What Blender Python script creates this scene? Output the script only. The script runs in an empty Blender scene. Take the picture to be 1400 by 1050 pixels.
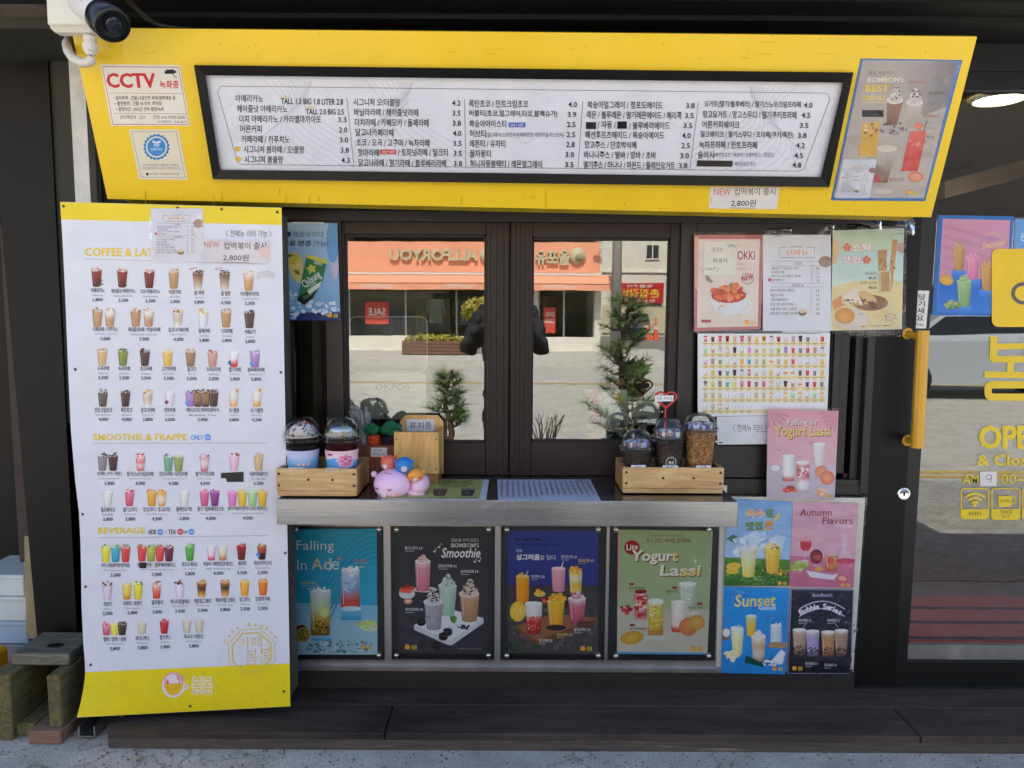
import bpy, math, random
from mathutils import Vector as V, Matrix
R = math.radians
sc = bpy.context.scene
COL = sc.collection
rnd = random.Random(7)
# ---------------------------------------------------------------- camera, sky, sun, exposure
CAM = V((0, -2.55, 1.39))
PITCH, ROLL, F = R(5.5), 0.006, 1000.0          # F in pixels of the 1400 px wide photograph
cd = bpy.data.cameras.new('camera'); cam = bpy.data.objects.new('camera', cd); COL.objects.link(cam)
cd.sensor_width = 36; cd.lens = 36 * F / 1400; cd.clip_start = .01; cd.clip_end = 500
CR = (Matrix.Rotation(math.pi / 2 - PITCH, 3, 'X') @ Matrix.Rotation(ROLL, 3, 'Z'))
cam.matrix_world = Matrix.Translation(CAM) @ CR.to_4x4()
sc.camera = cam
SUN_EL, SUN_AZ = R(54), R(-3)                     # sun behind the shop, a little to its right
w = bpy.data.worlds.new('World'); sc.world = w; w.use_nodes = True
nt = w.node_tree; sky = nt.nodes.new('ShaderNodeTexSky'); sky.sky_type = 'NISHITA'; sky.sun_disc = False
sky.dust_density = 2.2; sky.air_density = .9; sky.sun_elevation = SUN_EL; sky.sun_rotation = SUN_AZ
nt.links.new(sky.outputs[0], nt.nodes['Background'].inputs[0]); nt.nodes['Background'].inputs[1].default_value = 0.15
sl = bpy.data.lights.new('sun', 'SUN'); sl.energy = 5; sl.angle = R(.5); sl.color = (1, .95, .87)
so = bpy.data.objects.new('sun', sl); COL.objects.link(so)
sd = V((math.sin(SUN_AZ) * math.cos(SUN_EL), math.cos(SUN_AZ) * math.cos(SUN_EL), math.sin(SUN_EL)))
so.rotation_euler = sd.to_track_quat('Z', 'Y').to_euler(); so.location = (0, 4, 8)
sc.view_settings.view_transform = 'Standard'; sc.view_settings.look = 'None'; sc.view_settings.gamma = 1
sc.view_settings.exposure = 1.46
sc.cycles.max_bounces = 10; sc.cycles.transparent_max_bounces = 24; sc.cycles.glossy_bounces = 5
sc.cycles.caustics_reflective = False; sc.cycles.caustics_refractive = False

# ---------------------------------------------------------------- helpers
def lin(c):
    def f(x):
        x /= 255.0
        return x / 12.92 if x <= .04045 else ((x + .055) / 1.055) ** 2.4
    return (f(c[0]), f(c[1]), f(c[2]), 1)
def ray(px, py): return CR @ V(((px - 700) / F, (525 - py) / F, -1))
class Pl:                                         # a plane in the world; p(px,py,lift) is the point of it seen at a photo pixel
    def __init__(s, pt, n, bump=None): s.pt = V(pt); s.n = V(n).normalized(); s.bump = bump
    def p(s, px, py, lift=0):
        d = ray(px, py)
        if s.bump: lift = lift + s.bump(px, py)
        return CAM + d * ((s.pt + s.n * lift - CAM).dot(s.n) / d.dot(s.n))
def PY(y): return Pl((0, y, 0), (0, -1, 0))
def PZ(z): return Pl((0, 0, z), (0, 0, 1))
def at(px, py, y): return PY(y).p(px, py)

class MB:                                         # collects shapes, becomes ONE mesh
    def __init__(s): s.v = []; s.f = []; s.m = []; s.sm = []; s.c = {}
    def add(s, vs, fs, m=0, smooth=False):
        o = len(s.v); s.v += [tuple(x) for x in vs]
        for f in fs: s.f.append([o + i for i in f]); s.m.append(m); s.sm.append(smooth)
        return s
    def box(s, x0, x1, y0, y1, z0, z1, m=0):
        x0, x1 = min(x0, x1), max(x0, x1); y0, y1 = min(y0, y1), max(y0, y1); z0, z1 = min(z0, z1), max(z0, z1)
        return s.hexa([(x0, y0, z0), (x1, y0, z0), (x1, y1, z0), (x0, y1, z0)], [(x0, y0, z1), (x1, y0, z1), (x1, y1, z1), (x0, y1, z1)], m)
    def hexa(s, a, b, m=0):
        n = len(a)
        return s.add(list(a) + list(b), [list(range(n))[::-1], list(range(n, 2 * n))] + [[i, (i + 1) % n, n + (i + 1) % n, n + i] for i in range(n)], m)
    def bbox(s, x0, x1, y0, y1, z0, z1, b=.003, m=0):   # box with its long edges chamfered all round
        import itertools
        x0, x1 = min(x0, x1), max(x0, x1); y0, y1 = min(y0, y1), max(y0, y1); z0, z1 = min(z0, z1), max(z0, z1)
        b = min(b, (x1 - x0) * .45, (y1 - y0) * .45, (z1 - z0) * .45)
        X, Y, Z = (x0, x1), (y0, y1), (z0, z1); vs = []; ix = {}
        for i, j, k in itertools.product((0, 1), repeat=3):
            dx, dy, dz = (b, -b)[i], (b, -b)[j], (b, -b)[k]
            for a, p in (('x', (X[i], Y[j] + dy, Z[k] + dz)), ('y', (X[i] + dx, Y[j], Z[k] + dz)), ('z', (X[i] + dx, Y[j] + dy, Z[k]))):
                ix[a, i, j, k] = len(vs); vs.append(p)
        fs = []
        for i in (0, 1):
            q = [(0, 0), (1, 0), (1, 1), (0, 1)]
            if not i: q = q[::-1]
            fs.append([ix['x', i, a, c] for a, c in q]); fs.append([ix['y', a, i, c] for c, a in q]); fs.append([ix['z', a, c, i] for a, c in q])
        for a in (0, 1):
            for c in (0, 1):
                fs += [[ix['x', a, c, 0], ix['x', a, c, 1], ix['y', a, c, 1], ix['y', a, c, 0]], [ix['x', a, 0, c], ix['x', a, 1, c], ix['z', a, 1, c], ix['z', a, 0, c]], [ix['y', 0, a, c], ix['y', 1, a, c], ix['z', 1, a, c], ix['z', 0, a, c]]]
        for i, j, k in itertools.product((0, 1), repeat=3): fs.append([ix[a, i, j, k] for a in 'xyz'])
        return s.add(vs, fs, m)
    def lathe(s, prof, c=(0, 0, 0), n=24, m=0, smooth=True, axis=None, a0=0, a1=2 * math.pi):
        full = a1 - a0 > 6.28; k = n if full else n + 1; vs = []
        M = Matrix.Identity(3) if axis is None else V((0, 0, 1)).rotation_difference(V(axis)).to_matrix()
        for r, z in prof:
            for i in range(k):
                a = a0 + (a1 - a0) * i / n
                vs.append(V(c) + M @ V((r * math.cos(a), r * math.sin(a), z)))
        fs = []
        for j in range(len(prof) - 1):
            for i in range(n):
                q = (i + 1) % k
                fs.append([j * k + i, j * k + q, (j + 1) * k + q, (j + 1) * k + i])
        return s.add(vs, fs, m, smooth)
    def tube(s, pts, r, n=8, m=0, cap=True, smooth=True):
        pts = [V(p) for p in pts]; rs = r if isinstance(r, (list, tuple)) else [r] * len(pts); vs = []; up = None
        for i, p in enumerate(pts):
            t = (pts[min(i + 1, len(pts) - 1)] - pts[max(i - 1, 0)]).normalized()
            if up is None: up = V((0, 0, 1)) if abs(t.z) < .9 else V((1, 0, 0))
            a = t.cross(up).normalized(); up = a.cross(t)
            for k in range(n): vs.append(p + (a * math.cos(2 * math.pi * k / n) + up * math.sin(2 * math.pi * k / n)) * rs[i])
        fs = [[i * n + k, i * n + (k + 1) % n, (i + 1) * n + (k + 1) % n, (i + 1) * n + k] for i in range(len(pts) - 1) for k in range(n)]
        s.add(vs, fs, m, smooth)
        if cap: s.add(vs[:n], [list(range(n))[::-1]], m); s.add(vs[-n:], [list(range(n))], m)
        return s
    def ball(s, c, r, n=14, m=0, rot=None):
        r = (r, r, r) if isinstance(r, (int, float)) else r; vs = []; h = n // 2
        for j in range(h + 1):
            for i in range(n):
                a, b = 2 * math.pi * i / n, math.pi * j / h
                q = V((r[0] * math.sin(b) * math.cos(a), r[1] * math.sin(b) * math.sin(a), r[2] * math.cos(b)))
                if rot: q = rot @ q
                vs.append(V(c) + q)
        return s.add(vs, [[j * n + i, (j + 1) * n + i, (j + 1) * n + (i + 1) % n, j * n + (i + 1) % n] for j in range(h) for i in range(n)], m, True)
    def build(s, name, mats, parent=None):
        me = bpy.data.meshes.new(name); me.from_pydata(s.v, [], s.f)
        for q in (mats if isinstance(mats, (list, tuple)) else [mats]): me.materials.append(q)
        me.polygons.foreach_set('material_index', s.m); me.polygons.foreach_set('use_smooth', s.sm)
        me.update(); o = bpy.data.objects.new(name, me); COL.objects.link(o)
        if parent: adopt(o, parent)
        return o
def adopt(o, p):
    o.parent = p
    o.matrix_parent_inverse = Matrix.Translation(-wloc(p))
def wloc(p):
    return p.location.copy() if p.type == 'EMPTY' else V((0, 0, 0))
def tag(o, label=None, cat=None, group=None, kind=None):
    for k, x in (('label', label), ('category', cat), ('group', group), ('kind', kind)):
        if x: o[k] = x
    return o
def thing(name, label, cat, loc=(0, 0, 0), group=None):
    o = bpy.data.objects.new(name, None); COL.objects.link(o); o.location = loc; o.empty_display_size = .1
    return tag(o, label, cat, group)
def copy_tree(o, dloc=None, loc=None, rz=None, label=None, parent=None):
    c = o.copy(); COL.objects.link(c)
    if parent: c.parent = parent
    for ch in list(o.children): copy_tree(ch, parent=c)
    if dloc is not None: c.location = c.location + V(dloc)
    if loc is not None: c.location = loc
    if rz is not None: c.rotation_euler.z = rz
    if label: c['label'] = label
    return c

# ---------------------------------------------------------------- materials
MT = {}
def mat(name, col, rough=.5, metal=0, var=0, scale=8, bump=0, bscale=60, spec=.5, stretch=(1, 1, 1), emit=0, col2=None, coat=0, detail=4, scuff=None):
    if name in MT: return MT[name]
    m = bpy.data.materials.new(name); m.use_nodes = True; t = m.node_tree; b = t.nodes['Principled BSDF']; MT[name] = m
    c = lin(col); b.inputs['Base Color'].default_value = c; b.inputs['Roughness'].default_value = rough; b.inputs['Metallic'].default_value = metal
    b.inputs['Specular IOR Level'].default_value = spec
    if coat: b.inputs['Coat Weight'].default_value = coat; b.inputs['Coat Roughness'].default_value = .08
    tc = t.nodes.new('ShaderNodeTexCoord'); mp = t.nodes.new('ShaderNodeMapping'); mp.inputs['Scale'].default_value = stretch
    t.links.new(tc.outputs['Object'], mp.inputs[0])
    if var or col2:
        n = t.nodes.new('ShaderNodeTexNoise'); n.inputs['Scale'].default_value = scale; n.inputs['Detail'].default_value = detail; n.inputs['Roughness'].default_value = .65
        t.links.new(mp.outputs[0], n.inputs[0]); r = t.nodes.new('ShaderNodeValToRGB'); t.links.new(n.outputs[0], r.inputs[0])
        d = lin(col2) if col2 else tuple(x * (1 - var) for x in c[:3]) + (1,)
        e = c if col2 else tuple(min(1, x * (1 + var)) for x in c[:3]) + (1,)
        r.color_ramp.elements[0].position = .32; r.color_ramp.elements[1].position = .68
        r.color_ramp.elements[0].color = d; r.color_ramp.elements[1].color = e
        t.links.new(r.outputs[0], b.inputs['Base Color'])
        mr = t.nodes.new('ShaderNodeMapRange'); mr.inputs[3].default_value = max(0, rough - .08); mr.inputs[4].default_value = min(1, rough + .1)
        t.links.new(n.outputs[0], mr.inputs[0]); t.links.new(mr.outputs[0], b.inputs['Roughness'])
    if scuff:                                             # worn or dirty patches: (colour, scale, threshold, amount)
        n = t.nodes.new('ShaderNodeTexNoise'); n.inputs['Scale'].default_value = scuff[1]; n.inputs['Detail'].default_value = 9; n.inputs['Roughness'].default_value = .72; t.links.new(mp.outputs[0], n.inputs[0])
        r = t.nodes.new('ShaderNodeValToRGB'); r.color_ramp.elements[0].position = scuff[2]; r.color_ramp.elements[1].position = scuff[2] + .1; r.color_ramp.elements[1].color = (scuff[3],) * 3 + (1,); t.links.new(n.outputs[0], r.inputs[0])
        mx = t.nodes.new('ShaderNodeMix'); mx.data_type = 'RGBA'; t.links.new(r.outputs[0], mx.inputs[0]); mx.inputs[7].default_value = lin(scuff[0]); mx.inputs[6].default_value = c
        if b.inputs['Base Color'].links: t.links.new(b.inputs['Base Color'].links[0].from_socket, mx.inputs[6])
        t.links.new(mx.outputs[2], b.inputs['Base Color'])
    if bump:
        n = t.nodes.new('ShaderNodeTexNoise'); n.inputs['Scale'].default_value = bscale; n.inputs['Detail'].default_value = 5; t.links.new(mp.outputs[0], n.inputs[0])
        q = t.nodes.new('ShaderNodeBump'); q.inputs['Strength'].default_value = bump; q.inputs['Distance'].default_value = .01
        t.links.new(n.outputs[0], q.inputs['Height']); t.links.new(q.outputs[0], b.inputs['Normal'])
    if emit: b.inputs['Emission Color'].default_value = c; b.inputs['Emission Strength'].default_value = emit
    return m
def clear(name, tint=(255, 255, 255), refl=None, rough=.02, bump=0, bscale=40, ior=1.45):   # see-through film, plastic or glass: reflection over a tinted transparency
    if name in MT: return MT[name]
    m = bpy.data.materials.new(name); m.use_nodes = True; t = m.node_tree; MT[name] = m
    for n in list(t.nodes): t.nodes.remove(n)
    o = t.nodes.new('ShaderNodeOutputMaterial'); mx = t.nodes.new('ShaderNodeMixShader'); a = t.nodes.new('ShaderNodeBsdfTransparent'); g = t.nodes.new('ShaderNodeBsdfGlossy')
    a.inputs[0].default_value = lin(tint); g.inputs['Roughness'].default_value = rough
    fr = t.nodes.new('ShaderNodeFresnel'); fr.inputs[0].default_value = ior
    if refl is None: t.links.new(fr.outputs[0], mx.inputs[0])
    else:
        ad = t.nodes.new('ShaderNodeMath'); ad.operation = 'ADD'; ad.use_clamp = True; ad.inputs[1].default_value = refl
        t.links.new(fr.outputs[0], ad.inputs[0]); t.links.new(ad.outputs[0], mx.inputs[0])
    if bump:
        n = t.nodes.new('ShaderNodeTexNoise'); n.inputs['Scale'].default_value = bscale; n.inputs['Detail'].default_value = 3
        tc = t.nodes.new('ShaderNodeTexCoord'); t.links.new(tc.outputs['Object'], n.inputs[0])
        q = t.nodes.new('ShaderNodeBump'); q.inputs['Strength'].default_value = bump; q.inputs['Distance'].default_value = .02
        t.links.new(n.outputs[0], q.inputs['Height']); t.links.new(q.outputs[0], g.inputs['Normal']); t.links.new(q.outputs[0], fr.inputs['Normal'])
    t.links.new(a.outputs[0], mx.inputs[1]); t.links.new(g.outputs[0], mx.inputs[2]); t.links.new(mx.outputs[0], o.inputs[0])
    return m
def wood(name, c1, c2, axis='X', sc_=1.0, rough=.6, ring=14):
    if name in MT: return MT[name]
    m = bpy.data.materials.new(name); m.use_nodes = True; t = m.node_tree; b = t.nodes['Principled BSDF']; MT[name] = m
    tc = t.nodes.new('ShaderNodeTexCoord'); mp = t.nodes.new('ShaderNodeMapping'); st = {'X': (.12, 1, 1), 'Y': (1, .12, 1), 'Z': (1, 1, .12)}[axis]
    mp.inputs['Scale'].default_value = tuple(x * sc_ for x in st); t.links.new(tc.outputs['Object'], mp.inputs[0])
    n = t.nodes.new('ShaderNodeTexNoise'); n.inputs['Scale'].default_value = ring * 3; n.inputs['Detail'].default_value = 6; n.inputs['Distortion'].default_value = 1.2; n.inputs['Roughness'].default_value = .7
    t.links.new(mp.outputs[0], n.inputs[0]); r = t.nodes.new('ShaderNodeValToRGB')
    r.color_ramp.elements[0].position = .3; r.color_ramp.elements[1].position = .66; r.color_ramp.elements[0].color = lin(c2); r.color_ramp.elements[1].color = lin(c1)
    t.links.new(n.outputs[0], r.inputs[0])
    n2 = t.nodes.new('ShaderNodeTexNoise'); n2.inputs['Scale'].default_value = 9; t.links.new(tc.outputs['Object'], n2.inputs[0])
    mm = t.nodes.new('ShaderNodeMix'); mm.data_type = 'RGBA'; mm.blend_type = 'MULTIPLY'; mm.inputs[0].default_value = .28
    t.links.new(r.outputs[0], mm.inputs[6]); 
    r2 = t.nodes.new('ShaderNodeValToRGB'); r2.color_ramp.elements[0].color = (.45, .42, .38, 1); r2.color_ramp.elements[0].position = .3; r2.color_ramp.elements[1].position = .6; t.links.new(n2.outputs[0], r2.inputs[0])
    t.links.new(r2.outputs[0], mm.inputs[7]); t.links.new(mm.outputs[2], b.inputs['Base Color']); b.inputs['Roughness'].default_value = rough
    q = t.nodes.new('ShaderNodeBump'); q.inputs['Strength'].default_value = .25; q.inputs['Distance'].default_value = .004; t.links.new(n.outputs[0], q.inputs['Height']); t.links.new(q.outputs[0], b.inputs['Normal'])
    return m
def ink(name, rough=.4, spec=.22, coat=0, dirt=.04):                    # printed paper: colours come from the artwork's own colour attribute
    if name in MT: return MT[name]
    m = bpy.data.materials.new(name); m.use_nodes = True; t = m.node_tree; b = t.nodes['Principled BSDF']; MT[name] = m
    a = t.nodes.new('ShaderNodeAttribute'); a.attribute_name = 'print'
    n = t.nodes.new('ShaderNodeTexNoise'); n.inputs['Scale'].default_value = 14; n.inputs['Detail'].default_value = 6; tc = t.nodes.new('ShaderNodeTexCoord'); t.links.new(tc.outputs['Object'], n.inputs[0])
    mr = t.nodes.new('ShaderNodeMapRange'); mr.inputs[1].default_value = .3; mr.inputs[2].default_value = .7; mr.inputs[3].default_value = 1 - dirt * 2; mr.inputs[4].default_value = 1
    t.links.new(n.outputs[0], mr.inputs[0])
    mm = t.nodes.new('ShaderNodeVectorMath'); mm.operation = 'SCALE'; t.links.new(a.outputs['Color'], mm.inputs[0]); t.links.new(mr.outputs[0], mm.inputs['Scale'])
    t.links.new(mm.outputs[0], b.inputs['Base Color']); b.inputs['Roughness'].default_value = rough; b.inputs['Specular IOR Level'].default_value = spec
    if coat: b.inputs['Coat Weight'].default_value = coat; b.inputs['Coat Roughness'].default_value = .06
    n3 = t.nodes.new('ShaderNodeTexNoise'); n3.inputs['Scale'].default_value = 5; t.links.new(tc.outputs['Object'], n3.inputs[0])
    q = t.nodes.new('ShaderNodeBump'); q.inputs['Strength'].default_value = .25; q.inputs['Distance'].default_value = .02; t.links.new(n3.outputs[0], q.inputs['Height']); t.links.new(q.outputs[0], b.inputs['Normal'])
    if coat: t.links.new(q.outputs[0], b.inputs['Coat Normal'])
    return m

# ---------------------------------------------------------------- printed artwork
_tx = {}
def glyphs(s, bold):
    k = (s, bold)
    if k not in _tx:
        c = bpy.data.curves.new('t', 'FONT'); c.body = s; c.resolution_u = 2; c.offset = bold
        o = bpy.data.objects.new('t', c); me = o.to_mesh()
        vs = [(v.co.x, v.co.y) for v in me.vertices]; fs = [list(p.vertices) for p in me.polygons]
        o.to_mesh_clear(); bpy.data.objects.remove(o); bpy.data.curves.remove(c)
        xs = [v[0] for v in vs]; ys = [v[1] for v in vs]
        _tx[k] = (vs, fs, min(xs), max(xs), min(ys), max(ys))
    return _tx[k]
def mixc(a, b, t): return tuple(a[i] + (b[i] - a[i]) * t for i in range(3))
class Art:                                        # flat printed things on a plane, laid out at the photo's pixel measures
    def __init__(s, pl, sx=1, base=0.0): s.pl = pl; s.v = []; s.f = []; s.c = []; s.l = base + 2e-5; s.r = random.Random(3); s.base = base; s.step = 1.2e-5; s.cq = None
    def up(s): s.l += s.step
    def mark(s): return s.l
    def back(s, l): s.l = l
    def raw(s, pts, faces, cols):
        o = len(s.v); s.v += [s.pl.p(x, y, s.l) for x, y in pts]
        one = not isinstance(cols[0], (tuple, list))
        lc = lin(cols) if one else None
        lcs = None if one else [lin(c) for c in cols]
        for f in faces:
            s.f.append([o + i for i in f]); s.c.append([lc if one else lcs[i] for i in f])
        s.up(); return s
    def clip(s, pts):
        q = s.cq
        if not q: return pts
        for i in range(4):
            (ax, ay), (bx, by) = q[i], q[(i + 1) % 4]; f = lambda p: (bx - ax) * (p[1] - ay) - (by - ay) * (p[0] - ax); out = []
            for j in range(len(pts)):
                p, n = pts[j], pts[(j + 1) % len(pts)]; a, b = f(p), f(n)
                if a >= 0: out.append(p)
                if (a >= 0) != (b >= 0): t = a / (a - b); out.append((p[0] + (n[0] - p[0]) * t, p[1] + (n[1] - p[1]) * t))
            pts = out
            if len(pts) < 3: return []
        return pts
    def poly(s, pts, col):
        if not isinstance(col[0], (tuple, list)): pts = s.clip(list(pts))
        return s.raw(pts, [list(range(len(pts)))], col) if len(pts) > 2 else s
    def quad(s, tl, tr, br, bl, ct, cb=None, n=1):
        if cb is None: return s.poly([tl, tr, br, bl], ct)
        return s.raw([tl, tr, br, bl], [[0, 1, 2, 3]], [ct, ct, cb, cb])
    def rect(s, x0, y0, x1, y1, ct, cb=None): return s.quad((x0, y0), (x1, y0), (x1, y1), (x0, y1), ct, cb)
    def ell(s, cx, cy, rx, ry, col, n=14, rot=0, c2=None):
        ca, sa = math.cos(rot), math.sin(rot)
        pts = [(cx + rx * math.cos(2 * math.pi * i / n) * ca - ry * math.sin(2 * math.pi * i / n) * sa, cy + rx * math.cos(2 * math.pi * i / n) * sa + ry * math.sin(2 * math.pi * i / n) * ca) for i in range(n)]
        if c2 is None or (s.cq and len(s.clip(pts)) != n): return s.poly(pts, col)
        return s.raw(pts + [(cx, cy)], [[i, (i + 1) % n, n] for i in range(n)], [col] * n + [c2])
    def line(s, pts, wd, col, close=False):
        pts = list(pts) + ([pts[0]] if close else [])
        if s.pl.bump:
            pp = [pts[0]]
            for a, b in zip(pts, pts[1:]):
                k = max(1, int(math.hypot(b[0] - a[0], b[1] - a[1]) / 9)); pp += [(a[0] + (b[0] - a[0]) * t / k, a[1] + (b[1] - a[1]) * t / k) for t in range(1, k + 1)]
            pts = pp
        q = []
        for i, (x, y) in enumerate(pts):
            ax, ay = pts[max(i - 1, 0)]; bx, by = pts[min(i + 1, len(pts) - 1)]
            if close and i in (0, len(pts) - 1): ax, ay = pts[-2]; bx, by = pts[1]
            d = math.hypot(bx - ax, by - ay) or 1; nx, ny = -(by - ay) / d * wd / 2, (bx - ax) / d * wd / 2
            q += [(x + nx, y + ny), (x - nx, y - ny)]
        return s.raw(q, [[2 * i, 2 * i + 2, 2 * i + 3, 2 * i + 1] for i in range(len(pts) - 1)], col)
    def frame(s, x0, y0, x1, y1, wd, col, r=0):
        return s.line(s.rr(x0, y0, x1, y1, r), wd, col, True)
    def rr(s, x0, y0, x1, y1, r):
        if r <= 0: return [(x0, y0), (x1, y0), (x1, y1), (x0, y1)]
        P = []
        for cx, cy, a in ((x1 - r, y0 + r, -90), (x1 - r, y1 - r, 0), (x0 + r, y1 - r, 90), (x0 + r, y0 + r, 180)):
            P += [(cx + r * math.cos(R(a + k * 22.5)), cy + r * math.sin(R(a + k * 22.5))) for k in range(5)]
        return P
    def text(s, t, x0, y0, x1, y1, col, bold=0, sh=0, slope=0, rot=0):
        if bold > .016:                                       # heavy lettering: a few copies a hair apart, one above the other
            e = min(bold, .12) * (y1 - y0) * .8; n = (3 if bold < .06 else 7) if y1 - y0 < 15 else 14
            for k in range(n): a = 2 * math.pi * k / n + .4; s.text(t, x0 + e + e * math.cos(a), y0 + e + e * .8 * math.sin(a), x1 - e + e * math.cos(a), y1 - e + e * .8 * math.sin(a), col, .006, sh, slope, rot)
            return s
        vs, fs, a, b, c, d = glyphs(t, bold); W = (b - a) or 1; H = (d - c) or 1; P = []; cx, cy = (x0 + x1) / 2, (y0 + y1) / 2
        for x, y in vs:
            u, v = (x - a) / W, (y - c) / H
            X = x0 + u * (x1 - x0) + sh * v * (y1 - y0); Y = y1 - v * (y1 - y0) + slope * (u * (x1 - x0))
            if rot: X, Y = cx + (X - cx) * math.cos(rot) - (Y - cy) * math.sin(rot), cy + (X - cx) * math.sin(rot) + (Y - cy) * math.cos(rot)
            P.append((X, Y))
        return s.raw(P, fs, col)
    def glyph(s, ch, cx, cy, cap, col, rot=0, bold=0.01):     # one letter at its own proportions, centred on the cap height, turned by rot
        vs, fs, a, b, c, d = glyphs(ch, bold); k = cap / .7; ca, sa = math.cos(rot), math.sin(rot); P = []
        for x, y in vs:
            X, Y = (x - (a + b) / 2) * k, (.35 - y) * k; P.append((cx + X * ca - Y * sa, cy + X * sa + Y * ca))
        return s.raw(P, fs, col)
    def ctext(s, t, cx, cy, wd, h, col, bold=0, slope=0): return s.text(t, cx - wd / 2, cy - h / 2, cx + wd / 2, cy + h / 2, col, bold, 0, slope)
    def cup(s, cx, y0, y1, wt, wb, stops, seg=6, edge=.82, hi=1.1):
        us = [-1, -.72, -.3, .15, .62, 1]; sh = [edge, .97, hi, 1.02, .95, edge]; P = []; C = []
        for j in range(seg + 1):
            t = j / seg; k = 0
            while k < len(stops) - 2 and t > stops[k + 1][0]: k += 1
            (ta, ca), (tb, cb) = stops[k], stops[k + 1]; c = mixc(ca, cb, max(0, min(1, (t - ta) / max(1e-6, tb - ta))))
            hw = (wt + (wb - wt) * t) / 2
            for u, q in zip(us, sh): P.append((cx + u * hw, y0 + (y1 - y0) * t + (1 - u * u) * hw * .18)); C.append(tuple(min(255, x * q) for x in c))
        n = len(us)
        return s.raw(P, [[j * n + i, j * n + i + 1, (j + 1) * n + i + 1, (j + 1) * n + i] for j in range(seg) for i in range(n - 1)], C)
    def bits(s, cx, cy, rx, ry, cols, n, size, up=0):            # scattered ice, seeds, crumbs
        o = None
        for _ in range(n):
            P = []; Fc = []; C = []
            a = s.r.uniform(0, 6.28); q = math.sqrt(s.r.random()); x = cx + q * rx * math.cos(a); y = cy + q * ry * math.sin(a)
            z = size * s.r.uniform(.5, 1.2); r0 = s.r.uniform(0, 6.28); m = s.r.choice((4, 5)); o = len(P); c = s.r.choice(cols)
            for k in range(m):
                zz = z * s.r.uniform(.7, 1.2); P.append((x + zz * math.cos(r0 + 6.28 * k / m), y + zz * .8 * math.sin(r0 + 6.28 * k / m))); C.append(c)
            P = s.clip(P)
            if len(P) > 2: st = s.step; s.step = 5e-6; s.raw(P, [list(range(len(P)))], c); s.step = st
        return s
    def cream(s, cx, cy, w_, h, c1, c2, tops=None, n=14):        # whipped cream with crumbs
        for k in range(4):
            t = k / 3; s.ell(cx + (k % 2 - .5) * w_ * .06, cy - h * t * .8, w_ / 2 * (1 - .68 * t), h * .3, mixc(c1, c2, (k % 2) * .5), c2=c2)
        s.bits(cx, cy - h * .35, w_ * .36, h * .45, [c1, c2, mixc(c1, (120, 110, 100), .3)], 12, w_ * .07)
        if tops: s.bits(cx, cy - h * .5, w_ * .33, h * .55, tops, n, w_ * .06)
    def build(s, name, parent=None, material=None):
        me = bpy.data.meshes.new(name); me.from_pydata(s.v, [], s.f); at_ = me.color_attributes.new('print', 'FLOAT_COLOR', 'CORNER')
        flat = []
        for c in s.c:
            for q in c: flat += list(q)
        at_.data.foreach_set('color', flat)
        me.materials.append(material or ink('printed_paper')); me.update()
        o = bpy.data.objects.new(name, me); COL.objects.link(o)
        if parent: adopt(o, parent)
        return o
    def sheet(s, tl, tr, br, bl, col, thick=.0008, cb=None, edge=None):           # the paper itself: front face plus real thickness behind it
        l0 = s.l; s.quad(tl, tr, br, bl, col, cb); o = len(s.v)
        fr = [s.pl.p(x, y, l0) for x, y in (tl, tr, br, bl)]; bk = [p - s.pl.n * (thick + l0) for p in fr]; s.v += fr + bk
        ec = lin(edge or col)
        for f in ([o, o + 4, o + 5, o + 1], [o + 1, o + 5, o + 6, o + 2], [o + 2, o + 6, o + 7, o + 3], [o + 3, o + 7, o + 4, o], [o + 4, o + 7, o + 6, o + 5]): s.f.append(f); s.c.append([ec] * 4)
        s.l = l0 + 4e-5; s.cq = [tl, tr, br, bl]
        return s
def film(name, pl, tl, tr, br, bl, lift, parent, amp=.002, n=22, m=None, seed=1):  # crumpled clear sleeve or tape in front of a sheet
    r = random.Random(seed); mb = MB(); vs = []
    for j in range(n + 1):
        for i in range(n + 1):
            u, v = i / n, j / n
            x = (tl[0] * (1 - u) + tr[0] * u) * (1 - v) + (bl[0] * (1 - u) + br[0] * u) * v; y = (tl[1] * (1 - u) + tr[1] * u) * (1 - v) + (bl[1] * (1 - u) + br[1] * u) * v
            e = 0 if 0 < i < n and 0 < j < n else 1
            vs.append(pl.p(x, y, lift + (0 if e else r.uniform(0, amp))))
    mb.add(vs, [[j * (n + 1) + i, j * (n + 1) + i + 1, (j + 1) * (n + 1) + i + 1, (j + 1) * (n + 1) + i] for j in range(n) for i in range(n)], 0, True)
    return mb.build(name, m or clear('plastic_sleeve', (252, 253, 255), bump=.55, bscale=16, rough=.06), parent)
# ================================================================ the setting
def struct(o): return tag(o, kind='structure')
# --- materials
M_black = mat('black_panel', (22, 21, 21), .48, var=.3, scale=5, bump=.12, bscale=90, stretch=(1, 1, .15), spec=.22, scuff=((92, 88, 84), 30, .66, .35))
M_soffit = mat('soffit_black', (17, 16, 16), .6, var=.3, scale=6)
M_frame = mat('bronze_frame', (44, 35, 33), .42, var=.12, scale=6, bump=.05, spec=.3, scuff=((110, 102, 98), 26, .68, .22))
M_frame2 = mat('grey_frame', (42, 40, 40), .42, var=.12, scale=5, bump=.06, spec=.4)
M_dark = mat('dark_rubber', (14, 14, 15), .6)
M_inner = mat('interior_brown', (70, 62, 54), .8, var=.2)
M_ceil = mat('interior_ceiling', (150, 146, 132), .8, var=.06, scale=3)
M_steel = mat('steel', (158, 160, 166), .2, 1, var=.05, scale=60, bump=.04, bscale=420, stretch=(.015, 1, 1), scuff=((150, 150, 150), 5, .6, .5))
M_alu = mat('aluminium', (176, 174, 174), .42, 1, var=.12, scale=14, bump=.08, bscale=160, stretch=(1, 1, .1))
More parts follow.
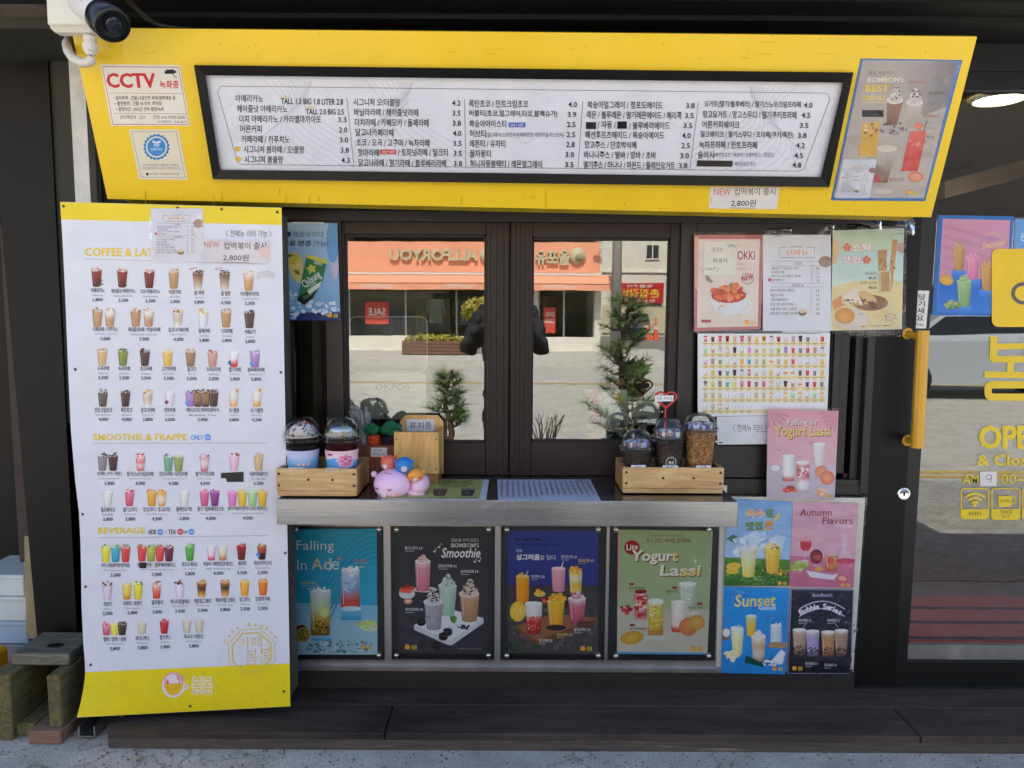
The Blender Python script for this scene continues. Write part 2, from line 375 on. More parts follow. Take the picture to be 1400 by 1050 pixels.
M_white = mat('white_plastic', (218, 216, 208), .4, var=.03)
M_glass = clear('window_film', (234, 238, 232), refl=.195, rough=0.0, bump=.006, bscale=3)
M_dglass = clear('door_glass', (228, 234, 228), refl=.15, rough=0.0, bump=.006, bscale=3)
M_glassin = clear('glass_back', (250, 252, 250), refl=0)
M_screw = mat('screw', (110, 104, 92), .4, 1)
# --- ground
def concrete(name, c, c2, scale):
    m = mat(name, c, .9, col2=c2, scale=scale, bump=.7, bscale=120, detail=8)
    t = m.node_tree; b = t.nodes['Principled BSDF']; src = b.inputs['Base Color'].links[0].from_socket; tc = [n for n in t.nodes if n.type == 'TEX_COORD'][0]
    v = t.nodes.new('ShaderNodeTexVoronoi'); v.feature = 'DISTANCE_TO_EDGE'; v.inputs['Scale'].default_value = .9
    nn = t.nodes.new('ShaderNodeTexNoise'); nn.inputs['Scale'].default_value = 5; nn.inputs['Detail'].default_value = 5; ad = t.nodes.new('ShaderNodeMix'); ad.data_type = 'RGBA'; ad.blend_type = 'LINEAR_LIGHT'; ad.inputs[0].default_value = .4
    t.links.new(tc.outputs['Object'], nn.inputs[0]); t.links.new(tc.outputs['Object'], ad.inputs[6]); t.links.new(nn.outputs['Color'], ad.inputs[7]); t.links.new(ad.outputs[2], v.inputs[0])
    r = t.nodes.new('ShaderNodeValToRGB'); r.color_ramp.elements[0].color = (.58, .55, .48, 1); r.color_ramp.elements[1].position = .012; t.links.new(v.outputs[0], r.inputs[0])
    sp = t.nodes.new('ShaderNodeTexNoise'); sp.inputs['Scale'].default_value = 170; t.links.new(tc.outputs['Object'], sp.inputs[0])
    r2 = t.nodes.new('ShaderNodeValToRGB'); r2.color_ramp.elements[0].position = .38; r2.color_ramp.elements[0].color = (.45, .45, .45, 1); r2.color_ramp.elements[1].position = .6; t.links.new(sp.outputs[0], r2.inputs[0])
    m1 = t.nodes.new('ShaderNodeMix'); m1.data_type = 'RGBA'; m1.blend_type = 'MULTIPLY'; m1.inputs[0].default_value = 1; m2 = t.nodes.new('ShaderNodeMix'); m2.data_type = 'RGBA'; m2.blend_type = 'MULTIPLY'; m2.inputs[0].default_value = .55
    t.links.new(src, m1.inputs[6]); t.links.new(r.outputs[0], m1.inputs[7]); t.links.new(m1.outputs[2], m2.inputs[6]); t.links.new(r2.outputs[0], m2.inputs[7]); t.links.new(m2.outputs[2], b.inputs['Base Color'])
    return m
struct(MB().add([(-60, 60, -.004), (60, 60, -.004), (60, -90, -.004), (-60, -90, -.004)], [[0, 3, 2, 1]]).build('ground', concrete('earth', (150, 145, 135), (120, 116, 108), 2)))
pv = MB(); n = 60
for j in range(2):
    for i in range(n): pass
pv.add([(-6, 2.5, 0), (6, 2.5, 0), (6, -1.6, 0), (-6, -1.6, 0)], [[0, 3, 2, 1]])
struct(pv.build('pavement', concrete('weathered_concrete', (220, 214, 202), (180, 172, 160), 6)))
struct(MB().add([(-50, -1.6, 0), (50, -1.6, 0), (50, -17, 0), (-50, -17, 0)], [[0, 3, 2, 1]]).build('road', concrete('road_surface', (206, 204, 194), (180, 178, 168), 3)))
struct(MB().add([(-3, -1.15, .004), (9, -1.15, .004), (9, -3.5, .004), (-3, -3.5, .004)], [[0, 3, 2, 1]]).build('paving', concrete('paving_setts', (200, 198, 190), (160, 158, 150), 5)))
pt_ = MT['paving_setts'].node_tree; bk = pt_.nodes.new('ShaderNodeTexBrick'); bk.inputs['Scale'].default_value = 5; bk.inputs['Mortar Size'].default_value = .016; bk.inputs['Color1'].default_value = (1, 1, 1, 1); bk.inputs['Color2'].default_value = (.8, .8, .8, 1); bk.inputs['Mortar'].default_value = (.3, .3, .28, 1)
pt_.links.new([n for n in pt_.nodes if n.type == 'TEX_COORD'][0].outputs['Object'], bk.inputs[0]); mb_ = pt_.nodes.new('ShaderNodeMix'); mb_.data_type = 'RGBA'; mb_.blend_type = 'MULTIPLY'; mb_.inputs[0].default_value = 1; pbs = pt_.nodes['Principled BSDF'].inputs['Base Color']
pt_.links.new(pbs.links[0].from_socket, mb_.inputs[6]); pt_.links.new(bk.outputs[0], mb_.inputs[7]); pt_.links.new(mb_.outputs[2], pbs)
M_yel = mat('road_paint_yellow', (214, 178, 70), .7, col2=(170, 150, 90), scale=14)
for y in (-3.62, -3.8, -11.8, -12.0):
    mb = MB(); x = -40.0
    mb.add([(-40, y, .004), (40, y, .004), (40, y - .1, .004), (-40, y - .1, .004)], [[0, 3, 2, 1]])
    struct(mb.build('road_marking', M_yel))
struct(MB().box(-50, 5.2, -17, -24, -.2, .14).build('pavement', mat('far_pavement', (186, 184, 176), .85, var=.12, scale=4)))

# --- the shop itself
shop = thing('shop_building', 'black fronted takeaway drinks shop with yellow sign board and serving window', 'shop', (0, 0, 0))
b = MB()                                            # walls: pillar side, lintel, right post, apron, upper storey and the rear room
zS = .82
X = lambda px, py, y: at(px, py, y).x
Z = lambda px, py, y: at(px, py, y).z
zl = Z(800, 303, 0)                                 # underside of the lintel
b.box(-1.9, 1.365, -.01, .2, zl, 2.3)               # lintel behind the sign board
b.box(-1.32, -.80, .0, .25, -.02, 2.3)              # wall behind the menu banner
b.box(X(1187, 500, -.012), X(1249, 500, -.012), -.012, .16, -.02, 2.3)
b.box(-.8, 1.21, .02, .2, -.02, .79)                # wall below the window
b.box(-4, 4.72, .0, 4.4, 2.62, 2.75); b.box(-4, 2.62, .0, 4.4, 2.752, 3.6); b.box(-4, 1.6, -.05, 4.6, 3.6, 4.4)   # upper storeys throw the shade over the street
b.box(-4, -1.95, .3, 4.4, -.02, 2.62); b.box(-1.95, 4.72, 4.2, 4.4, -.02, 2.62); b.box(4.6, 4.72, .0, 4.2, -.02, 2.62); b.box(2.5, 4.6, .0, .12, -.02, 2.62)
b.build('wall', M_black, shop)
b = MB()
P4 = [(112, 1000), (64, 60), (-20, 60), (62, 1000)]
fr = [at(x, y, -.03) for x, y in P4]
b.hexa(fr, [p + V((0, .3, 0)) for p in fr]); b.build('pillar', M_black, shop)
b = MB(); b.box(-5, 2.62, -.5, -.02, 2.30, 2.36); b.box(-5, 2.62, -.53, -.5, 2.27, 2.62); b.box(-5, 2.62, -.02, .2, 2.30, 2.36)
for y in (-.46, -.36, -.22): b.box(-5, 2.62, y, y + .05, 2.285, 2.30)
b.build('soffit', M_soffit, shop)
b = MB(); b.box(-1.2, 2.5, .0, .03, 2.2, 2.3); b.build('header', M_soffit, shop)
b = MB(); b.box(-1.9, 4.6, .13, 4.2, -.01, .012); b.build('interior_floor', mat('interior_floor', (60, 40, 38), .7, var=.2), shop)
b = MB(); b.box(-1.9, 4.6, .2, 4.2, 2.36, 2.38); b.build('interior_ceiling', M_ceil, shop)
b = MB(); b.box(-1.9, 4.6, 4.1, 4.15, .0, 2.36); b.box(-1.9, -1.85, .2, 4.15, 0, 2.36); b.box(1.3, 1.36, .3, 2.2, .0, 1.9); b.box(-1.8, 1.25, 1.6, 1.7, 0, 2.0); b.build('interior_wall', M_inner, shop)
b = MB(); b.hexa([at(1292, 271, 1.5), at(1480, 222, 1.5), at(1480, 222, 1.5) + V((0, .15, 0)), at(1292, 271, 1.5) + V((0, .15, 0))], [at(1292, 248, 1.5), at(1480, 196, 1.5), at(1480, 196, 1.5) + V((0, .15, 0)), at(1292, 248, 1.5) + V((0, .15, 0))]); b.build('ceiling_beam', mat('beam_brown', (74, 58, 44), .6, var=.2, scale=9), shop)
b = MB()
for i, (c0) in enumerate(range(5)): b.box(1.3, 2.49, .135 + i * .16, .265 + i * .16, .0125, .03)
b.build('door_mat', mat('red_carpet', (104, 34, 38), .9, var=.3, scale=30, bump=.4), shop)
b = MB(); b.box(X(398, 930, -.05), X(1168, 930, -.05), -.05, .02, -.0, Z(800, 917, -.05)); b.build('skirting', mat('skirting_black', (36, 33, 31), .6, var=.3, scale=20), shop)

def lamp(px, py, r, on):                             # fittings in the ceiling behind the door
    p = PZ(2.358).p(px, py); o = thing('ceiling_lamp', None, 'lamp', p)
    MB().lathe([(r * 1.15, 0), (r * 1.15, -.012), (r, -.016), (r, -.004)], p, 32).build('trim_ring', M_white if on else M_dark, o)
    MB().lathe([(0, -.006), (r, -.006)], p, 32).build('diffuser', mat('lamp_glow', (255, 236, 190), .5, emit=14) if on else mat('fitting_mesh', (60, 56, 48), .6), o)
    return o
tag(lamp(1366, 133, .1, True), 'round glowing warm downlight in the ceiling behind the glass door')
tag(lamp(1308, 228, .07, False), 'small dark unlit round fitting in the ceiling behind the glass door')
il = bpy.data.lights.new('room_lamp', 'AREA'); il.shape = 'DISK'; il.size = .2; il.energy = 16; il.color = (1, .88, .7)
io = bpy.data.objects.new('room_lamp', il); COL.objects.link(io); io.location = PZ(2.33).p(1366, 133)

# --- serving window: outer frame, fixed light on the left, two sashes, right hand panel
win = MB()
zt, zb = Z(800, 303, 0), Z(800, 655, 0)
win.box(X(385, 480, 0), X(1187, 480, 0), -.02, .12, zt - .004, zt + .03)
win.box(X(385, 480, 0), X(1187, 480, 0), -.012, .14, zb - .05, zb + .006)
win.box(X(385, 480, 0), X(1187, 480, 0), .02, .05, zb + .006, zb + .022)
win.box(X(447, 480, 0), X(469, 480, 0), -.006, .1, zb, zt)
win.box(X(385, 480, 0), X(402, 480, 0), .0, .1, zb, zt)
for x0, x1, y0 in ((1178, 1188, -.02), (1167, 1177, .005), (1146, 1161, .02)):
    win.box(X(x0, 560, 0), X(x1, 560, 0), y0, .12, zb - .04, zt)
win.box(X(1040, 560, 0), X(1188, 560, 0), -.016, .03, Z(1100, 672, 0), Z(1100, 662, 0))
window = win.build('serving_window', M_frame2, shop)
def sash(name, x0, x1, y0, y1, gx0, gx1, gy0, gy1, yp, m, grooves=()):
    s = MB(); a0, a1 = X(x0, 480, yp), X(x1, 480, yp); b0, b1 = X(gx0, 480, yp), X(gx1, 480, yp); z1, z0 = Z(800, y0, yp), Z(800, y1, yp); g1, g0 = Z(800, gy0, yp), Z(800, gy1, yp)
    T = .035
    s.bbox(a0, b0, yp, yp + T, z0, z1, .002); s.bbox(b1, a1, yp, yp + T, z0, z1, .002); s.bbox(b0, b1, yp + .001, yp + T, g1, z1, .002); s.bbox(b0, b1, yp + .001, yp + T, z0, g0, .002)
    s.box(b0, b1, yp + .008, yp + T - .003, g1 - .008, g1, 1); s.box(b0, b1, yp + .008, yp + T - .003, g0, g0 + .006, 1)
    s.box(b0, b0 + .006, yp + .008, yp + T - .003, g0, g1, 1); s.box(b1 - .006, b1, yp + .008, yp + T - .003, g0, g1, 1)
    for g in grooves:
        gx = X(g, 480, yp); s.box(gx - .0035, gx + .0035, yp - .006, yp + .004, z0, z1, 0); s.box(gx + .0035, gx + .0062, yp - .0008, yp + .004, z0, z1, 1)
    o = s.build(name, [m, M_dark], shop)
    g = MB().box(b0, b1, yp + .016, yp + .021, g0, g1)
    g.m = [0 if k == 2 else 1 for k in range(6)]
    gl = g.build('glass', [M_glass, M_glassin], o)
    return o
sash('window_sash', 469, 696, 303, 650, 473, 664, 322, 606, .012, M_frame, (668, 677, 686, 692))
sash('window_sash', 697.5, 926, 303, 650, 727, 913, 325, 604, .012, M_frame, (702, 708, 714, 721))
sash('window_panel', 927, 1150, 300, 652, 948, 1140, 326, 608, -.004, M_frame2)
g = MB().box(X(402, 480, .0) + .001, X(447, 480, .0) - .001, .002, .008, zb, zt); g.m = [0 if k == 2 else 1 for k in range(6)]; g.build('glass', [M_glass, M_glassin], window)

# --- glass door on the right
door = MB(); yd = -.004
x0, x1 = X(1249, 600, yd), 2.4
zdt, zdb = Z(1340, 122, yd), .057
door.bbox(X(1222, 760, yd), X(1248, 760, yd) + .002, yd - .004, .05, zdb, zdt + .05, .003)
door.bbox(X(1248, 760, yd) + .001, x1, yd, .05, zdt, zdt + .06, .003)
door.bbox(X(1248, 760, yd) + .001, x1, yd, .05, zdb, Z(1300, 904, yd), .003)
door.bbox(x1, x1 + .1, yd, .05, zdb, zdt + .05, .003)
dr = door.build('door', mat('door_black', (23, 22, 22), .4, var=.2, scale=4, spec=.4), shop)
gx0 = X(1248, 760, yd) + .002
# the door stile widens upward in the photograph: the stile's inner edge follows it
MB().hexa([(X(1236, 897, yd), yd - .003, zdb + .02), (X(1240, 897, yd), yd - .003, zdb + .02), (X(1240, 897, yd), .04, zdb + .02), (X(1236, 897, yd), .04, zdb + .02)], [(X(1249, 122, yd), yd - .003, zdt), (X(1292, 122, yd), yd - .003, zdt), (X(1292, 122, yd), .04, zdt), (X(1249, 122, yd), .04, zdt)]).build('door_stile', MT['door_black'], dr)
g = MB().box(gx0, x1, .016, .024, Z(1300, 904, yd) - .01, zdt); g.m = [0 if k == 2 else 1 for k in range(6)]; g.build('glass', [M_dglass, M_glassin], dr)
MB().box(gx0, x1, .004, .016, Z(1300, 903, yd), Z(1300, 883, yd)).build('glazing_bead', M_alu, dr)
MB().box(X(1170, 930, -.03), 2.6, -.0295, .058, 0, .056).build('threshold', MT['skirting_black'], shop)
# yellow tubular handle on two stand-offs
M_hand = mat('yellow_paint', (222, 166, 40), .38, var=.08, scale=12, coat=.2, bump=.08)
h = MB(); A, B_ = at(1262, 452, -.1), at(1254, 612, -.1)
h.tube([A, B_], .0205, 10, 0, True, False)
for px, py, qx, qy in ((1240, 456, 1261, 462), (1240, 602, 1254, 600)):
    a = at(px, py, yd - .003); bb = at(qx, qy, -.1)
    h.tube([a, bb], .0125, 12)
    h.lathe([(.0, .0), (.02, 0), (.021, .004), (.016, .009), (.0, .009)], a, 18, axis=(0, -1, 0))
h.build('handle', M_hand, dr)
h = MB(); a = at(1235, 675, yd - .004)
h.lathe([(.0, 0), (.024, 0), (.0235, .004), (.019, .007), (.0165, .0055), (.0, .0065)], a, 28, axis=(0, -1, 0)); h.build('lock_cylinder', mat('chrome', (225, 225, 228), .12, 1), dr)
h = MB(); h.box(a.x - .0025, a.x + .0025, a.y - .008, a.y - .006, a.z - .006, a.z + .004); h.ball((a.x, a.y - .007, a.z + .003), (.004, .001, .004), 10); h.build('keyhole', M_dark, dr)

# --- deck in front, metal channel
dk = thing('timber_step', 'low dark painted timber step running along the foot of the shop front', 'step', (.5, -.2, 0))
for xa_, xb2 in ((-1.285, -.402), (-.398, 1.31), (1.314, 3)): MB().bbox(xa_, xb2, -.335, -.165, .0, .055, .004).build('board', mat('deck_black', (90, 79, 70), .8, spec=.12, col2=(54, 47, 42), scale=7, stretch=(.25, 1, 1), bump=.4, bscale=40, scuff=((120, 112, 104), 22, .62, .6)), dk)
MB().bbox(-1.285, 3, -.162, -.03, .0, .055, .004).build('board', MT['deck_black'], dk)
MB().bbox(-1.28, 3, -.338, -.3345, .0, .034, .001).build('riser', mat('riser', (70, 65, 60), .8, col2=(96, 86, 74), scale=22, stretch=(.2, 1, 3), bump=.5, scuff=((150, 132, 110), 16, .58, .8)), dk)
c = MB(); p = PZ(.03).p(135, 992)
for dx, z0, z1 in ((-.05, .012, .045), (.0, .012, .045)): c.box(p.x + dx, p.x + dx + .004, p.y - .03, p.y + .25, z0, z1)
c.box(p.x - .05, p.x + .004, p.y - .03, p.y + .25, .008, .012)
tag(c.build('metal_channel', mat('galvanised', (176, 176, 172), .4, 1, var=.15)), 'short open galvanised metal channel under the bottom left corner of the banner', 'metal channel')
gr_ = MB(); rg = random.Random(21)
for _ in range(420):                                  # grit and crumbs swept against the step
    x, y = rg.uniform(-1.9, 1.6), -.345 - abs(rg.gauss(0, .1)); z_ = rg.uniform(.0012, .005); p = V((x, y, z_ * .5)); M3 = Matrix.Rotation(rg.uniform(0, 6), 3, V((rg.random(), rg.random(), rg.random() + .1)).normalized())
    gr_.add([p + M3 @ (V(v) * z_) for v in ((1, 0, 0), (-1, .2, 0), (0, 1, 0), (.1, -1, 0), (0, 0, .8), (0, .1, -.8))], [[0, 2, 4], [2, 1, 4], [1, 3, 4], [3, 0, 4], [2, 0, 5], [1, 2, 5], [3, 1, 5], [0, 3, 5]], rg.choice((0, 0, 1, 2)))
tag(gr_.build('grit', [mat('grit_grey', (130, 126, 120), .9), mat('grit_dark', (70, 64, 56), .9), mat('grit_leaf', (130, 100, 62), .8)]), 'loose grit and crumbs on the concrete along the step', 'grit', kind='stuff')
# left side: steel post, wall return, upper plate
pst = MB(); a = at(97, 150, -.06); bq = at(122, 300, -.06); pst.box(a.x, at(118, 150, -.06).x, -.06, -.02, 1.2, 2.3)
tag(pst.build('steel_post', mat('galv_post', (226, 228, 226), .55, col2=(196, 196, 192), scale=10, scuff=((120, 76, 50), 16, .68, .9))), 'pale galvanised steel post with a rust patch behind the left end of the yellow sign', 'post')
ol = MB(); ol.box(at(66, 120, -.02).x, at(132, 120, -.02).x, -.02, .0, 1.0, 2.3); ol.build('wall_return', mat('olive_dark', (46, 47, 40), .7, var=.2), shop)
b = MB(); c0, c1 = at(2, -30, -.3), at(78, 24, -.3); b.box(c0.x - .3, c1.x + .05, -.3, -.285, c1.z, c0.z + .2); b.build('fascia_plate', mat('worn_plate', (120, 112, 108), .35, col2=(92, 80, 76), scale=9, metal=.3), shop)
b = MB(); b.box(c0.x - .3, c1.x + .05, -.31, -.03, c1.z - .035, c1.z - .002); b.build('fascia_edge', MT['olive_dark'], shop)
# neighbour's dark window at far left
nb = thing('neighbour_window', 'dark shop window of the neighbouring unit left of the black pillar', 'window', (-2.2, .5, 0))
g = MB().box(-3.6, -1.6, .5, .506, .5, 2.3); g.m = [0 if k == 2 else 1 for k in range(6)]; g.build('glass', [M_glass, M_glassin], nb)
MB().box(-3.6, -1.6, .49, .55, .40, .5).build('sill', M_frame2, nb)
MB().box(-3.6, -1.6, 1.4, 1.45, .0, 2.4).build('rear_panel', M_inner, nb)
# ================================================================ across the street (seen in the window glass)
M_or = mat('orange_fascia', (240, 166, 130), .7, var=.05, scale=3)
M_cream = mat('cream_letter', (196, 188, 152), .6)
M_wallw = mat('white_render', (224, 220, 204), .85, var=.07, scale=2, bump=.1)
YS = -22.0
def text_mesh(mb, s, x0, x1, z0, z1, y, d, m=0, facing=1, bold=.02):       # raised letters on a wall that faces the shop (read from +y)
    vs, fs, a, b, c, e = glyphs(s, bold)
    pts = [(x1 - (x - a) / (b - a) * (x1 - x0), (q - c) / (e - c) * (z1 - z0) + z0) for x, q in vs]
    nb_ = len(pts)
    mb.add([(x, y, z) for x, z in pts] + [(x, y + d, z) for x, z in pts], [f[::-1] for f in fs] + [[i + nb_ for i in f] for f in fs], m)
    ed = {}
    for f in fs:
        for i in range(len(f)):
            k = (f[i], f[(i + 1) % len(f)]); ed[k] = 1
    mb.add([(x, y, z) for x, z in pts] + [(x, y + d, z) for x, z in pts], [[i, j, j + nb_, i + nb_] for (i, j) in ed if (j, i) not in ed], m)
    return mb
opp = thing('clothes_shop', 'orange fronted clothes shop across the street mirrored in the serving window', 'shop', (-1.4, YS, 0))
b = MB(); b.box(-5.6, 2.9, YS - 6, YS - 3, 0, 8); b.box(-5.6, 2.9, YS - 3, YS, 4.2, 8.2); b.box(-5.7, -5.5, YS - 3, YS, 0, 4.2); b.box(2.75, 2.95, YS - 3, YS, 0, 4.2); b.box(-5.5, 2.75, YS - .25, YS, .1, .62)
b.box(.55, .85, YS - .3, YS, .6, 2.5)
b.build('wall', M_wallw, opp)
b = MB(); b.box(-5.6, 2.9, YS - .2, YS + .02, 2.75, 3.75); b.build('fascia', M_or, opp)
b = MB(); b.box(-5.6, 3.2, YS, YS + .12, 3.9, 4.15); b.build('canopy', mat('orange_canopy', (232, 160, 130), .7), opp)
b = MB(); b.box(-5.6, 2.9, YS + .02, YS + .06, 2.66, 2.74); b.build('fascia_rail', M_white, opp)
b = MB(); b.hexa([(-5.6, YS, 2.62), (3.4, YS, 2.62), (3.4, YS + .7, 2.34), (-5.6, YS + .7, 2.34)], [(-5.6, YS, 2.66), (3.4, YS, 2.66), (3.4, YS + .7, 2.38), (-5.6, YS + .7, 2.38)]); b.box(-5.6, 3.4, YS + .68, YS + .7, 2.15, 2.36); b.build('awning', M_or, opp)
b = MB(); text_mesh(b, 'ALLFORYOU', -4.1, -1.15, 3.12, 3.5, YS + .02, .12, bold=.035); b.build('sign_lettering', M_cream, opp)
b = MB(); text_mesh(b, '올포유', .75, 1.9, 3.0, 3.5, YS + .02, .12, bold=.035); b.build('sign_lettering', M_cream, opp)
for cx in (-.82, 2.15):
    b = MB(); b.lathe([(.0, .1), (.27, .1), (.27, 0), (.0, 0)], (cx, YS + .02, 3.3), 26, axis=(0, 1, 0)); b.lathe([(.0, .13), (.13, .13), (.13, .1)], (cx + .05, YS + .02, 3.24), 20, axis=(0, 1, 0), m=1); b.build('round_emblem', [M_cream, mat('emblem_shade', (150, 140, 110), .6)], opp)
for x in (-4.9, -2.2, 1.0): b = MB(); text_mesh(b, 'ALLFORYOU', x, x + 1.0, 2.2, 2.31, YS + .7, .004, bold=.02); b.build('awning_lettering', M_white, opp)
b = MB(); text_mesh(b, 'ALLFORYOU', -4.9, -3.7, 3.98, 4.08, YS + .12, .004); b.build('canopy_lettering', M_white, opp)
for x in (-5.5, -3.6, -1.9, -.3, .5, .85, 1.7, 2.7): b = MB(); b.box(x, x + .06, YS - .12, YS - .04, .62, 2.75); b.build('mullion', M_alu, opp)
g = MB().box(-5.5, 2.75, YS - .09, YS - .084, .62, 2.75); g.build('shopfront_glass', clear('shop_glass', (225, 235, 230), refl=.03), opp)
b = MB(); b.box(-5.5, 2.75, YS - 1.3, YS - 1.2, 0, 4.2); b.build('shop_interior', mat('shop_inner', (130, 120, 108), .8, var=.2, scale=2), opp)
b = MB()
for y in range(2): b.tube([(-4.6, YS - .34, 1.95 - y * .02), (-.6, YS - .34, 1.95 - y * .02)], .015, 6)
b.build('clothes_rail', M_alu, opp)
def garment(x, z0, z1, wd, c, nm, label, trousers=False):
    mb = MB(); r = random.Random(int(x * 100)); N = 10
    for s_ in ((-1, 1) if trousers else (0,)):
        vs = []; W = wd * (.48 if trousers else 1)
        for j in range(7):
            t = j / 6; w_ = W * (.75 + .25 * t) if not trousers else W * (1 - .2 * t)
            for i in range(N):
                a = 6.283 * i / N; vs.append((x + s_ * wd * .26 + w_ / 2 * math.cos(a) + r.uniform(-.01, .01), YS - .34 + .07 * math.sin(a), z1 - (z1 - z0) * t))
        mb.add(vs, [[j * N + i, j * N + (i + 1) % N, (j + 1) * N + (i + 1) % N, (j + 1) * N + i] for j in range(6) for i in range(N)], 0, True)
        mb.add(vs[:N], [list(range(N))])
    if not trousers:
        for s_ in (-1, 1): mb.tube([(x + s_ * wd * .36, YS - .34, z1 - .03), (x + s_ * wd * .58, YS - .34, z1 - .3), (x + s_ * wd * .55, YS - .66, z1 - .5)], [.07, .06, .05], 8)
    o = mb.build(nm, mat('cloth_%d_%d_%d' % c, c, .85, var=.15, scale=9)); return tag(o, label, nm.replace('_', ' '), 'clothes hanging in the shop across the street')
garment(-4.2, .7, 1.45, .42, (80, 112, 196), 'trousers', 'blue jeans hanging low, leftmost clothes in the shop window across the street', True)
garment(-3.75, .7, 1.42, .4, (66, 96, 176), 'trousers', 'dark blue jeans beside the leftmost jeans in the shop window across the street', True)
garment(-2.6, 1.05, 1.85, .5, (240, 238, 232), 'shirt', 'pale grey shirt hanging alone above the trousers across the street')
garment(-1.7, 1.0, 1.85, .52, (236, 214, 214), 'shirt', 'pinkish grey shirt hanging toward the middle of the shop window across the street')
garment(-3.1, .7, 1.45, .36, (176, 146, 112), 'trousers', 'brown trousers hanging right of the blue jeans across the street', True)
garment(1.25, .7, 2.0, .6, (190, 130, 100), 'coat', 'long brown coat hanging near the grey column across the street')
def flat_sign(nm, label, cat, x0, x1, z0, z1, y, d, m, texts=()):
    o = thing(nm, label, cat, ((x0 + x1) / 2, y, z0)); MB().bbox(x0, x1, y - d, y, z0, z1, .01).build('panel', m, o)
    for s, a, b_, c, e, mm in texts: mb = MB(); text_mesh(mb, s, a, b_, c, e, y + .001, .004); mb.build('lettering', mm, o)
    return o
M_red = mat('sign_red', (200, 70, 52), .6, var=.05)
flat_sign('sale_poster', 'red sale poster in the left of the shop window across the street', 'poster', -4.95, -4.15, 1.0, 1.75, YS - .04, .01, M_red, [('SALE', -4.85, -4.25, 1.3, 1.55, M_white)])
flat_sign('sale_poster', 'narrow red sign at the right part of the shop window across the street', 'poster', 1.05, 1.45, .75, 1.6, YS - .03, .01, M_red, [('DOL', 1.1, 1.4, 1.3, 1.45, M_white), ('LIAN', 1.1, 1.4, 1.08, 1.22, M_white)])
# plants
def shrub(nm, c, rx, rz, n, leaf, m, label, cat, parent=None, seed=1, group=None):
    r = random.Random(seed); mb = MB()
    for _ in range(n):
        a = V((r.gauss(0, 1), r.gauss(0, 1), r.gauss(0, 1))).normalized() * (r.random() ** .4); p = V(c) + V((a.x * rx[0], a.y * rx[1], a.z * rz))
        d = V((r.uniform(-1, 1), r.uniform(-1, 1), r.uniform(-.3, 1))).normalized() * leaf; q = d.cross(V((r.random(), r.random(), 1))).normalized() * leaf * .35
        mb.add([p - q, p + q, p + d], [[0, 1, 2]], r.choice((0, 0, 1)))
    return mb.build(nm, m, parent)
M_lf = [mat('leaf_yellow', (170, 160, 60), .6), mat('leaf_olive', (110, 112, 40), .6)]
M_pine = [mat('pine_needle', (76, 104, 58), .55), mat('pine_needle_light', (122, 142, 84), .55)]
M_plank = wood('planter_wood', (134, 98, 76), (84, 58, 46), 'X')
pl = thing('wooden_planter', 'long slatted wooden planter of low yellow plants across the road, mirrored in the left sash', 'planter', (-2.2, -19.6, .14))
b = MB()
for k in range(4): b.bbox(-3.3, -1.2, -19.9, -19.3, .16 + k * .1, .25 + k * .1, .008)
b.build('planter_box', M_plank, pl); shrub('foliage', (-2.3, -19.6, .58), (.95, .28), .14, 900, .12, M_lf, '', '', pl, 4)
pl = thing('potted_bush', 'yellow bush in a tall white pot before the clothes shop across the road', 'plant', (-1.0, -20.4, .14))
MB().lathe([(.0, 0), (.22, 0), (.32, .95), (.28, .95), (.0, .9)], (-1.0, -20.4, .14), 20).build('pot', M_white, pl); shrub('foliage', (-1.0, -20.4, 1.45), (.62, .5), .42, 1300, .12, M_lf, '', '', pl, 5)
def pine(base, h, wd, label, seed, pot=(.2, .34), dens=1.0):
    r = random.Random(seed); o = thing('potted_pine', label, 'pine tree', base, 'potted pines at the kerb'); B0 = V(base)
    MB().lathe([(.0, 0), (pot[0] * .8, 0), (pot[0], pot[1]), (pot[0] * .9, pot[1]), (.0, pot[1] * .9)], B0, 20).build('pot', mat('dark_pot', (60, 50, 46), .6), o)
    tr = MB(); pts = [B0 + V((.03 * math.sin(k * 1.3), .02 * math.cos(k), pot[1] + (h - pot[1]) * k / 6)) for k in range(7)]; tr.tube(pts, [.028 - .003 * k for k in range(7)], 8)
    nd = MB()
    for lv in range(int(15 * dens)):
        t = (lv + .5) / (15 * dens); z = pot[1] + .12 + (h - pot[1] - .12) * t; L = wd * (1 - t * .62) * r.uniform(.7, 1.1)
        for k in range(5):
            a = r.uniform(0, 6.28); d = V((math.cos(a), math.sin(a), r.uniform(.05, .5))).normalized(); s0 = B0 + V((0, 0, z)); tip = s0 + d * L * r.uniform(.5, 1); tr.tube([s0, (s0 + tip) / 2 + V((0, 0, -.02)), tip], [.009, .006, .003], 5)
            for c_ in range(3):
                cen = s0.lerp(tip, .5 + .25 * c_)
                for q in range(16):
                    e = (d * .6 + V((r.gauss(0, .7), r.gauss(0, .7), r.gauss(.3, .6)))).normalized() * r.uniform(.07, .13); sd_ = e.cross(V((r.random(), r.random(), r.random()))).normalized() * .0028
                    nd.add([cen - sd_, cen + sd_, cen + e], [[0, 1, 2]], r.choice((0, 0, 1)))
    tr.build('trunk', mat('bark', (92, 70, 52), .85, var=.3), o); nd.build('needles', M_pine, o); return o
pine((.86, -3.0, .0), 1.52, .36, 'tall potted pine at the kerb, its dark needles mirrored in the right sash', 3)
pine((-.5, -3.1, .0), .95, .19, 'shorter potted pine mirrored low in the left sash', 9, dens=.5)
sp = thing('hanging_planter', 'round brown hanging bowl with a spiky plant mirrored beside the tall pine', 'planter', (.95, -3.2, 1.0))
